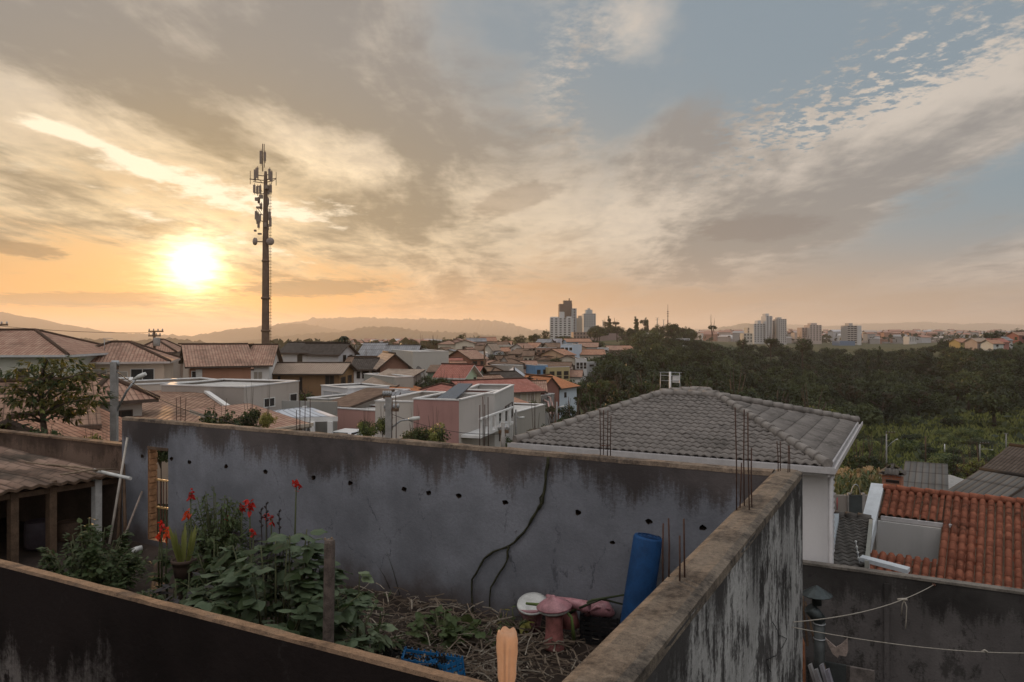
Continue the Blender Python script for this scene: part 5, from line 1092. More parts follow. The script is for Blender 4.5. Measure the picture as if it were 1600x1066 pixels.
def red_house():
    t = thing('red_roof_house', 'house with a red clay tile roof and a grey wall recess at the right', 'house', (3, 25, -10))
    o = onY(1380, 765, 27.8); e1 = Vector((.995, -.094, 0)); e2 = Vector((-.094, -.995, 0)); sl = .43
    L = lambda s, r, dz=0: o + e1 * s + e2 * r + Vector((0, 0, -sl * r + dz))
    pr = lambda q: math.sqrt(max(0, 1 - ((q - .5) / .40) ** 2)) if abs(q - .5) < .40 else -.35
    def face(s0, s1, r0, r1): tile_face(mb, L(s0, r1), L(s1, r1), L(s0, r0), L(s1, r0), .225, .40, .10, .006, 0, pr, 10, .007)
    mb = MB(); S1 = 1.78; face(.05, S1, 0, 1.35); face(.05, S1, 3.05, 4.4); face(S1, 11, 0, 4.4)
    for (s0, s1, r0, r1) in ((0, S1, 0, 1.3), (0, S1, 3.1, 4.4), (S1, 11, 0, 4.4)): mb.slab([L(s0, r0, -.03), L(s1, r0, -.03), L(s1, r1, -.03), L(s0, r1, -.03)], .08, 1)
    rf = mb.build('roof', [RTILE, WOOD], t)
    mb = MB(); cap_line(mb, L(0, 0, .06), L(11, 0, .06), .11, .4); cap_line(mb, L(4.05, 4.4, .12), L(4.05, .0, .12), .15, .38); mb.build('ridge_cap', RTILE, rf)
    back = lambda s, r, dz=0: o + e1 * s - e2 * r + Vector((0, 0, -sl * r + dz)); mb = MB(); mb.slab([back(0, 0), back(11, 0), back(11, 4), back(0, 4)], .1); mb.build('back_roof', RTILE, t)
    FL = plain((.50, .53, .56), .45, .12, 4)
    mb = MB(); q = L(-.38, -.1, -.3); mb.obox(q, e1 * .40, L(0, 4.0) - L(0, -.1), Vector((0, 0, .42))); mb.build('verge', FL, t)
    mb = MB(); q = L(.12, 1.36, -.10); mb.obox(q, e1 * (S1 + .15), e2 * .10, Vector((0, 0, .12))); mb.obox(q + e1 * (S1 + .15), e1 * .05, e2 * .14 , Vector((0, 0, .13))); mb.build('gutter', GUT, t)
    mb = MB(); q = L(.05, 2.9, -1.0); z0 = L(0, 4.3).z - .6; qq = L(.04, 1.55); mb.obox(Vector((qq.x, qq.y, z0)), e1 * (S1 - .05), -e2 * .12, Vector((0, 0, L(0, 1.55).z - z0 - .04))); mb.build('recess_wall', paint((.44, .43, .42), .3), t)
    mb = MB(); qq = L(S1 - .02, 1.4); mb.obox(Vector((qq.x, qq.y, z0)), e1 * .06, e2 * 1.7, Vector((0, 0, L(0, 3.1).z - z0 - .05))); mb.build('side_wall', paint((.30, .285, .28), .3), t)
    mb = MB()
    for s in (-.05, 10.9): qq = L(s, 4.2); mb.obox(Vector((qq.x, qq.y, -11)), e1 * .15, -e2 * 8, Vector((0, 0, L(0, 4.2).z + 11 - .15)))
    qq = L(-.05, 4.2); mb.obox(Vector((qq.x, qq.y, -11)), e1 * 11, -e2 * .15, Vector((0, 0, L(0, 4.2).z + 11 - .15))); mb.build('wall', paint((.36, .34, .33)), t)
    # white flashing falling across the dark wall
    a, b = W(1343, 877, 17.4), W(1418, 897, 16.6); mb = MB(); mb.obox(a, b - a, Vector((.05, .25, 0)), Vector((0, 0, .09))); mb.build('flashing', FL, t)
    # brick chimney behind the ridge
    p = onY(1395, 765, 29.2); p.z -= .4; t2 = thing('brick_chimney', 'square brick chimney with a small grey pyramid roof behind the red tile ridge', 'chimney', p); H = zv(740, ud(p)[1]) - p.z
    mb = MB(); mb.box(p, .60, .55, H, -.1); mb.build('stack', [brickmat()], t2)
    mb = MB(); mb.box(p + Vector((0, -.262, H - .28)), .42, .05, .10, -.1); mb.build('smoke_slot', DK, t2)
    mb = MB(); c = p + Vector((0, 0, H + .34)); q = [p + Matrix.Rotation(-.1, 3, 'Z') @ Vector((sx * .40, sy * .38, H)) for sx, sy in ((-1, -1), (1, -1), (1, 1), (-1, 1))]
    for i in range(4): tile_face(mb, q[i], q[(i + 1) % 4], c, c, .11, .3, .03, .015)
    mb.face(q[::-1]); mb.build('cap', GTILE2, t2)
def brickmat():
    m, nt, b = newmat('chimney_brick'); tcn = nt.nodes.new('ShaderNodeTexCoord'); bt = nt.nodes.new('ShaderNodeTexBrick'); x, y, z = sep(nt, X(nt, tcn.outputs['Object']))
    nt.links.new(comb(nt, x + y, z, 0.0).k, bt.inputs['Vector']); bt.inputs['Scale'].default_value = 1; bt.inputs['Brick Width'].default_value = .2; bt.inputs['Row Height'].default_value = .065; bt.inputs['Mortar Size'].default_value = .008
    bt.inputs['Color1'].default_value = (.27, .11, .06, 1); bt.inputs['Color2'].default_value = (.36, .17, .10, 1); bt.inputs['Mortar'].default_value = (.20, .17, .15, 1); nt.links.new(bt.outputs['Color'], b.inputs['Base Color']); b.inputs['Roughness'].default_value = .9; return m
red_house()
def small_grey_roof():
    t = thing('side_building', 'low building with a dark grey tile roof between the white house and red roof', 'building', (-.4, 19, -9))
    a, b, c, d = W(1286, 890, 17.5), W(1350, 893, 17.2), W(1360, 814, 22), W(1302, 808, 22.5); mb = MB()
    tile_face(mb, a, b, d, c, .24, .34, .05, .035); mb.slab([q - Vector((0, 0, .05)) for q in (a, b, c, d)], .06, 0); rf = mb.build('roof', GTILE2, t)
    mb = MB(); cap_line(mb, d + Vector((0, 0, .06)), c + Vector((0, 0, .06)), .12, .4); mb.build('ridge_cap', GTILE2, rf)
    mb = MB(); 
    for p, q in ((a, b), (b, c), (a, d)): mb.face([Vector((p.x, p.y, -10)), Vector((q.x, q.y, -10)), q - Vector((0, 0, .12)), p - Vector((0, 0, .12))])
    mb.build('wall', paint((.34, .33, .32)), t)
    mb = MB(); p, q = W(1281, 890, 17.5), W(1297, 816, 22); mb.obox(p, q - p, RT * .26, Vector((0, 0, .25))); mb.build('flashing', plain((.46, .52, .57), .45, .1), t)
    mb = MB(); p, q = W(1351, 888, 17.2), W(1358, 820, 21.5); mb.obox(p, q - p, RT * .10, Vector((0, 0, .16))); mb.build('side_parapet', paint((.27, .27, .24)), t)
    p, q = W(1343, 880, 17.4), W(1337, 846, 19); t3 = thing('insulator_rod', 'thin rod with white insulators at the edge of the dark grey roof', 'rod', p); mb = MB(); mb.tube([p, q], .013, 6); mb.build('rod', STEEL, t3)
    for i in range(4): mb = MB(); mb.lathe([(.02, -.03), (.035, 0), (.02, .03)], p + (q - p) * (.2 + .26 * i), 8); mb.build('insulator', SEATW, t3)
    # slab fence with a dark sheet gate behind
    for k, (u0, u1, lab, mt, nm, ct) in enumerate(((1303, 1326, 'grey concrete panel fence left of the dark sheet gate', CONC, 'panel_fence', 'fence'), (1348, 1370, 'grey concrete panel fence right of the dark sheet gate', CONC, 'panel_fence', 'fence'))):
        a, b = P(u0, 31, -10.2), P(u1, 31, -10.2); t4 = thing(nm, lab, ct, a)
        mb = MB(); mb.obox(a, b - a, FW * .1, Vector((0, 0, zv(774, 31) + 10.2))); mb.build('panel', paint((.24, .22, .20), .5), t4)
        for s in (0, 1): q = a + (b - a) * s; mb = MB(); mb.box(q - FW * .03, .12, .12, zv(774, 31) + 10.3, YAW); mb.build('fence_post', CONC, t4)
    a, b = P(1326.8, 30.9, -10.2), P(1347.2, 30.9, -10.2); t4 = thing('sheet_gate', 'dark green ribbed sheet metal gate in the panel fence', 'gate', a); mb = MB(); H = zv(773, 31) + 10.2; n = 16
    for i in range(n): mb.obox(a + (b - a) * i / n, (b - a) / n, FW * (.03 + .02 * (i % 2)), Vector((0, 0, H)))
    mb.build('sheet', plain((.05, .06, .062), .5, .2, 4), t4)
    mb = MB(); arc = [P(1337 + 7 * math.cos(a2), 30.85, zv(773, 31) + .45 * math.sin(a2)) for a2 in [i * math.pi / 10 for i in range(11)]]; mb.tube(arc, .02, 6); mb.build('arch', STEEL, t4)
    mb = MB(); mb.tube([P(1308, 30.8, zv(776, 31)), P(1308, 30.8, zv(776, 31) - .5)], .02, 6); o = tag(mb.build('red_tap_pipe', plain((.3, .03, .04), .5, .2), loc=P(1308, 30.8, -7)), 'small red topped pipe on the left panel fence', 'pipe')
small_grey_roof()
# ---- houses beyond the red roof
FIBD = tiles((.09, .085, .08), (.14, .135, .13), w=.35, h=2.4, moss=.4, name='dark_fibre_sheet')
house('dark grey tiled house at the right edge of the slope', (1512, 44), (1625, 40), 8, 762, 800, 'gable', 2.1, .45, (.40, .33, .26), DARKT, [], fascia=(.10, .09, .08))
house('house with a plain red roof behind the dark grey tiled house', (1572, 52), (1650, 50), 7, 716, 745, 'hip', 1.0, .3, (.38, .3, .27), PINKT, [])
house('low shed with a ribbed grey sheet roof behind the red tile ridge', (1478, 39), (1545, 37), 6.5, 778, 800, 'gable', 1.05, .3, (.24, .22, .21), FIBD, [], name='shed_house', cat='shed')
house('low grey lean roof left of the ribbed grey shed', (1412, 43), (1476, 42), 7, 773, 800, 'shed', .7, .2, (.24, .23, .22), FIBD, [], name='shed_house', cat='shed')
a = P(1407, 60, -14.5); b = P(1428, 64, -14.5); t = thing('concrete_wall', 'grey concrete slab wall left of the parked white car', 'wall', a); mb = MB(); mb.obox(a, b - a, FW * .2, Vector((0, 0, 14.5 + zv(743, 62)))); mb.build('wall_body', CONC, t); mb = MB(); mb.obox(a + Vector((0, 0, 14.5 + zv(743, 62) + .003)), b - a, FW * .24, Vector((0, 0, .08))); mb.build('coping', CONC, t)
pts = [W(1524, 742, 46), W(1527, 740, 45), W(1531, 744, 44.5), W(1536, 748, 44)]
t = thing('white_parapet', 'small curved white parapet wall before the dark grey tiled house', 'wall', pts[0] - Vector((0, 0, 1.2))); mb = MB()
for p, q in zip(pts, pts[1:]): mb.slab([p, q, q + FW * .2, p + FW * .2], .6)
for k in (0, 3): mb.tube([pts[k], pts[k] - Vector((0, 0, 1.4))], .12, 8)
mb.build('wall_body', WHITE, t)
def car(label, p, rz, body, sc=1.0):
    t = thing('parked_car', label, 'car', p); M = Matrix.Rotation(rz, 3, 'Z'); L = lambda x, y, z: p + M @ Vector((x * sc, y * sc, z * sc)); PB = plain(body, .3, .05); 
    side = [(-2.0, .35), (-2.05, .75), (-1.9, .98), (-1.2, 1.05), (-.75, 1.42), (.65, 1.46), (1.25, 1.02), (1.95, .88), (2.05, .6), (2.0, .33)]
    mb = MB(); n = len(side); ys = [(-.84, .94), (-.80, 1.0), (.80, 1.0), (.84, .94)]
    for y, k in ys:
        for x, z in side: mb.v.append(tuple(L(x * (1 if k == 1 else .985), y * (1 if z < 1.1 else .82), z * (1 if k == 1 else .985))))
    for i in range(3):
        for j in range(n): mb.fidx((i * n + j, i * n + (j + 1) % n, (i + 1) * n + (j + 1) % n, (i + 1) * n + j))
    mb.fidx(tuple(range(n))); mb.fidx(tuple(range(3 * n, 4 * n))[::-1]); mb.build('body', PB, t)
    for nm, q in (('windscreen', [(1.22, .60, 1.08), (1.22, -.60, 1.08), (.72, -.55, 1.42), (.72, .55, 1.42)]), ('rear_window', [(-1.22, -.60, 1.09), (-1.22, .60, 1.09), (-.82, .55, 1.40), (-.82, -.55, 1.40)])):
        mb = MB(); c = [L(*a) for a in q]; nn = (c[1] - c[0]).cross(c[3] - c[0]).normalized(); nn = nn if nn.z > 0 else -nn; mb.face([a + nn * .03 for a in c]); mb.face([a for a in c][::-1]); mb.build(nm, GLASS, t)
    for s in (-1, 1):
        mb = MB(); c = [L(-1.0, s * .80, 1.08), L(1.05, s * .80, 1.08), L(.6, s * .71, 1.40), L(-.7, s * .71, 1.40)]; mb.face(c if s < 0 else c[::-1]); mb.build('side_window', GLASS, t)
        mb = MB(); mb.lathe([(.10, -.02), (.12, 0), (.10, .02)], L(2.0, s * .6, .72), 10); mb.build('headlight', SEATW, t)
        for x in (-1.25, 1.28):
            mb = MB(); mb.tube([L(x, s * .66, .31), L(x, s * .86, .31)], .31 * sc, 16); w_ = mb.build('wheel', plain((.015, .015, .015), .8, .1), t); mb = MB(); mb.tube([L(x, s * .865, .31), L(x, s * .875, .31)], .18 * sc, 12); mb.build('rim', STEEL, w_)
car('white car parked on the slope behind the red roof chimney', P(1434, 72, zv(756, 72)), YAW - R(80), (.50, .54, .58), .55)
mb = MB(); q = P(1434, 72, zv(757.5, 72)); mb.slab([q + RT * -5 + FW * -4, q + RT * 6 + FW * -4, q + RT * 6 + FW * 5, q + RT * -5 + FW * 5], 3.0); tag(mb.build('road', CONC, loc=q), 'short concrete parking strip under the white car', kind='structure')
car('white car roof showing just above the middle of the grey wall', P(544, 41, zv(672, 41) - 1.46 * .9), YAW + R(68), (.60, .61, .62), .9)
q = P(548, 40, zv(672, 41) - 1.46 * .9); mb = MB(); mb.slab([q + RT * -1.6 + FW * -3, q + RT * 2.6 + FW * -3, q + RT * 2.6 + FW * 3.4, q + RT * -1.6 + FW * 3.4], 1.6); tag(mb.build('road', CONC, loc=q), 'bit of paved lane under the white car behind the grey wall', kind='structure')
# ================================================================ trees and plants
LEAF_A = leafmat('tree_leaves', (.013, .022, .008), (.034, .047, .017)); LEAF_B = leafmat('tree_leaves_light', (.034, .049, .015), (.068, .084, .028)); LEAF_C = leafmat('tree_leaves_brown', (.040, .030, .016), (.070, .052, .028))
LEAF_Y = leafmat('field_leaves', (.11, .135, .034), (.20, .21, .062)); LEAF_G = leafmat('garden_leaves', (.035, .055, .018), (.085, .115, .045)); LEAF_P = leafmat('pale_broad_leaves', (.075, .105, .055), (.165, .20, .115), .25)
LEAF_D = leafmat('dark_purple_leaves', (.022, .018, .02), (.045, .035, .035), .15); LEAF_T = leafmat('yellow_green_leaves', (.10, .11, .02), (.19, .17, .04)); BARK = plain((.075, .055, .042), .95, .4, 5, bmp=.5)
LEAF_W = leafmat('warm_olive_leaves', (.085, .085, .022), (.19, .165, .048), .55)
CORN = leafmat('corn_leaves', (.05, .075, .025), (.13, .13, .055)); TASSEL = leafmat('dry_tassel', (.24, .17, .09), (.36, .27, .16))
def leafcard(mb, c, n, t, l, w, m):
    """pointed leaf, folded a little along its midrib"""
    s = t.cross(n).normalized(); f = n * (-.18 * w)
    a, b = c, c + t * l; mid = c + t * (l * .45)
    k = len(mb.v); mb.v += [tuple(a), tuple(mid + s * w * .5 + f), tuple(b), tuple(mid - s * w * .5 + f), tuple(mid)]
    mb.fidx((k, k + 1, k + 4), m); mb.fidx((k + 1, k + 2, k + 4), m); mb.fidx((k + 2, k + 3, k + 4), m); mb.fidx((k + 3, k, k + 4), m)
def rv(rn): 
    while True:
        v = Vector((rn.uniform(-1, 1), rn.uniform(-1, 1), rn.uniform(-1, 1)))
        if .05 < v.length < 1: return v.normalized()
def crown_mesh(seed, kind, clumps=58, per=40, leaf=.085):
    rn = random.Random(seed); mb = MB()
    for i in range(clumps):
        d = rv(rn)
        if kind == 'round': c = Vector((d.x, d.y, d.z * .78)) * rn.uniform(.45, .86); cr = rn.uniform(.16, .32)
        elif kind == 'flat': c = Vector((d.x, d.y, d.z * .34 + .05)) * rn.uniform(.4, .92); cr = rn.uniform(.14, .26)
        elif kind == 'tall': c = Vector((d.x * .42, d.y * .42, d.z * 1.0)) * rn.uniform(.4, .92); cr = rn.uniform(.12, .22)
        elif kind == 'open': c = Vector((d.x, d.y, abs(d.z) * .8)) * rn.uniform(.55, .95); cr = rn.uniform(.12, .24)
        elif kind == 'column': c = Vector((d.x * .20, d.y * .20, d.z)) * rn.uniform(.5, .95); cr = rn.uniform(.08, .13)
        else: c = Vector((d.x, d.y, d.z * .55)) * rn.uniform(.3, .8); cr = rn.uniform(.18, .30)
        m = 0 if rn.random() < .62 else (1 if rn.random() < .8 else 2)
        for j in range(per):
            e = rv(rn); e.z = e.z * .7 + .1; p = c + e * cr * rn.uniform(.55, 1.0)
            n = (e + rv(rn) * .7 + Vector((0, 0, .5))).normalized(); t = n.cross(rv(rn)).normalized(); l = leaf * rn.uniform(.7, 1.5)
            s = t.cross(n); k = len(mb.v); mb.v += [tuple(p - t * l * .5), tuple(p + s * l * .36), tuple(p + t * l * .5), tuple(p - s * l * .36)]; mb.fidx((k, k + 1, k + 2, k + 3), m)
    return mb
def trunk_mesh(seed, kind):
    rn = random.Random(seed); mb = MB(); top = Vector((rn.uniform(-.08, .08), rn.uniform(-.08, .08), .1)); foot = Vector((0, 0, -1.25))
    if kind == 'column': mb.tube([foot, Vector((0, 0, .3))], [.05, .02], 6); return mb
    mb.tube([foot, foot * .5 + top * .5 + Vector((.04, .02, 0)), top], [.085, .065, .04], 7)
    for i in range(6):
        d = rv(rn); e = Vector((d.x * .7, d.y * .7, abs(d.z) * .45 + .05)); s = foot * .25 + top * .75
        mb.tube([s, (s + e) / 2 + Vector((0, 0, -.04)), e], [.035, .025, .010], 5)
    return mb
PROTO = {}
def proto(kind, seed, **kw):
    k = (kind, seed)
    if k not in PROTO:
        a = crown_mesh(seed, kind, **kw).build('crown', [LEAF_A, LEAF_B, LEAF_C], loc=(0, 0, 0)); b = trunk_mesh(seed + 50, kind).build('trunk', BARK, loc=(0, 0, 0))
        PROTO[k] = (a.data, b.data); bpy.data.objects.remove(a); bpy.data.objects.remove(b)
    return PROTO[k]
def leafset(me, mats):
    m2 = me.copy(); 
    for i, m in enumerate(mats): m2.materials[i] = m
    return m2
def tree(label, p, h, r, kind='round', seed=1, group=None, name='tree', rz=None, mats=None, cat='tree', bushy=False):
    """p foot, h total height, r crown radius"""
    cm, tm = proto(kind, seed); zs = {'round': .9, 'flat': .5, 'tall': 1.05, 'open': .9, 'column': 1.0, 'bush': .62}[kind]
    key = (cm.name, tuple(m.name for m in mats)) if mats else None
    if mats:
        if key not in PROTO: PROTO[key] = leafset(cm, mats)
        cm = PROTO[key]
    sz = r if kind not in ('tall', 'column') else h / 2.0
    sxy = r if kind not in ('tall', 'column') else (r / .42 if kind == 'tall' else r / .2)
    t = thing(name, label, cat, p, group); t.rotation_euler.z = random.uniform(0, 6.28) if rz is None else rz
    if bushy: sz = min(h, 1.5 * r); zs = .48
    if kind in ('round', 'flat') and not bushy and h < 3.2 * r: sz = max(sz, h * .42 / zs)
    cz = h - zs * sz if kind not in ('tall', 'column') else h - sz
    c = bpy.data.objects.new('crown', cm); COL.objects.link(c); c.parent = t; c.scale = (sxy, sxy, sz); c.location = (0, 0, cz)
    if not bushy:
        k = bpy.data.objects.new('trunk', tm); COL.objects.link(k); k.parent = t; k.location = (0, 0, cz); s = max(cz, .5) / 1.25; k.scale = (min(sxy, s * 1.2), min(sxy, s * 1.2), s)
    else:
        k = bpy.data.objects.new('stem', tm); COL.objects.link(k); k.parent = t; k.location = (0, 0, cz); s = max(cz, .25) / 1.25; k.scale = (sxy * .5, sxy * .5, s)
    return t
rn = random.Random(11)
# ---- wooded valley on the right, each tree its own
def merged(items, label):
    """the deepest part of the wood, which reads as one mass"""
    bm = bmesh.new(); o0 = items[0][0]
    for p, h, r, kind, sd in items:
        cm, tm = proto(kind, sd); sz = r if kind != 'tall' else h / 2; sx = r if kind != 'tall' else r / .42; cz = h - (.8 * sz if kind != 'tall' else sz)
        me = cm.copy(); me.transform(Matrix.Translation(p - o0 + Vector((0, 0, cz))) @ Matrix.Rotation(random.uniform(0, 6.28), 4, 'Z') @ Matrix.Diagonal((sx, sx, sz, 1))); bm.from_mesh(me); bpy.data.meshes.remove(me)
    me = bpy.data.meshes.new('deep_wood'); bm.to_mesh(me); bm.free()
    for m in (LEAF_A, LEAF_B, LEAF_C): me.materials.append(m)
    o = bpy.data.objects.new('deep_wood', me); COL.objects.link(o); o.location = o0; tag(o, label, 'wood', kind='stuff')
CREST = [(900, 550), (950, 545), (1010, 533), (1060, 522), (1090, 528), (1130, 535), (1250, 534), (1300, 541), (1400, 543), (1480, 536), (1530, 545), (1700, 549)]
def forest():
    n = 0; used = []; deep = []
    LB = {'round': 'dark round crowned tree in the wooded valley slope', 'flat': 'dark spreading low crowned tree in the wooded valley slope', 'open': 'tree with an airy open crown in the wooded valley slope', 'tall': 'tall narrow crowned tree in the wooded valley slope'}
    tries = 0
    while n < 285 and tries < 9000:
        tries += 1; d = 165 + 330 * rn.random() ** .85; u = rn.uniform(915, 1680)
        if d < 215 and u > 1240: 
            if rn.random() < .80 + (u - 1240) * .0004: continue
        if u < 1010 and d > 330: continue
        if u < 960 and d < 200: continue
        p = G(u, d); 
        if any((p - q).length < 5.0 + d * .006 for q in used): continue
        used.append(p); kind = rn.choice(['round', 'round', 'round', 'round', 'round', 'flat', 'flat', 'open', 'tall']); h = rn.uniform(7.0, 12.5); r = rn.uniform(4.8, 7.6) if kind != 'tall' else rn.uniform(2.2, 3.2)
        g = rn.random(); mats = None if g < .5 else ([LEAF_B, LEAF_A, LEAF_B] if g < .88 else [LEAF_A, LEAF_C, LEAF_A])
        lim = 548
        for (a0, v0), (a1, v1) in zip(CREST, CREST[1:]):
            if a0 <= u < a1: lim = v0 + (v1 - v0) * (u - a0) / (a1 - a0)
        top = zv(lim + rn.uniform(0, 5), d) - p.z
        if h > top: h = top; r = min(r, max(h * .62, 2.0))
        if h < 2.6: continue
        n += 1
        if d > 318: deep.append((p, h, r, kind, 1 + rn.randrange(4))); continue
        tree(LB[kind], p, h, r, kind, 1 + rn.randrange(4), 'trees of the wooded valley', mats=mats)
    print('forest individuals', n - len(deep), 'deep', len(deep)); merged(deep, 'dark mass of trees in the farther part of the wooded valley')
forest()
def hilltop():
    # trees on the hill crest behind the towers and along the sky line: (label, u, top row, distance, half width px, kind)
    L = [('tall dark cypress standing alone on the hill top, the left one', 952, 492, 540, 3, 'column'), ('tall dark cypress on the hill top, the right and fatter one', 994, 493, 540, 3.5, 'column'),
         ('dark bushy tree beside the left cypress', 946, 501, 545, 6, 'round'), ('umbrella shaped tree on the hill top between the cypresses', 962, 502, 540, 7, 'flat'), ('cluster tree right of the fatter cypress', 1006, 498, 535, 8, 'open'), ('narrow tree in the cluster right of the fatter cypress', 1010, 495, 530, 4, 'tall'),
         ('big open crowned tree on the hill shoulder under the thin radio mast', 1050, 503, 430, 14, 'open'), ('big dark tree left of the open crowned shoulder tree', 1030, 504, 460, 11, 'round'), ('lone airy tree standing above the wood against the sky', 1113, 507, 330, 8, 'open'),
         ('rounded tree top rising over the wood before the pale hotel block', 1255, 524, 330, 17, 'round'), ('dark rounded tree left of the tall white high rise', 1160, 527, 340, 11, 'round'), ('dark tree in front of the tall white high rise', 1205, 527, 345, 14, 'flat'), ('thin cypress in the wood right of the striped tower', 1374, 538, 300, 3, 'column'), ('small cypress left of the thin cypress', 1357, 545, 300, 2.5, 'column'),
         ('big dark tree on the right hill against the far mountains', 1562, 513, 400, 12, 'round'), ('second dark tree on the right hill near the edge of the view', 1592, 511, 400, 14, 'round'), ('dark tree left on the right hill', 1545, 517, 405, 11, 'flat'), ('dark low tree on the valley rim left of the red roofs', 1475, 529, 380, 12, 'flat'), ('dark round tree under the pale rooftop on the right hill', 1520, 533, 370, 10, 'round')]
    for lab, u, v, d, hw, kind in L:
        p = G(u, d); h = max(4.5, zv(v, d) - p.z); tree(lab, p, h, hw / F * d, kind, 2, 'trees standing out on the sky line')
    for i in range(17):
        u = 1484 + i * 7.4 + rn.uniform(-2, 2); d = rn.uniform(286, 312); p = G(u, d); h = max(3.5, zv(539.5 + rn.uniform(0, 5), d) - p.z); tree('dark tree just below the red roofs on the right hill', p, h, rn.uniform(2.6, 4.2), 'round', 1 + rn.randrange(4), 'trees below the right hill roofs')
    # hillside wood between the town and the towers
    n = 0; used = []
    while n < 46:
        u = rn.uniform(862, 1085); d = rn.uniform(300, 560)
        if u < 930 and d > 470: continue
        p = G(u, d)
        if any((p - q).length < 7 for q in used): n += .2; continue
        used.append(p); n += 1; h = rn.uniform(7, 12); top = HOR - (p.z + h) / d * F
        lim = 505 if u > 925 else 524
        if top < lim: h = max(4, (HOR - lim) / F * d - p.z)
        tree('dark tree in the hillside wood below the towers', p, h, rn.uniform(4.2, 6.5), rn.choice(['round', 'flat', 'open', 'round']), 1 + rn.randrange(4), 'trees of the hillside wood')
hilltop()
def town_trees():
    # (label, u, top row, distance, half width px, kind)
    L = [('broad dark pine clump above the blank grey hall, tallest', 722, 518, 330, 15, 'round'), ('dark pine on the left of the tall clump', 700, 524, 325, 14, 'round'), ('dark pine on the right of the tall clump', 744, 521, 335, 11, 'round'), ('small dark tree far left of the pine clump', 680, 530, 300, 9, 'flat'), ('dark low tree at the right of the pine clump', 760, 527, 330, 9, 'round'),
         ('dark tree in the row left of the towers, first', 790, 522, 400, 9, 'round'), ('dark tree in the row left of the towers, second', 812, 521, 405, 10, 'round'), ('dark tree in the row left of the towers, third', 836, 520, 420, 11, 'flat'), ('dark tree close against the left of the white tower', 853, 513, 480, 7, 'round'),
         ('spreading airy tree by the blank hall roof', 657, 537, 140, 8, 'open'), ('dark bush tree at the corner of the blank hall roof', 672, 544, 140, 5, 'round'), ('dark bushy tree behind the far left roofs', 85, 526, 62, 26, 'round'), ('dark garden tree between the white gable and the dark gabled house', 785, 546, 200, 15, 'round'), ('dark garden tree under the white gable house', 800, 562, 190, 12, 'flat'), ('dark garden tree left of the garden tree pair', 770, 551, 205, 8, 'round'),
         ('dark tree beside the narrow mint house', 868, 556, 182, 9, 'round'), ('dark tree right of the cream two storey house', 834, 562, 180, 7, 'round'), ('dark leafy tree in front of the dark green shed', 668, 583, 78, 12, 'round'), ('leafy tree by the green shed wall', 690, 586, 80, 10, 'round'), ('small dark tree under the light green wing', 702, 594, 76, 10, 'round'), ('small dark shrub tree beside the slit window gable', 722, 600, 74, 7, 'flat'),
         ('leafy tree between the brick gable and the grey block', 652, 592, 66, 12, 'round'), ('dark tree behind the brick gable', 573, 562, 100, 8, 'flat'), ('dark low tree under the brick gable', 605, 590, 74, 12, 'flat'), ('dark tree left of the terracotta hip house', 838, 622, 60, 13, 'round'), ('large dark round tree below the pale blue fronted house', 885, 628, 72, 15, 'round'), ('dark dense tree between the lane and the hill wood', 862, 634, 66, 9, 'flat'),
         ('dark tree in the bank below the blue house', 880, 592, 130, 20, 'flat'), ('dark tree in the bank below the mustard house', 905, 590, 135, 20, 'flat'), ('dark tree right of the mustard house', 920, 582, 150, 16, 'round'), ('pine like dark tree right of the six window house', 945, 567, 170, 16, 'round'), ('dark tree on the slope under the red roof in the trees', 965, 558, 200, 15, 'round'),
         ('greyish tree with pale leaves behind the grey ridge, left', 940, 590, 105, 20, 'open'), ('dark tree behind the left slope of the grey roof', 975, 600, 90, 22, 'round'), ('tall dark tree close behind the white aerial', 1010, 590, 105, 22, 'round'), ('brownish tree left of the pale leaved tree', 915, 612, 85, 16, 'open'), ('dark leafy tree hanging over the left slope of the grey roof', 930, 632, 50, 22, 'round'), ('leafy tree at the left foot of the grey roof', 895, 648, 42, 22, 'flat'), ('low leafy tree in the lane at the tip of the grey roof', 868, 658, 36, 18, 'flat'), ('dark tree between the lane and the grey roof tip', 835, 668, 33, 12, 'bush'),
         ('dark tree right behind the grey ridge', 1090, 600, 110, 26, 'round'), ('dark tree behind the right slope of the grey roof', 1150, 606, 115, 26, 'flat'), ('leafy tree beyond the right hip of the grey roof', 1210, 615, 120, 28, 'round'), ('green tree beyond the lower right hip of the grey roof', 1270, 632, 120, 24, 'flat'),
         ('dark bush tree by the right end of the white gutter', 1345, 700, 62, 24, 'round'), ('dark clump beside the bush tree right of the gutter', 1368, 706, 66, 16, 'round'), ('tree with a dark round crown in the green field', 1492, 706, 105, 17, 'round'), ('orange tinged tree in front of the dark grey tiled house', 1535, 712, 62, 20, 'round'), ('yellow green shrub tree left of the orange tinged tree', 1515, 722, 70, 15, 'flat')]
    for lab, u, v, d, hw, kind in L:
        p = G(u, d); h = max(1.8, zv(v, d) - p.z); m = [LEAF_C, LEAF_Y, LEAF_T] if 'orange' in lab else ([LEAF_Y, LEAF_B, LEAF_Y] if 'yellow' in lab or 'green tree' in lab else ([LEAF_B, LEAF_C, LEAF_B] if 'brownish' in lab or 'pale leaves' in lab or 'lane' in lab else None))
        tree(lab, p, h, hw / F * d * (1.45 if d < 150 else 1.2), kind, 1 + rn.randrange(4), None, mats=m)
    for i in range(24):
        v = rn.uniform(545, 606); u = rn.uniform(700, 925) if v < 578 else rn.uniform(690, 870); s = max(.3, (606 - v) / 62); d = 98 + 165 * s ** .9; p = G(u, d); h = max(2.5, zv(v - rn.uniform(4, 9), d) - p.z); tree('small dark garden tree between the houses of the far slope', p, h, rn.uniform(1.3, 2.6), rn.choice(('round', 'flat')), 1 + rn.randrange(4), 'garden trees of the far slope')
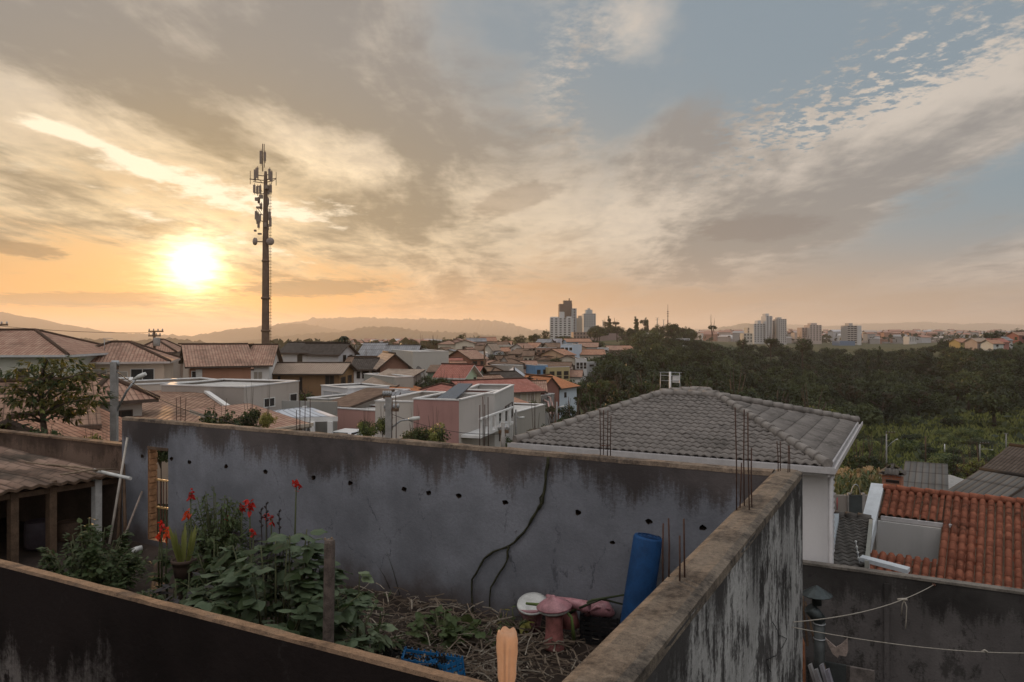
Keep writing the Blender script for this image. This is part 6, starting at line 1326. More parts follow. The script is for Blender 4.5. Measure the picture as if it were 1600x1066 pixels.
    # bushes and hedges just behind the grey wall
    L = [('dark green bush over the grey wall before the big worn roof', 345, 642, 26, 48, None), ('bushy shrub right of the dark green bush', 390, 638, 27, 26, None), ('small bright yellow green shrub beside the metal canopy', 418, 645, 25, 17, [LEAF_T, LEAF_Y, LEAF_T]), ('long green hedge bush in front of the pink wall, left part', 572, 657, 36, 22, [LEAF_Y, LEAF_B, LEAF_Y]), ('green hedge bush in front of the pink wall, right part', 598, 652, 37, 20, [LEAF_B, LEAF_Y, LEAF_B]),
         ('dark spreading bush below the pink house, left', 648, 667, 30, 28, None), ('dark spreading bush with yellow tips below the pink house', 678, 664, 31, 34, [LEAF_A, LEAF_Y, LEAF_B]), ('dry olive bush on the roof terrace left of the white tank house', 478, 612, 52, 22, [LEAF_C, LEAF_Y, LEAF_B]), ('dark shrub at the foot of the grey box front', 800, 684, 34, 20, None), ('low olive bush right of the white tank house', 548, 604, 60, 10, [LEAF_Y, LEAF_C, LEAF_B])]
    for lab, u, v, d, hw, m in L:
        p = G(u, d); h = max(1.2, zv(v, d) - p.z); tree(lab, p, h, hw / F * d, 'bush', 1 + rn.randrange(3), None, name='bush', mats=m, cat='bush', bushy=True)
    n = 0
    while n < 80:       # green field at the valley floor
        u = rn.uniform(1310, 1640); d = rn.uniform(85, 222); p = G(u, d); n += 1
        tree('low yellow green shrub in the field on the valley floor', p, rn.uniform(1.2, 3.4), rn.uniform(1.6, 4.2), 'bush', 1 + rn.randrange(3), 'shrubs in the green field', name='shrub', mats=[LEAF_Y, LEAF_G, LEAF_Y] if rn.random() < .72 else None, cat='shrub', bushy=True)
town_trees()
def field_grass():
    mb = MB(); r2 = random.Random(5)
    for i in range(24000):
        u = r2.uniform(1240, 1680); d = r2.uniform(60, 228); p = G(u, d); a = r2.uniform(0, 6.28); h = r2.uniform(.5, 1.5); w = r2.uniform(.25, .7)
        s = Vector((math.cos(a), math.sin(a), 0)); l = Vector((r2.uniform(-.4, .4), r2.uniform(-.4, .4), h)); k = len(mb.v); mb.v += [tuple(p - s * w), tuple(p + s * w), tuple(p + l + s * w * .2)]; mb.fidx((k, k + 1, k + 2), 0 if r2.random() < .6 else 1)
    tag(mb.build('field_grass', [LEAF_Y, LEAF_B], loc=G(1450, 120)), 'tall yellowish green grass of the valley field', 'grass', kind='stuff')
field_grass()
def undergrowth():
    mb = MB(); r2 = random.Random(15)
    for i in range(11000):
        u = r2.uniform(900, 1690); d = 140 + 220 * r2.random()
        if u > 1270 and d < 218 and r2.random() < .93: continue
        p = G(u, d) + Vector((0, 0, r2.uniform(.1, 2.2))); n = (rv(r2) + Vector((0, 0, .7))).normalized(); s = n.cross(rv(r2)).normalized() * r2.uniform(.5, 1.3); e = s.cross(n).normalized() * r2.uniform(.4, 1.0); mb.face([p - s, p - e, p + s, p + e], r2.choice((0, 0, 0, 1)))
    tag(mb.build('undergrowth', [LEAF_A, LEAF_B], loc=G(1300, 250)), 'dark undergrowth between the trees of the valley', 'undergrowth', kind='stuff')
undergrowth()
def corn():
    n = 0
    r2 = random.Random(21)
    for i in range(42):
        u = r2.uniform(1304, 1378); d = r2.uniform(33, 46); p = G(u, d); p.z = zv(762, d) - r2.uniform(.9, 1.8); h = zv(r2.uniform(735, 752), d) - p.z
        t = thing('corn_plant', 'tall corn plant with a dry tan tassel behind the panel fence', 'corn', p, 'corn plants behind the panel fence'); mb = MB(); mb.tube([p - Vector((0, 0, 1)), p + Vector((.04, 0, h))], [.025, .012], 5)
        for k in range(13):
            a = r2.uniform(0, 6.28); z = h * (.25 + .06 * k); o = Vector((math.cos(a), math.sin(a), 0)); q = p + Vector((0, 0, z)); s = Vector((-o.y, o.x, 0)) * .045
            A = [q, q + o * .28 + Vector((0, 0, .28)), q + o * .6 + Vector((0, 0, .18)), q + o * .75 - Vector((0, 0, .10))]
            for b, c, w0, w1 in ((0, 1, .6, 1.2), (1, 2, 1.2, .9), (2, 3, .9, .1)): mb.face([A[b] - s * w0, A[b] + s * w0, A[c] + s * w1, A[c] - s * w1])
        mb.build('stalk_and_leaves', CORN, t); mb = MB()
        for k in range(9):
            a = r2.uniform(0, 6.28); o = Vector((math.cos(a) * .16, math.sin(a) * .16, .28)); q = p + Vector((.04, 0, h - .03)); s = Vector((-o.y, o.x, 0)).normalized() * .018; mb.face([q - s, q + s, q + o + s * 1.4, q + o - s * 1.4])
        mb.build('tassel', TASSEL, t)
corn()
def left_tree():
    """small layered tree with drooping fingered leaves at the left"""
    p = P(70, 22, -5.6); t = thing('papaya_like_tree', 'small tree with layered drooping green leaves at the left, before the long tile roof', 'tree', p); r2 = random.Random(8); d = 22
    mb = MB(); base = P(72, d, -6.4); fork = W(66, 640, d); mb.tube([base, W(72, 690, d), W(68, 665, d), fork, W(64, 612, d), W(66, 575, d)], [.11, .10, .085, .075, .055, .02], 8)
    lay = [(75, 562, 30), (40, 578, 26), (108, 572, 28), (15, 582, 18), (130, 584, 16), (60, 596, 40), (100, 596, 34), (25, 606, 24), (125, 606, 24), (75, 618, 50), (40, 628, 30), (110, 626, 34), (140, 622, 16), (85, 640, 30), (30, 645, 14), (105, 652, 12), (20, 660, 8), (55, 610, 30), (90, 585, 30), (120, 640, 14)]
    for u, v, hw in lay:
        e = W(u, v, d + r2.uniform(-1.2, 1.2)); s = W(66, min(660, v + 26), d); mb.tube([s, (s + e) / 2 + Vector((0, 0, .10)), e], [.035, .025, .012], 5)
    mb.build('trunk', BARK, t); mb = MB()
    for u, v, hw in lay:
        for i in range(int(hw * 1.45)):
            a = r2.uniform(0, 6.28); q = W(u, v, d) + Vector((0, 0, 0)); rr = hw / F * d * math.sqrt(r2.random()); c = q + Vector((math.cos(a) * rr, math.sin(a) * rr * 1.4, r2.uniform(-.10, .10) - rr * .10)); out = Vector((math.cos(a), math.sin(a), -.25))
            c += FW * r2.uniform(-.6, .6); m = 0 if r2.random() < .55 else (1 if r2.random() < .75 else 2)
            for k in range(4):
                dr = (out + rv(r2) * .75 + Vector((0, 0, -.25))).normalized(); n = (Vector((0, 0, 1)) + rv(r2) * .5).normalized(); leafcard(mb, c, n, dr, r2.uniform(.16, .30), r2.uniform(.05, .085), m)
    mb.build('crown', [LEAF_W, LEAF_G, LEAF_T], t)
    L = [('green bush seen through the narrow doorway of the grey wall', 252, 705, 19, 30, LEAF_G), ('dark leafy shrub behind the shed under the layered tree', 70, 690, 20, 48, LEAF_G), ('yellowish thin shrub behind the shed beside the street lamp pole', 140, 702, 20, 26, LEAF_T), ('straggling green bush at the left edge behind the shed', 20, 695, 20, 22, LEAF_B), ('dark green shrub behind the shed at the end of the grey wall', 165, 722, 18.5, 18, LEAF_G)]
    for lab, u, v, dd, hw, m in L:
        p = P(u, dd, -5.2); h = zv(v - 22, dd) - p.z; tree(lab, p, h, hw / F * dd, 'bush', 1 + r2.randrange(3), None, name='shrub', mats=[LEAF_B, m, LEAF_A], cat='shrub', bushy=True)
left_tree()
# ---------------------------------------------------------------- plants inside the yard
def broad_leaf(mb, c, dr, n, l, w, m, droop=.35):
    """broad drooping leaf of 10 faces"""
    s = dr.cross(n).normalized(); n2 = s.cross(dr).normalized(); prev = None
    for t, k in ((0, .06), (.14, .72), (.36, 1.0), (.62, .78), (.85, .36), (1.0, .02)):
        q = c + dr * (l * t) - Vector((0, 0, droop * l * t * t)); wv = .07 * w * math.sin(t * 17 + c.x * 9)
        cur = (q - s * w * .5 * k + n2 * (-.10 * w * k + wv), q, q + s * w * .5 * k + n2 * (-.10 * w * k - wv))
        if prev:
            mb.face([prev[0], prev[1], cur[1], cur[0]], m, None, True); mb.face([prev[1], prev[2], cur[2], cur[1]], m, None, True)
        prev = cur
def yard_plants():
    r2 = random.Random(31)
    def bush(label, c, rx, ry, h, n, leafl, leafw, mats, stems=14, name='shrub', droop=.35, up=.35, flat=.5):
        t = thing(name, label, 'shrub', c); sm = MB(); lm = MB()
        tips = []
        for i in range(stems):
            a = r2.uniform(0, 6.28); rr = math.sqrt(r2.random()); e = c + Vector((math.cos(a) * rx * rr, math.sin(a) * ry * rr, h * (1 - .55 * rr * rr) * r2.uniform(.78, 1.0))); b = c + Vector((math.cos(a) * rx * .18, math.sin(a) * ry * .18, 0)); mid = (b + e) / 2 + Vector((0, 0, h * .12)); sm.tube([b, mid, e], [.018, .014, .007], 5); tips.append((b, mid, e))
        sm.build('stems', plain((.07, .075, .035), .8, .3, 8), t)
        for i in range(n):
            b, mid, e = tips[r2.randrange(len(tips))]; k = r2.random() ** .55; q = b * (1 - k) ** 2 + mid * 2 * k * (1 - k) + e * k * k; out = (q - c); out.z = 0; out = out.normalized() if out.length > .01 else Vector((1, 0, 0))
            dr = (out * .7 + rv(r2) * .8 + Vector((0, 0, up * .3))); dr.z *= flat; dr.normalize(); n_ = (Vector((0, 0, 1)) + rv(r2) * .35).normalized(); q = q + dr * .04; sc = r2.uniform(.55, 1.15)
            broad_leaf(lm, q, dr, n_, leafl * sc, leafw * sc, 0 if r2.random() < .7 else 1, droop)
        lm.build('leaves', mats, t)
    c = P(432, 9.2, GZ); bush('big shrub with broad pale green leaves in the middle of the yard', c, 1.30, .95, 2.04, 1150, .25, .175, [LEAF_P, LEAF_G], 52, droop=.2, flat=.25)
    bush('lower part shrub with pale broad leaves right of the wooden post', P(548, 9.6, GZ), .45, .5, 1.5, 90, .2, .13, [LEAF_P, LEAF_G], 10)
    bush('low weedy bush with narrow fingered leaves at the foot of the wooden post', P(470, 7.6, GZ), .75, .45, 1.25, 420, .15, .045, [LEAF_G, LEAF_P], 24)
    bush('round dark green bush in front of the shed', P(138, 11.2, GZ), .80, .75, 1.66, 2300, .115, .08, [LEAF_G, LEAF_B], 60, droop=.2)
    bush('low green fern like plant at the left edge by the front wall', P(20, 9.2, GZ), .5, .5, 1.35, 260, .2, .04, [LEAF_G, LEAF_Y], 22)
    bush('low green ground weeds under the round bush', P(215, 10.2, GZ), .95, .8, .85, 1200, .10, .055, [LEAF_G, LEAF_B], 40, droop=.2)
    bush('tangled dark green shrub between the plant pot and the big shrub', P(345, 11.4, GZ), .7, .5, 1.25, 700, .16, .09, [LEAF_G, LEAF_B], 30)
    bush('tangled weedy shrub behind the front wall left of the big shrub', P(300, 8.4, GZ), .8, .4, 1.25, 900, .13, .07, [LEAF_G, LEAF_P], 34)
    bush('low leafy weeds in the dark right of the shed posts', P(185, 12.6, GZ), .6, .5, .8, 500, .12, .06, [LEAF_G, LEAF_B], 26)
    bush('dark broad leaved plant with purple foliage left of the big shrub', P(285, 10.6, GZ), .45, .45, 1.05, 70, .34, .14, [LEAF_D, LEAF_D], 12, name='plant')
    bush('low green squash like plant in front of the grey wall', P(690, 10.4, GZ), .55, .45, .5, 110, .17, .16, [LEAF_G, LEAF_B], 14, name='plant', droop=.15)
    bush('small dark weed clump right of the wooden post', P(580, 10.2, GZ), .5, .4, .62, 150, .14, .05, [LEAF_G, LEAF_B], 14, name='plant')
    bush('small leafy weed by the pink toilets', P(805, 10.8, GZ), .2, .2, .42, 40, .13, .07, [LEAF_T, LEAF_G], 8, name='plant')
    bush('feathery grey green plant against the grey wall behind the red flowers', P(340, 13.2, GZ), .62, .5, 1.8, 1700, .12, .045, [LEAF_G, LEAF_B], 50, name='plant', droop=.4, up=.4, flat=.6)
    # white little flowers in the weeds
    RED = leafmat('red_petals', (.30, .010, .008), (.46, .022, .012), .35, .5); ORN = leafmat('orange_red_petals', (.50, .04, .014), (.62, .08, .02), .4, .5)
    fl = [(252, 820, 0, 'lowest orange red canna of the left cluster'), (262, 832, 1, 'orange red canna at the middle of the left cluster'), (250, 836, 1, 'orange red canna at the left edge of the left cluster'), (298, 770, 0, 'red canna high above the potted plant'), (294, 800, 1, 'orange canna just above the potted plant'), (357, 808, 0, 'red canna alone right of the feathery plant'), (378, 790, 0, 'small red canna left of the biggest red flower'), (390, 786, 2, 'biggest red canna before the middle of the left wall'), (416, 808, 0, 'red canna low behind the big shrub, left of a pair'), (424, 810, 0, 'red canna low behind the big shrub, right of a pair'), (463, 757, 2, 'tallest red canna with a bare stem against the wall'), (396, 833, 0, 'small pink red canna hidden in the shrub')]
    for u, v, kd, lab in fl:
        d = 12.6 + r2.uniform(-.5, .5) if u > 300 else 12.0; q = W(u, v, d); p = Vector((q.x, q.y, GZ)); t = thing('canna_flower', lab, 'flower', p, 'red cannas along the grey wall'); mb = MB(); mid = p + (q - p) * .5 + Vector((r2.uniform(-.05, .05), 0, 0)); mb.tube([p, mid, q], [.02, .016, .010], 6); mb.build('stem', plain((.06, .07, .03), .7, .2, 5), t)
        mb = MB(); s = .105 if kd == 2 else (.075 if kd == 0 else .09)
        for k in range(15):
            dr = (rv(r2) + Vector((0, 0, .25))).normalized(); broad_leaf(mb, q + rv(r2) * s * .35 + Vector((0, 0, r2.uniform(-s, s * .5))), dr, rv(r2), s * r2.uniform(.7, 1.1), s * .7, 0, .5)
        mb.build('blossom', ORN if kd == 1 else RED, t); mb = MB()
        for k in range(6 if u != 463 else 3):
            a = r2.uniform(0, 6.28); z = r2.uniform(.15, .65); c0 = p + (q - p) * z; broad_leaf(mb, c0, Vector((math.cos(a) * .6, math.sin(a) * .6, .6)).normalized(), Vector((0, 0, 1)), r2.uniform(.3, .5), .13, 0, .7)
        mb.build('leaves', LEAF_D if u > 340 else LEAF_G, t)
    for k, (u, v) in enumerate(((408, 797), (416, 788), (436, 800))):
        d = 12.4; q = W(u, v, d); p = Vector((q.x, q.y, GZ)); mb = MB(); mb.tube([p, (p + q) / 2 + Vector((.02, 0, 0)), q], [.014, .012, .008], 6)
        for z in range(5): e = q - Vector((0, 0, z * .07)); mb.tube([e, e + Vector(((-1) ** z * .035, 0, .035))], [.014, .018], 6)
        tag(mb.build('seed_stalk', plain((.03, .024, .024), .8, .2), loc=p), ['dark dried seed stalk left of a pair, beside the red flowers', 'tallest dark dried seed stalk behind the shrub', 'dark dried seed stalk right of the low red flowers'][k], 'seed stalk')
    # pot with upright blades
    p = P(287, 11.6, GZ); t = thing('stump', 'dark stump carrying the plant pot', 'stump', p); mb = MB(); mb.tube([p - Vector((0, 0, .1)), p + Vector((.01, 0, .3)), p + Vector((0, 0, .52))], [.17, .15, .16], 10); mb.build('stump_body', BARK, t)
    q = p + Vector((0, 0, .52)); t = thing('plant_pot', 'brown clay pot with upright sword leaves left of the big shrub', 'plant pot', q); CLP = plain((.06, .038, .028), .8, .3, 6); mb = MB(); mb.lathe([(.12, 0), (.155, .2), (.17, .27), (.185, .275), (.185, .32), (.165, .325), (.155, .29)], q, 22); mb.build('pot', CLP, t)
    mb = MB()
    for k in range(16):
        a = r2.uniform(0, 6.28); b = q + Vector((math.cos(a) * .07, math.sin(a) * .07, .28)); dr = Vector((math.cos(a) * .25, math.sin(a) * .25, 1)).normalized(); s = dr.cross(rv(r2)).normalized(); L = r2.uniform(.35, .62)
        A = [(0, .022), (.4, .034), (.75, .026), (1, .002)]
        for (t0, w0), (t1, w1) in zip(A, A[1:]): mb.face([b + dr * L * t0 - s * w0, b + dr * L * t0 + s * w0, b + dr * L * t1 + s * w1, b + dr * L * t1 - s * w1])
    mb.build('sword_leaves', LEAF_Y, t)
    # dry reed tuft
    p = onZ(625, 925, GZ); t = thing('reed_tuft', 'tuft of thin dark reeds standing against the grey wall', 'reed', p); mb = MB()
    for k in range(26):
        a = r2.uniform(0, 6.28); b = p + Vector((math.cos(a), math.sin(a), 0)) * r2.uniform(0, .15); e = b + Vector((r2.uniform(-.35, .35), r2.uniform(-.15, .05), r2.uniform(.3, .85))); mb.tube([b, (b + e) / 2 + Vector((0, 0, .04)), e], [.008, .006, .002], 4)
    mb.build('reeds', plain((.045, .04, .025), .8, .4, 9), t)
    # straw
    mb = MB()
    for i in range(1500):
        u, v = r2.gauss(720, 105), r2.uniform(925, 1085)
        if r2.random() < .3: u = r2.uniform(560, 900)
        p = onZ(u, v, GZ)
        if p.x > RX0 - .1 or p.y > BY - .06 or p.x < -9: continue
        a = r2.uniform(0, 6.28); L = r2.uniform(.08, .45) * (1.6 if r2.random() < .08 else 1); dr = Vector((math.cos(a), math.sin(a), r2.uniform(-.1, .35))).normalized(); z = .02 + r2.random() ** 2 * .16; p.z += z; w = r2.uniform(.004, .012)
        mid = p + dr * L * .5 + Vector((0, 0, r2.uniform(-.02, .05))); e = p + dr * L
        if e.y > BY - .03 or e.x > RX0 - .03: continue
        s = Vector((-dr.y, dr.x, 0)).normalized() * w; m = 0 if r2.random() < .5 else (1 if r2.random() < .6 else 2)
        for A, B in ((p, mid), (mid, e)): mb.face([A - s, A + s, B + s * .8, B - s * .8], m); mb.face([A + Vector((0, 0, w)), A - Vector((0, 0, w)), B - Vector((0, 0, w)), B + Vector((0, 0, w))], m)
    tag(mb.build('straw', [plain((.20, .155, .115), .9, .3, 6), plain((.12, .09, .07), .9, .3, 6), plain((.30, .26, .21), .9, .3, 6)], loc=(-4, 7, GZ)), 'dry straw and broken reed stems strewn over the soil', 'straw', kind='stuff')
    mb = MB()
    for i in range(1100):
        p = Vector((r2.uniform(-13.5, -2), r2.uniform(4.5, BY - .2), GZ + .01)); 
        if mnoise.noise(Vector((p.x * .8, p.y * .8, 5))) < -.05: continue
        for k in range(3):
            a = r2.uniform(0, 6.28); leafcard(mb, p, Vector((0, 0, 1)), Vector((math.cos(a) * .6, math.sin(a) * .6, .6)).normalized(), r2.uniform(.06, .18), r2.uniform(.03, .07), 0 if r2.random() < .6 else 1)
    tag(mb.build('ground_weeds', [LEAF_G, LEAF_B], loc=(-8, 7, GZ)), 'low green weeds covering patches of the yard soil', 'weeds', kind='stuff')
yard_plants()
# ================================================================ mast, poles, wires, high rises, far town
def mast():
    d = 130; M = plain((.13, .085, .06), .7, .2, 1); GM = plain((.22, .17, .14), .6, .15, 2); px = d / F
    p = P(415, d, -10); t = thing('telecom_mast', 'tall brown telecom mast crowded with antennas and two round dishes', 'telecom mast', p)
    z = lambda v: zv(v, d)
    L = lambda u, v, dy=0: W(u, v, d) + FW * dy
    mb = MB(); pr = [(-10, 6.8), (z(575), 6.5), (z(520), 5.9), (z(440), 5.2), (z(380), 4.6), (z(320), 3.6), (z(280), 2.8), (z(268), 2.0)]
    mb.lathe([(r * px, zz + 10) for zz, r in pr], p + Vector((0, 0, 0)), 14); mb.build('pole', M, t)
    for v in (545, 517, 466, 408): 
        mb = MB(); r = 6.3 if v > 450 else 5.3; mb.lathe([(r * px, -.18), (r * px * 1.12, -.1), (r * px * 1.12, .1), (r * px, .18)], Vector((p.x, p.y, z(v))), 14); mb.build('flange', M, t)
    mb = MB(); mb.tube([L(410.5, 268), L(410.5, 225)], .09, 6); mb.build('top_rod', M, t); mb = MB(); mb.tube([L(413, 262), L(413, 225)], .06, 6); mb.build('top_rod', M, t)
    def panel(u, v0, v1, w=3.4, dy=0, nm='panel_antenna'):
        mb = MB(); a = L(u, v1, dy); h = z(v0) - z(v1); mb.box(a, w * px, w * px * .55, h, YAW); o = mb.build(nm, GM, t); mb = MB(); mb.tube([a + FW * .2 - Vector((0, 0, .3)), a + FW * .2 + Vector((0, 0, h + .3))], .05, 5); mb.build('mount', M, o)
    for u, v0, v1 in ((407.5, 236, 256), (413.8, 238, 252), (398.5, 265, 280), (402, 262, 278), (421, 264, 280), (424, 268, 284), (397.3, 289, 301), (402, 291, 303), (423, 289, 301), (400, 330, 343), (402.5, 332, 350), (421, 331, 344), (422.5, 340, 354), (406, 336, 346), (415.5, 330, 340), (406.5, 290, 302), (419.5, 291, 304), (404.5, 308, 318), (418.5, 310, 320), (408, 318, 327), (404, 346, 356), (418, 350, 360)): panel(u, v0, v1)
    for u, v0, v1 in ((391, 267, 288), (431.5, 269, 290)): 
        mb = MB(); mb.tube([L(u, v0), L(u, v1)], .05, 5); mb.build('whip_antenna', M, t)
    for v, a, b in ((279, 390, 432), (283, 396, 426), (300, 396, 425), (343, 400, 423), (333, 400, 421), (272, 398, 424)):
        mb = MB(); mb.tube([L(a, v + 1), L(411, v + 3), L(b, v)], .08, 5); mb.build('cross_arm', M, t)
    for (u0, v0, u1, v1) in ((399, 275, 410, 286), (424, 275, 412, 286), (402, 325, 410, 336), (421, 328, 412, 338), (403, 290, 410, 300), (422, 290, 412, 300), (391, 279, 400, 283), (431, 280, 424, 284)):
        mb = MB(); mb.tube([L(u0, v0), L(u1, v1)], .05, 5); mb.build('brace', M, t)
    for u, v, w, h in ((403, 312, 6, 5), (409, 308, 5, 6), (405, 325, 6, 3), (400, 361, 3, 3), (407, 366, 5, 2.5), (416, 352, 4, 7), (417.5, 293, 5, 6)):
        mb = MB(); mb.box(L(u, v + h / 2, -.4), w * px, .5, h * px, YAW); mb.build('equipment_box', GM, t)
    for u, rr, sx, an in ((424, 6.0, 1.0, 0), (400.5, 5.8, .62, -45)):
        c = L(u, 378, -.6); mb = MB(); ax = (Matrix.Rotation(YAW + R(an), 3, 'Z') @ Matrix.Rotation(R(90), 3, 'X')); r = rr * px
        mb.lathe([(r, -.12), (r, .12), (r * .97, .16), (r * .3, .26)], c, 22, 0, ax); o = mb.build('dish', plain((.26, .21, .18), .6, .1), t); mb = MB(); mb.tube([c + FW * .2, L(413, 378)], .1, 6); mb.build('dish_arm', M, o)
    mb = MB()
    for u in (420.5, 423): mb.tube([L(u + .0, 285), L(u, 575)], .035, 5)
    for i in range(58): mb.tube([L(420, 288 + i * 5), L(424.5, 288 + i * 5)], .035, 4)
    mb.build('ladder', M, t)
    for i in range(10): 
        mb = MB(); v = 300 + i * 27; mb.tube([L(414, v), L(422, v)], .05, 4); mb.build('ladder_bracket', M, t)
mast()
def pole(label, u, d, vtop, vbot, r=.14, arms=(), lamp=None, mat=None, transformer=None, name='utility_pole', square=False):
    mat = mat or CONC; p = P(u, d, zv(vbot, d)); top = zv(vtop, d); t = thing(name, label, 'street lamp pole' if lamp else 'utility pole', p); mb = MB(); q = Vector((p.x, p.y, top))
    if square: mb.box(p, r * 2, r * 1.5, top - p.z, YAW)
    else: mb.tube([p, q], [r, r * .72], 10)
    mb.build('pole', mat, t)
    for v, a, b in arms:
        mb = MB(); A, B = W(u + a, v, d), W(u + b, v, d); mb.obox(A - FW * .05, B - A, FW * .1, Vector((0, 0, .11))); ar = mb.build('cross_arm', WOOD, t)
        for k in range(4): c = A + (B - A) * (.05 + .3 * k); mb = MB(); mb.lathe([(.03, .1), (.06, .16), (.05, .22), (.03, .28)], c, 8); mb.build('insulator', STEEL, ar)
    if lamp:
        du, v1, v2 = lamp; a = W(u, v1, d); b = W(u + du, v2, d); mb = MB(); mb.tube([a, a + (b - a) * .55 + Vector((0, 0, .12)), b], .035, 6); mb.build('lamp_arm', STEEL, t)
        mb = MB(); dv = (b - a); dv.z *= .3; dv.normalize(); mb.tube([b - dv * .10, b + dv * .1, b + dv * .32], [.04, .08, .06], 10); mb.build('lamp_head', SEATW, t)
    if transformer:
        du, v = transformer; c = W(u + du, v, d); mb = MB(); mb.lathe([(.22, 0), (.26, .05), (.26, .62), (.2, .7)], c, 12); mb.build('transformer', CONC, t)
    return t
pole('concrete street pole with a curved lamp arm before the beige balcony house', 178.5, 24, 566, 712, .10, [(577, -3, 6)], (35, 650, 591), square=True)
pole('dark power pole with double cross arms and a transformer above the left roofs', 241, 62, 518, 575, .13, [(519, -9, 14), (526, -9, 10)], None, WOOD, (4, 541))
pole('power pole cut by the left edge with one slanting cross arm', -3, 50, 506, 600, .13, [(509, -12, 15)], None, WOOD)
pole('grey street pole with a lamp standing behind the middle of the grey wall', 607, 27, 621, 720, .105, [(643, -6, 16), (623, -8, 4)], (35, 672, 655), square=True)
pole('concrete pole with small arms before the grey box front', 786, 27, 661, 720, .10, [(677, -7, 9)], None, CONC)
pole('thin dark pole on the hillside among the houses', 757, 120, 537, 610, .16, (), None, WOOD)
pole('thin dark pole carrying the pink cables', 839, 84, 592, 640, .12, (), None, WOOD)
pole('thin dark pole right of the white gable house', 818, 200, 540, 572, .2, (), None, WOOD)
pole('lamp pole among the trees of the lane', 870, 62, 628, 668, .09, (), (6, 640, 636))
pole('lamp pole in the lane right of the plain gable end wall', 806, 50, 640, 700, .08, (), (6, 655, 653))
pole('field pole with a slanting arm and a lamp in the green field', 1385, 120, 678, 742, .15, [(677, -1, 14)], (15, 700, 687), CONC)
pole('dark leaning pole in the middle of the green field', 1446, 125, 682, 722, .14, (), None, WOOD)
pole('pole with cross arms on the right of the green field', 1531, 150, 694, 722, .15, [(693, 0, 14)], (18, 702, 703), CONC)
pole('tall pole at the right of the field before the wood', 1572, 150, 678, 706, .15, [(679, -3, 3)], None, CONC)
pole('short pale leaning post in the green field', 1476, 140, 694, 706, .12, (), None, WHITE)
pole('lamp post with twin heads on the hill top, left one', 942, 540, 501, 518, .3, [(501, -2, 2)], None, CONC)
pole('flood light post on the hill top left of the thin radio mast', 1027, 520, 497, 520, .35, [(497, -3, 3), (500, -3, 3)], None, CONC)
pole('second flood light post close to the thin radio mast', 1037, 520, 500, 520, .3, [(500, -2, 2)], None, CONC)
t = thing('radio_mast', 'thin lattice radio mast on the hill top', 'radio mast', P(1043.5, 520, -4)); d = 520; mb = MB(); mb.tube([P(1043.5, d, -4), W(1043.5, 500, d)], [.5, .4], 6); mb.tube([W(1043.5, 500, d), W(1043.5, 476, d)], [.25, .12], 6); mb.build('mast_body', plain((.2, .1, .08), .7, .1), t)
for v in (490, 487, 494): mb = MB(); mb.tube([W(1042, v, d), W(1045, v, d)], .2, 5); mb.build('antenna', DKMETAL, t)
def wire(label, pts, sag, r, mat=None, grp=None):
    q = []
    for a, b in zip(pts, pts[1:]):
        for i in range(12): s = i / 12; q.append(a + (b - a) * s - Vector((0, 0, 4 * sag * s * (1 - s))))
    q.append(pts[-1]); mb = MB(); mb.tube(q, r, 5); tag(mb.build('power_line', mat or CABLE, loc=pts[0]), label, 'power line', grp)
wire('thin power line crossing before the big worn roof', [W(-60, 600, 24), W(178.5, 578, 24), W(345, 655, 22), W(470, 664, 26)], .25, .012)
wire('slack power line from the street lamp pole to the left edge', [W(-60, 617, 24), W(178.5, 585, 24)], .2, .012)
wire('power line running left from the pole with the transformer', [W(-40, 505, 62), W(241, 520, 62)], .25, .018)
wire('power line leaving the grey street pole to the right', [W(607, 645, 27), W(786, 678, 27)], .25, .010)
PKC = plain((.46, .30, .27), .6, .1)
wire('thick pink cable hanging to the lane, upper one', [W(839, 597, 84), W(860, 622, 80), W(868, 640, 66)], .3, .11, PKC, 'pink cables'); wire('thick pink cable hanging to the lane, lower one', [W(839, 600, 84), W(856, 628, 78), W(866, 646, 66)], .5, .11, PKC, 'pink cables'); wire('grey cable curving on down to the lamp pole of the lane', [W(868, 640, 66), W(862, 660, 60)], .4, .08)
# ---- roof aerials and satellite dishes
def dish(label, u, v, d, r, ang=0):
    p = W(u, v, d); t = thing('satellite_dish', label, 'satellite dish', p - Vector((0, 0, r))); ax = Matrix.Rotation(YAW + R(ang), 3, 'Z') @ Matrix.Rotation(R(65), 3, 'X'); m = plain((.16, .15, .14), .7, .2)
    mb = MB(); mb.lathe([(.02, -.16 * r), (r * .5, -.1 * r), (r * .85, .02 * r), (r, .14 * r), (r * .98, .15 * r), (r * .84, .04 * r), (r * .5, -.08 * r)], p, 18, 0, ax); mb.build('reflector', m, t); mb = MB(); mb.tube([p, p - Vector((0, 0, r * 1.7))], .05, 6); mb.build('stand', m, t)
    mb = MB(); mb.tube([p, p + ax @ Vector((0, 0, r * .8))], .02, 5); mb.build('feed_arm', m, t)
dish('mesh satellite dish on the pale slab roof at the far left', 88, 534, 56, .6, -50); dish('satellite dish on a low roof beside the blank grey hall', 655, 580, 80, .55, 60); dish('dish at the edge of the red roof on the far right', 1598, 713, 50, .5, 60)
def aerial(label, u, v0, v1, d):
    a, b = W(u, v1, d), W(u, v0, d); t = thing('tv_aerial', label, 'aerial', a); mb = MB(); mb.tube([a, b], .025, 6); mb.build('mast', STEEL, t)
    for k, z in enumerate((0, .18)):
        mb = MB(); c = b - Vector((0, 0, z)); mb.tube([c - RT * .1, c + RT * (.6 - k * .2)], .018, 5); mb.build('boom', STEEL, t)
aerial('tv aerial on the ridge of the beige balcony house', 163, 529, 552, 52); aerial('tall tv aerial on the white house with a dark hip roof', 556, 540, 558, 97)
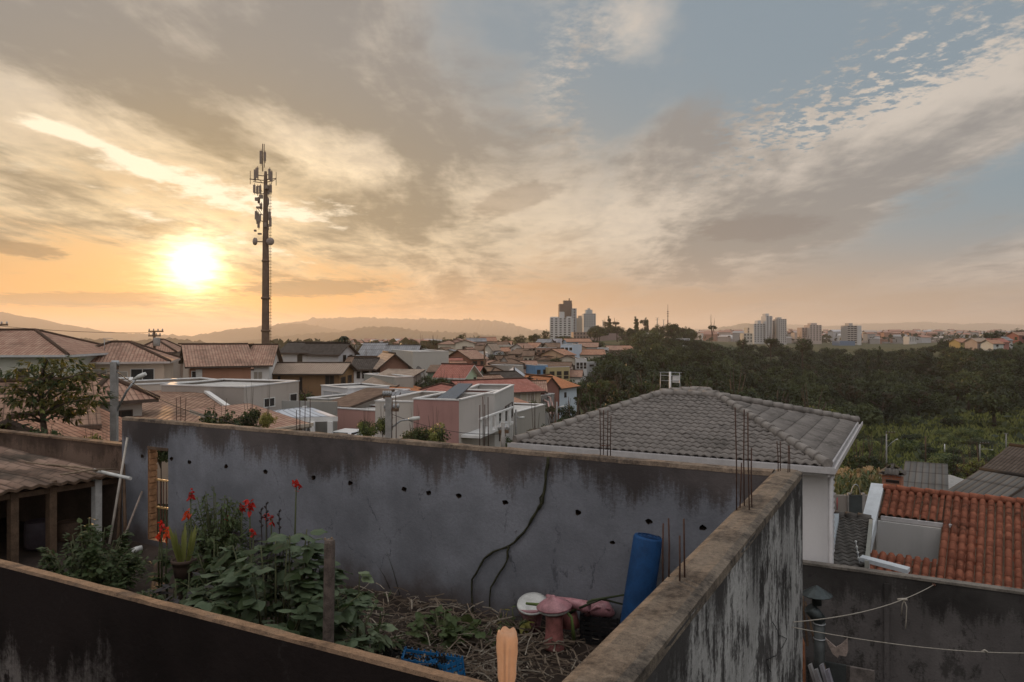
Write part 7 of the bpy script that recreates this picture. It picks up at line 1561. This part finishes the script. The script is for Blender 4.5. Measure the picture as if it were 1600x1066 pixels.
q = W(535, 537, 100); t = thing('palm_tree', 'small ragged dark palm just behind the ridge of the white house', 'palm tree', P(537, 100, -8)); mb = MB(); mb.tube([P(537, 100, -8), W(537, 533, 100)], [.2, .14], 7); mb.build('trunk', BARK, t); mb = MB(); r3 = random.Random(4); c = W(537, 531, 100)
for i in range(22):
    a = r3.uniform(0, 6.28); o = Vector((math.cos(a), math.sin(a), 0)); s = Vector((-o.y, o.x, 0)) * .22; A = [c, c + o * .5 + Vector((0, 0, r3.uniform(.1, .5))), c + o * r3.uniform(.8, 1.1) + Vector((0, 0, r3.uniform(-.5, .3)))]; mb.face([A[0] - s * .3, A[0] + s * .3, A[1] + s, A[1] - s]); mb.face([A[1] - s, A[1] + s, A[2] + s * .2, A[2] - s * .2])
mb.build('crown', LEAF_A, t)
# ---- high rises
def tower(label, u0, u1, vt, vb, d, depth, wall, floors, cols, wwall=None, yaw=0.0, cap=None, side_win=True, name='apartment_tower', wfrac=.45):
    a, b = P(u0, d), P(u1, d + yaw); fr = Fr(a, b); z0, z1 = zv(vb, d), zv(vt, d); t = thing(name, label, 'tower block', fr(fr.w / 2, depth / 2, z0)); w = fr.w; m = paint(wall, .25)
    mb = MB(); mb.obox(fr(0, 0, z0 - 14), fr(w, 0, 0) - fr(0, 0, 0), fr(0, depth, 0) - fr(0, 0, 0), Vector((0, 0, z1 - z0 + 14))); mb.build('wall', m, t)
    if cap:
        for (s0, s1, hh) in cap: mb = MB(); mb.obox(fr(w * s0, depth * .2, z1), fr(w * (s1 - s0), 0, 0) - fr(0, 0, 0), fr(0, depth * .6, 0) - fr(0, 0, 0), Vector((0, 0, hh))); mb.build('roof_room', m, t)
    if floors:
        fh = (z1 - z0) / floors
        for c in range(cols):
            for f in range(floors):
                s0 = w * ((c + .5) / cols - wfrac / 2 / cols); mb = MB(); q = fr(s0, -.05, z0 + f * fh + fh * .3); mb.obox(q, fr(w * wfrac / cols, 0, 0) - fr(0, 0, 0), fr(0, .1, 0) - fr(0, 0, 0), Vector((0, 0, fh * .5))); mb.build('window', DK, t)
    return t, fr, z0, z1
tower('white ten storey tower with two columns of dark windows on the hill', 859, 893, 497, 528, 600, 16, (.46, .46, .46), 9, 5, yaw=-3, cap=[(.0, .35, 1.0), (.42, .6, 5), (.75, .95, 1.2)], wfrac=.5)
tower('tall bare dark brown tower behind the white ten storey tower', 874, 894, 475, 528, 640, 15, (.13, .10, .085), 0, 0, cap=[(.35, 1.0, 3.0), (.8, .84, 5)])
tower('slim bluish grey tower at the right of the dark brown tower', 894, 901, 482, 528, 630, 14, (.27, .29, .31), 11, 1, wfrac=.3)
tower('plain beige block right of the bluish grey tower', 901, 910, 497, 520, 640, 12, (.40, .34, .28), 0, 0, cap=[(.35, .95, 2)])
tower('grey white apartment block with rows of windows right of the towers', 912, 931, 490, 512, 680, 16, (.38, .40, .41), 6, 5, cap=[(.2, .75, 3.5), (.4, .55, 5)], wfrac=.45)
tower('long low brown building with a flat roof at the foot of the towers', 896, 925, 519, 530, 520, 20, (.22, .17, .15), 2, 6, name='long_building'); tower('long low pinkish building right along the hill foot', 925, 990, 521, 528, 520, 20, (.24, .18, .17), 0, 0, name='long_building')
tower('tallest white high rise with a slim top in the middle distance', 1197, 1207, 494, 535, 900, 18, (.42, .42, .43), 13, 2, cap=[(.05, .6, 3)]); tower('white high rise wing left of the tallest high rise', 1178, 1196, 506, 535, 905, 18, (.40, .41, .42), 10, 4, cap=[(.4, .7, 4)])
tower('greyish high rise right of the tallest high rise', 1207.5, 1216, 501, 535, 910, 18, (.34, .34, .34), 11, 2); tower('wide pale high rise at the right of the tall group', 1216.5, 1229, 498.5, 536, 895, 18, (.38, .37, .37), 12, 4, cap=[(.1, .5, 2)])
tower('small pale block left of the tall group', 1168, 1178, 512, 530, 930, 14, (.40, .37, .33), 4, 2); tower('low cream block in front of the tall group', 1162, 1176, 521, 536, 860, 14, (.40, .38, .34), 3, 3)
tower('pinkish beige block with a stepped roof right of the tall group', 1253, 1266, 512, 527, 950, 16, (.36, .28, .25), 6, 3); tower('pinkish hotel like block with a white front', 1265, 1284, 508, 533, 940, 18, (.40, .34, .32), 8, 4, cap=[(.2, .7, 2.5)])
tower('striped grey tower with horizontal window bands', 1324, 1339, 509, 537, 900, 18, (.34, .32, .31), 9, 3, cap=[(.3, .7, 3)], wfrac=.8); tower('white slab joined to the striped grey tower', 1339.5, 1346, 509, 538, 900, 18, (.46, .45, .45), 0, 0)
tower('long bright blue shed below the striped tower', 1312, 1336, 533, 541, 850, 20, (.10, .16, .25), 0, 0, name='long_building'); tower('small white block at the right in the far town', 1421, 1432, 526, 534, 900, 14, (.44, .44, .44), 4, 3)
tower('tiny beige tower at the far left near the mast foot', 446, 454, 541, 556, 300, 8, (.36, .28, .22), 0, 0); tower('white gabled block on the slope right of the pine clump', 1008, 1030, 520, 530, 480, 12, (.36, .36, .34), 2, 3)
# ---- right hill roofs
for lab, u0, u1, d, ve, vb, wl, rc in (('round pale roofed hall on the right hill', 1527, 1546, 330, 534, 540, (.36, .3, .27), LIGHTT), ('low house with bright red roofs on the right hill', 1546, 1562, 330, 535, 541, (.40, .33, .31), PINKT), ('white house with a pale green front on the right hill', 1552, 1568, 320, 537, 543, (.48, .50, .48), TERRA), ('red roofed house at the right of the white one', 1562, 1577, 325, 535, 541, (.34, .16, .14), PINKT), ('small white roofed house near the right edge of the hill', 1574, 1582, 335, 532, 537, (.48, .47, .46), FIBRO), ('dark red house half hidden by the trees at the right edge', 1592, 1610, 350, 524, 532, (.24, .1, .09), TERRA_OLD), ('yellow house left of the round pale roof', 1500, 1507, 360, 535, 540, (.34, .27, .12), TERRA), ('salmon house beside the yellow house', 1507, 1513, 362, 534, 539, (.42, .25, .2), TERRA)):
    house(lab, (u0, d), (u1, d), 9, ve, vb, 'gable', 1.5, .5, wl, rc, [('f', .3, .5, .2, .7, dict(detail=False, frame=FRAME_D, pane=DK))], dirt=.15)
def far_town():
    r2 = random.Random(77); mats = [plain((.46, .45, .44), .8, .1), plain((.36, .30, .27), .8, .1), plain((.28, .27, .27), .8, .1), plain((.30, .16, .12), .8, .1), plain((.40, .40, .42), .8, .1)]; mb = MB()
    def add(u, d, z, w, h, rz, m):
        p = P(u, d, z); mb.box(p - Vector((0, 0, 6)), w, w * .8, h + 6, rz, m)
        M = Matrix.Rotation(rz, 3, 'Z'); q = [p + M @ Vector((sx * w * .55, sy * w * .45, h)) for sx, sy in ((-1, -1), (1, -1), (1, 1), (-1, 1))]; a, b = p + M @ Vector((-w * .5, 0, h + w * .16)), p + M @ Vector((w * .5, 0, h + w * .16)); k = 3 if r2.random() < .55 else m
        mb.face([q[0], q[1], b, a], k); mb.face([q[2], q[3], a, b], k)
    for i in range(1500):
        u = r2.uniform(1090, 1620); d = 1000 + 1600 * r2.random() ** .8; v = r2.uniform(524, 534) - (d - 1000) / 1600 * 8 + r2.uniform(-1, 2)
        add(u, d, max(zv(v + 2, d), -32), r2.uniform(8, 18), r2.uniform(3.5, 8), r2.uniform(-.4, .9), r2.randrange(5))
    for i in range(330):
        u = r2.uniform(545, 690); d = r2.uniform(620, 980); add(u, d, zv(r2.uniform(541, 552), d), r2.uniform(8, 14), r2.uniform(3.5, 6), r2.uniform(-.4, .9), r2.randrange(5))
    tag(mb.build('far_town', mats, loc=P(1300, 1500, -10)), 'countless tiny pale houses of the far town under the mountains', 'town', kind='stuff')
    mb = MB()
    for i in range(9000):
        if r2.random() < .6: u = r2.uniform(1090, 1640); d = 1000 + 1500 * r2.random(); v = r2.uniform(524, 534) - (d - 1000) / 1500 * 8; z = max(zv(v + 2, d), -32)
        else: u = r2.uniform(420, 780); d = r2.uniform(560, 990); z = zv(r2.uniform(540, 556), d)
        p = P(u, d, z + r2.uniform(0, 4)); n = rv(r2); s = n.cross(rv(r2)).normalized() * r2.uniform(2, 4); e = s.cross(n).normalized() * r2.uniform(2, 4); mb.face([p - s, p - e, p + s, p + e])
    tag(mb.build('far_wood', LEAF_A, loc=P(1300, 1500, -10)), 'dark greenery between the tiny far houses', 'wood', kind='stuff')
far_town()
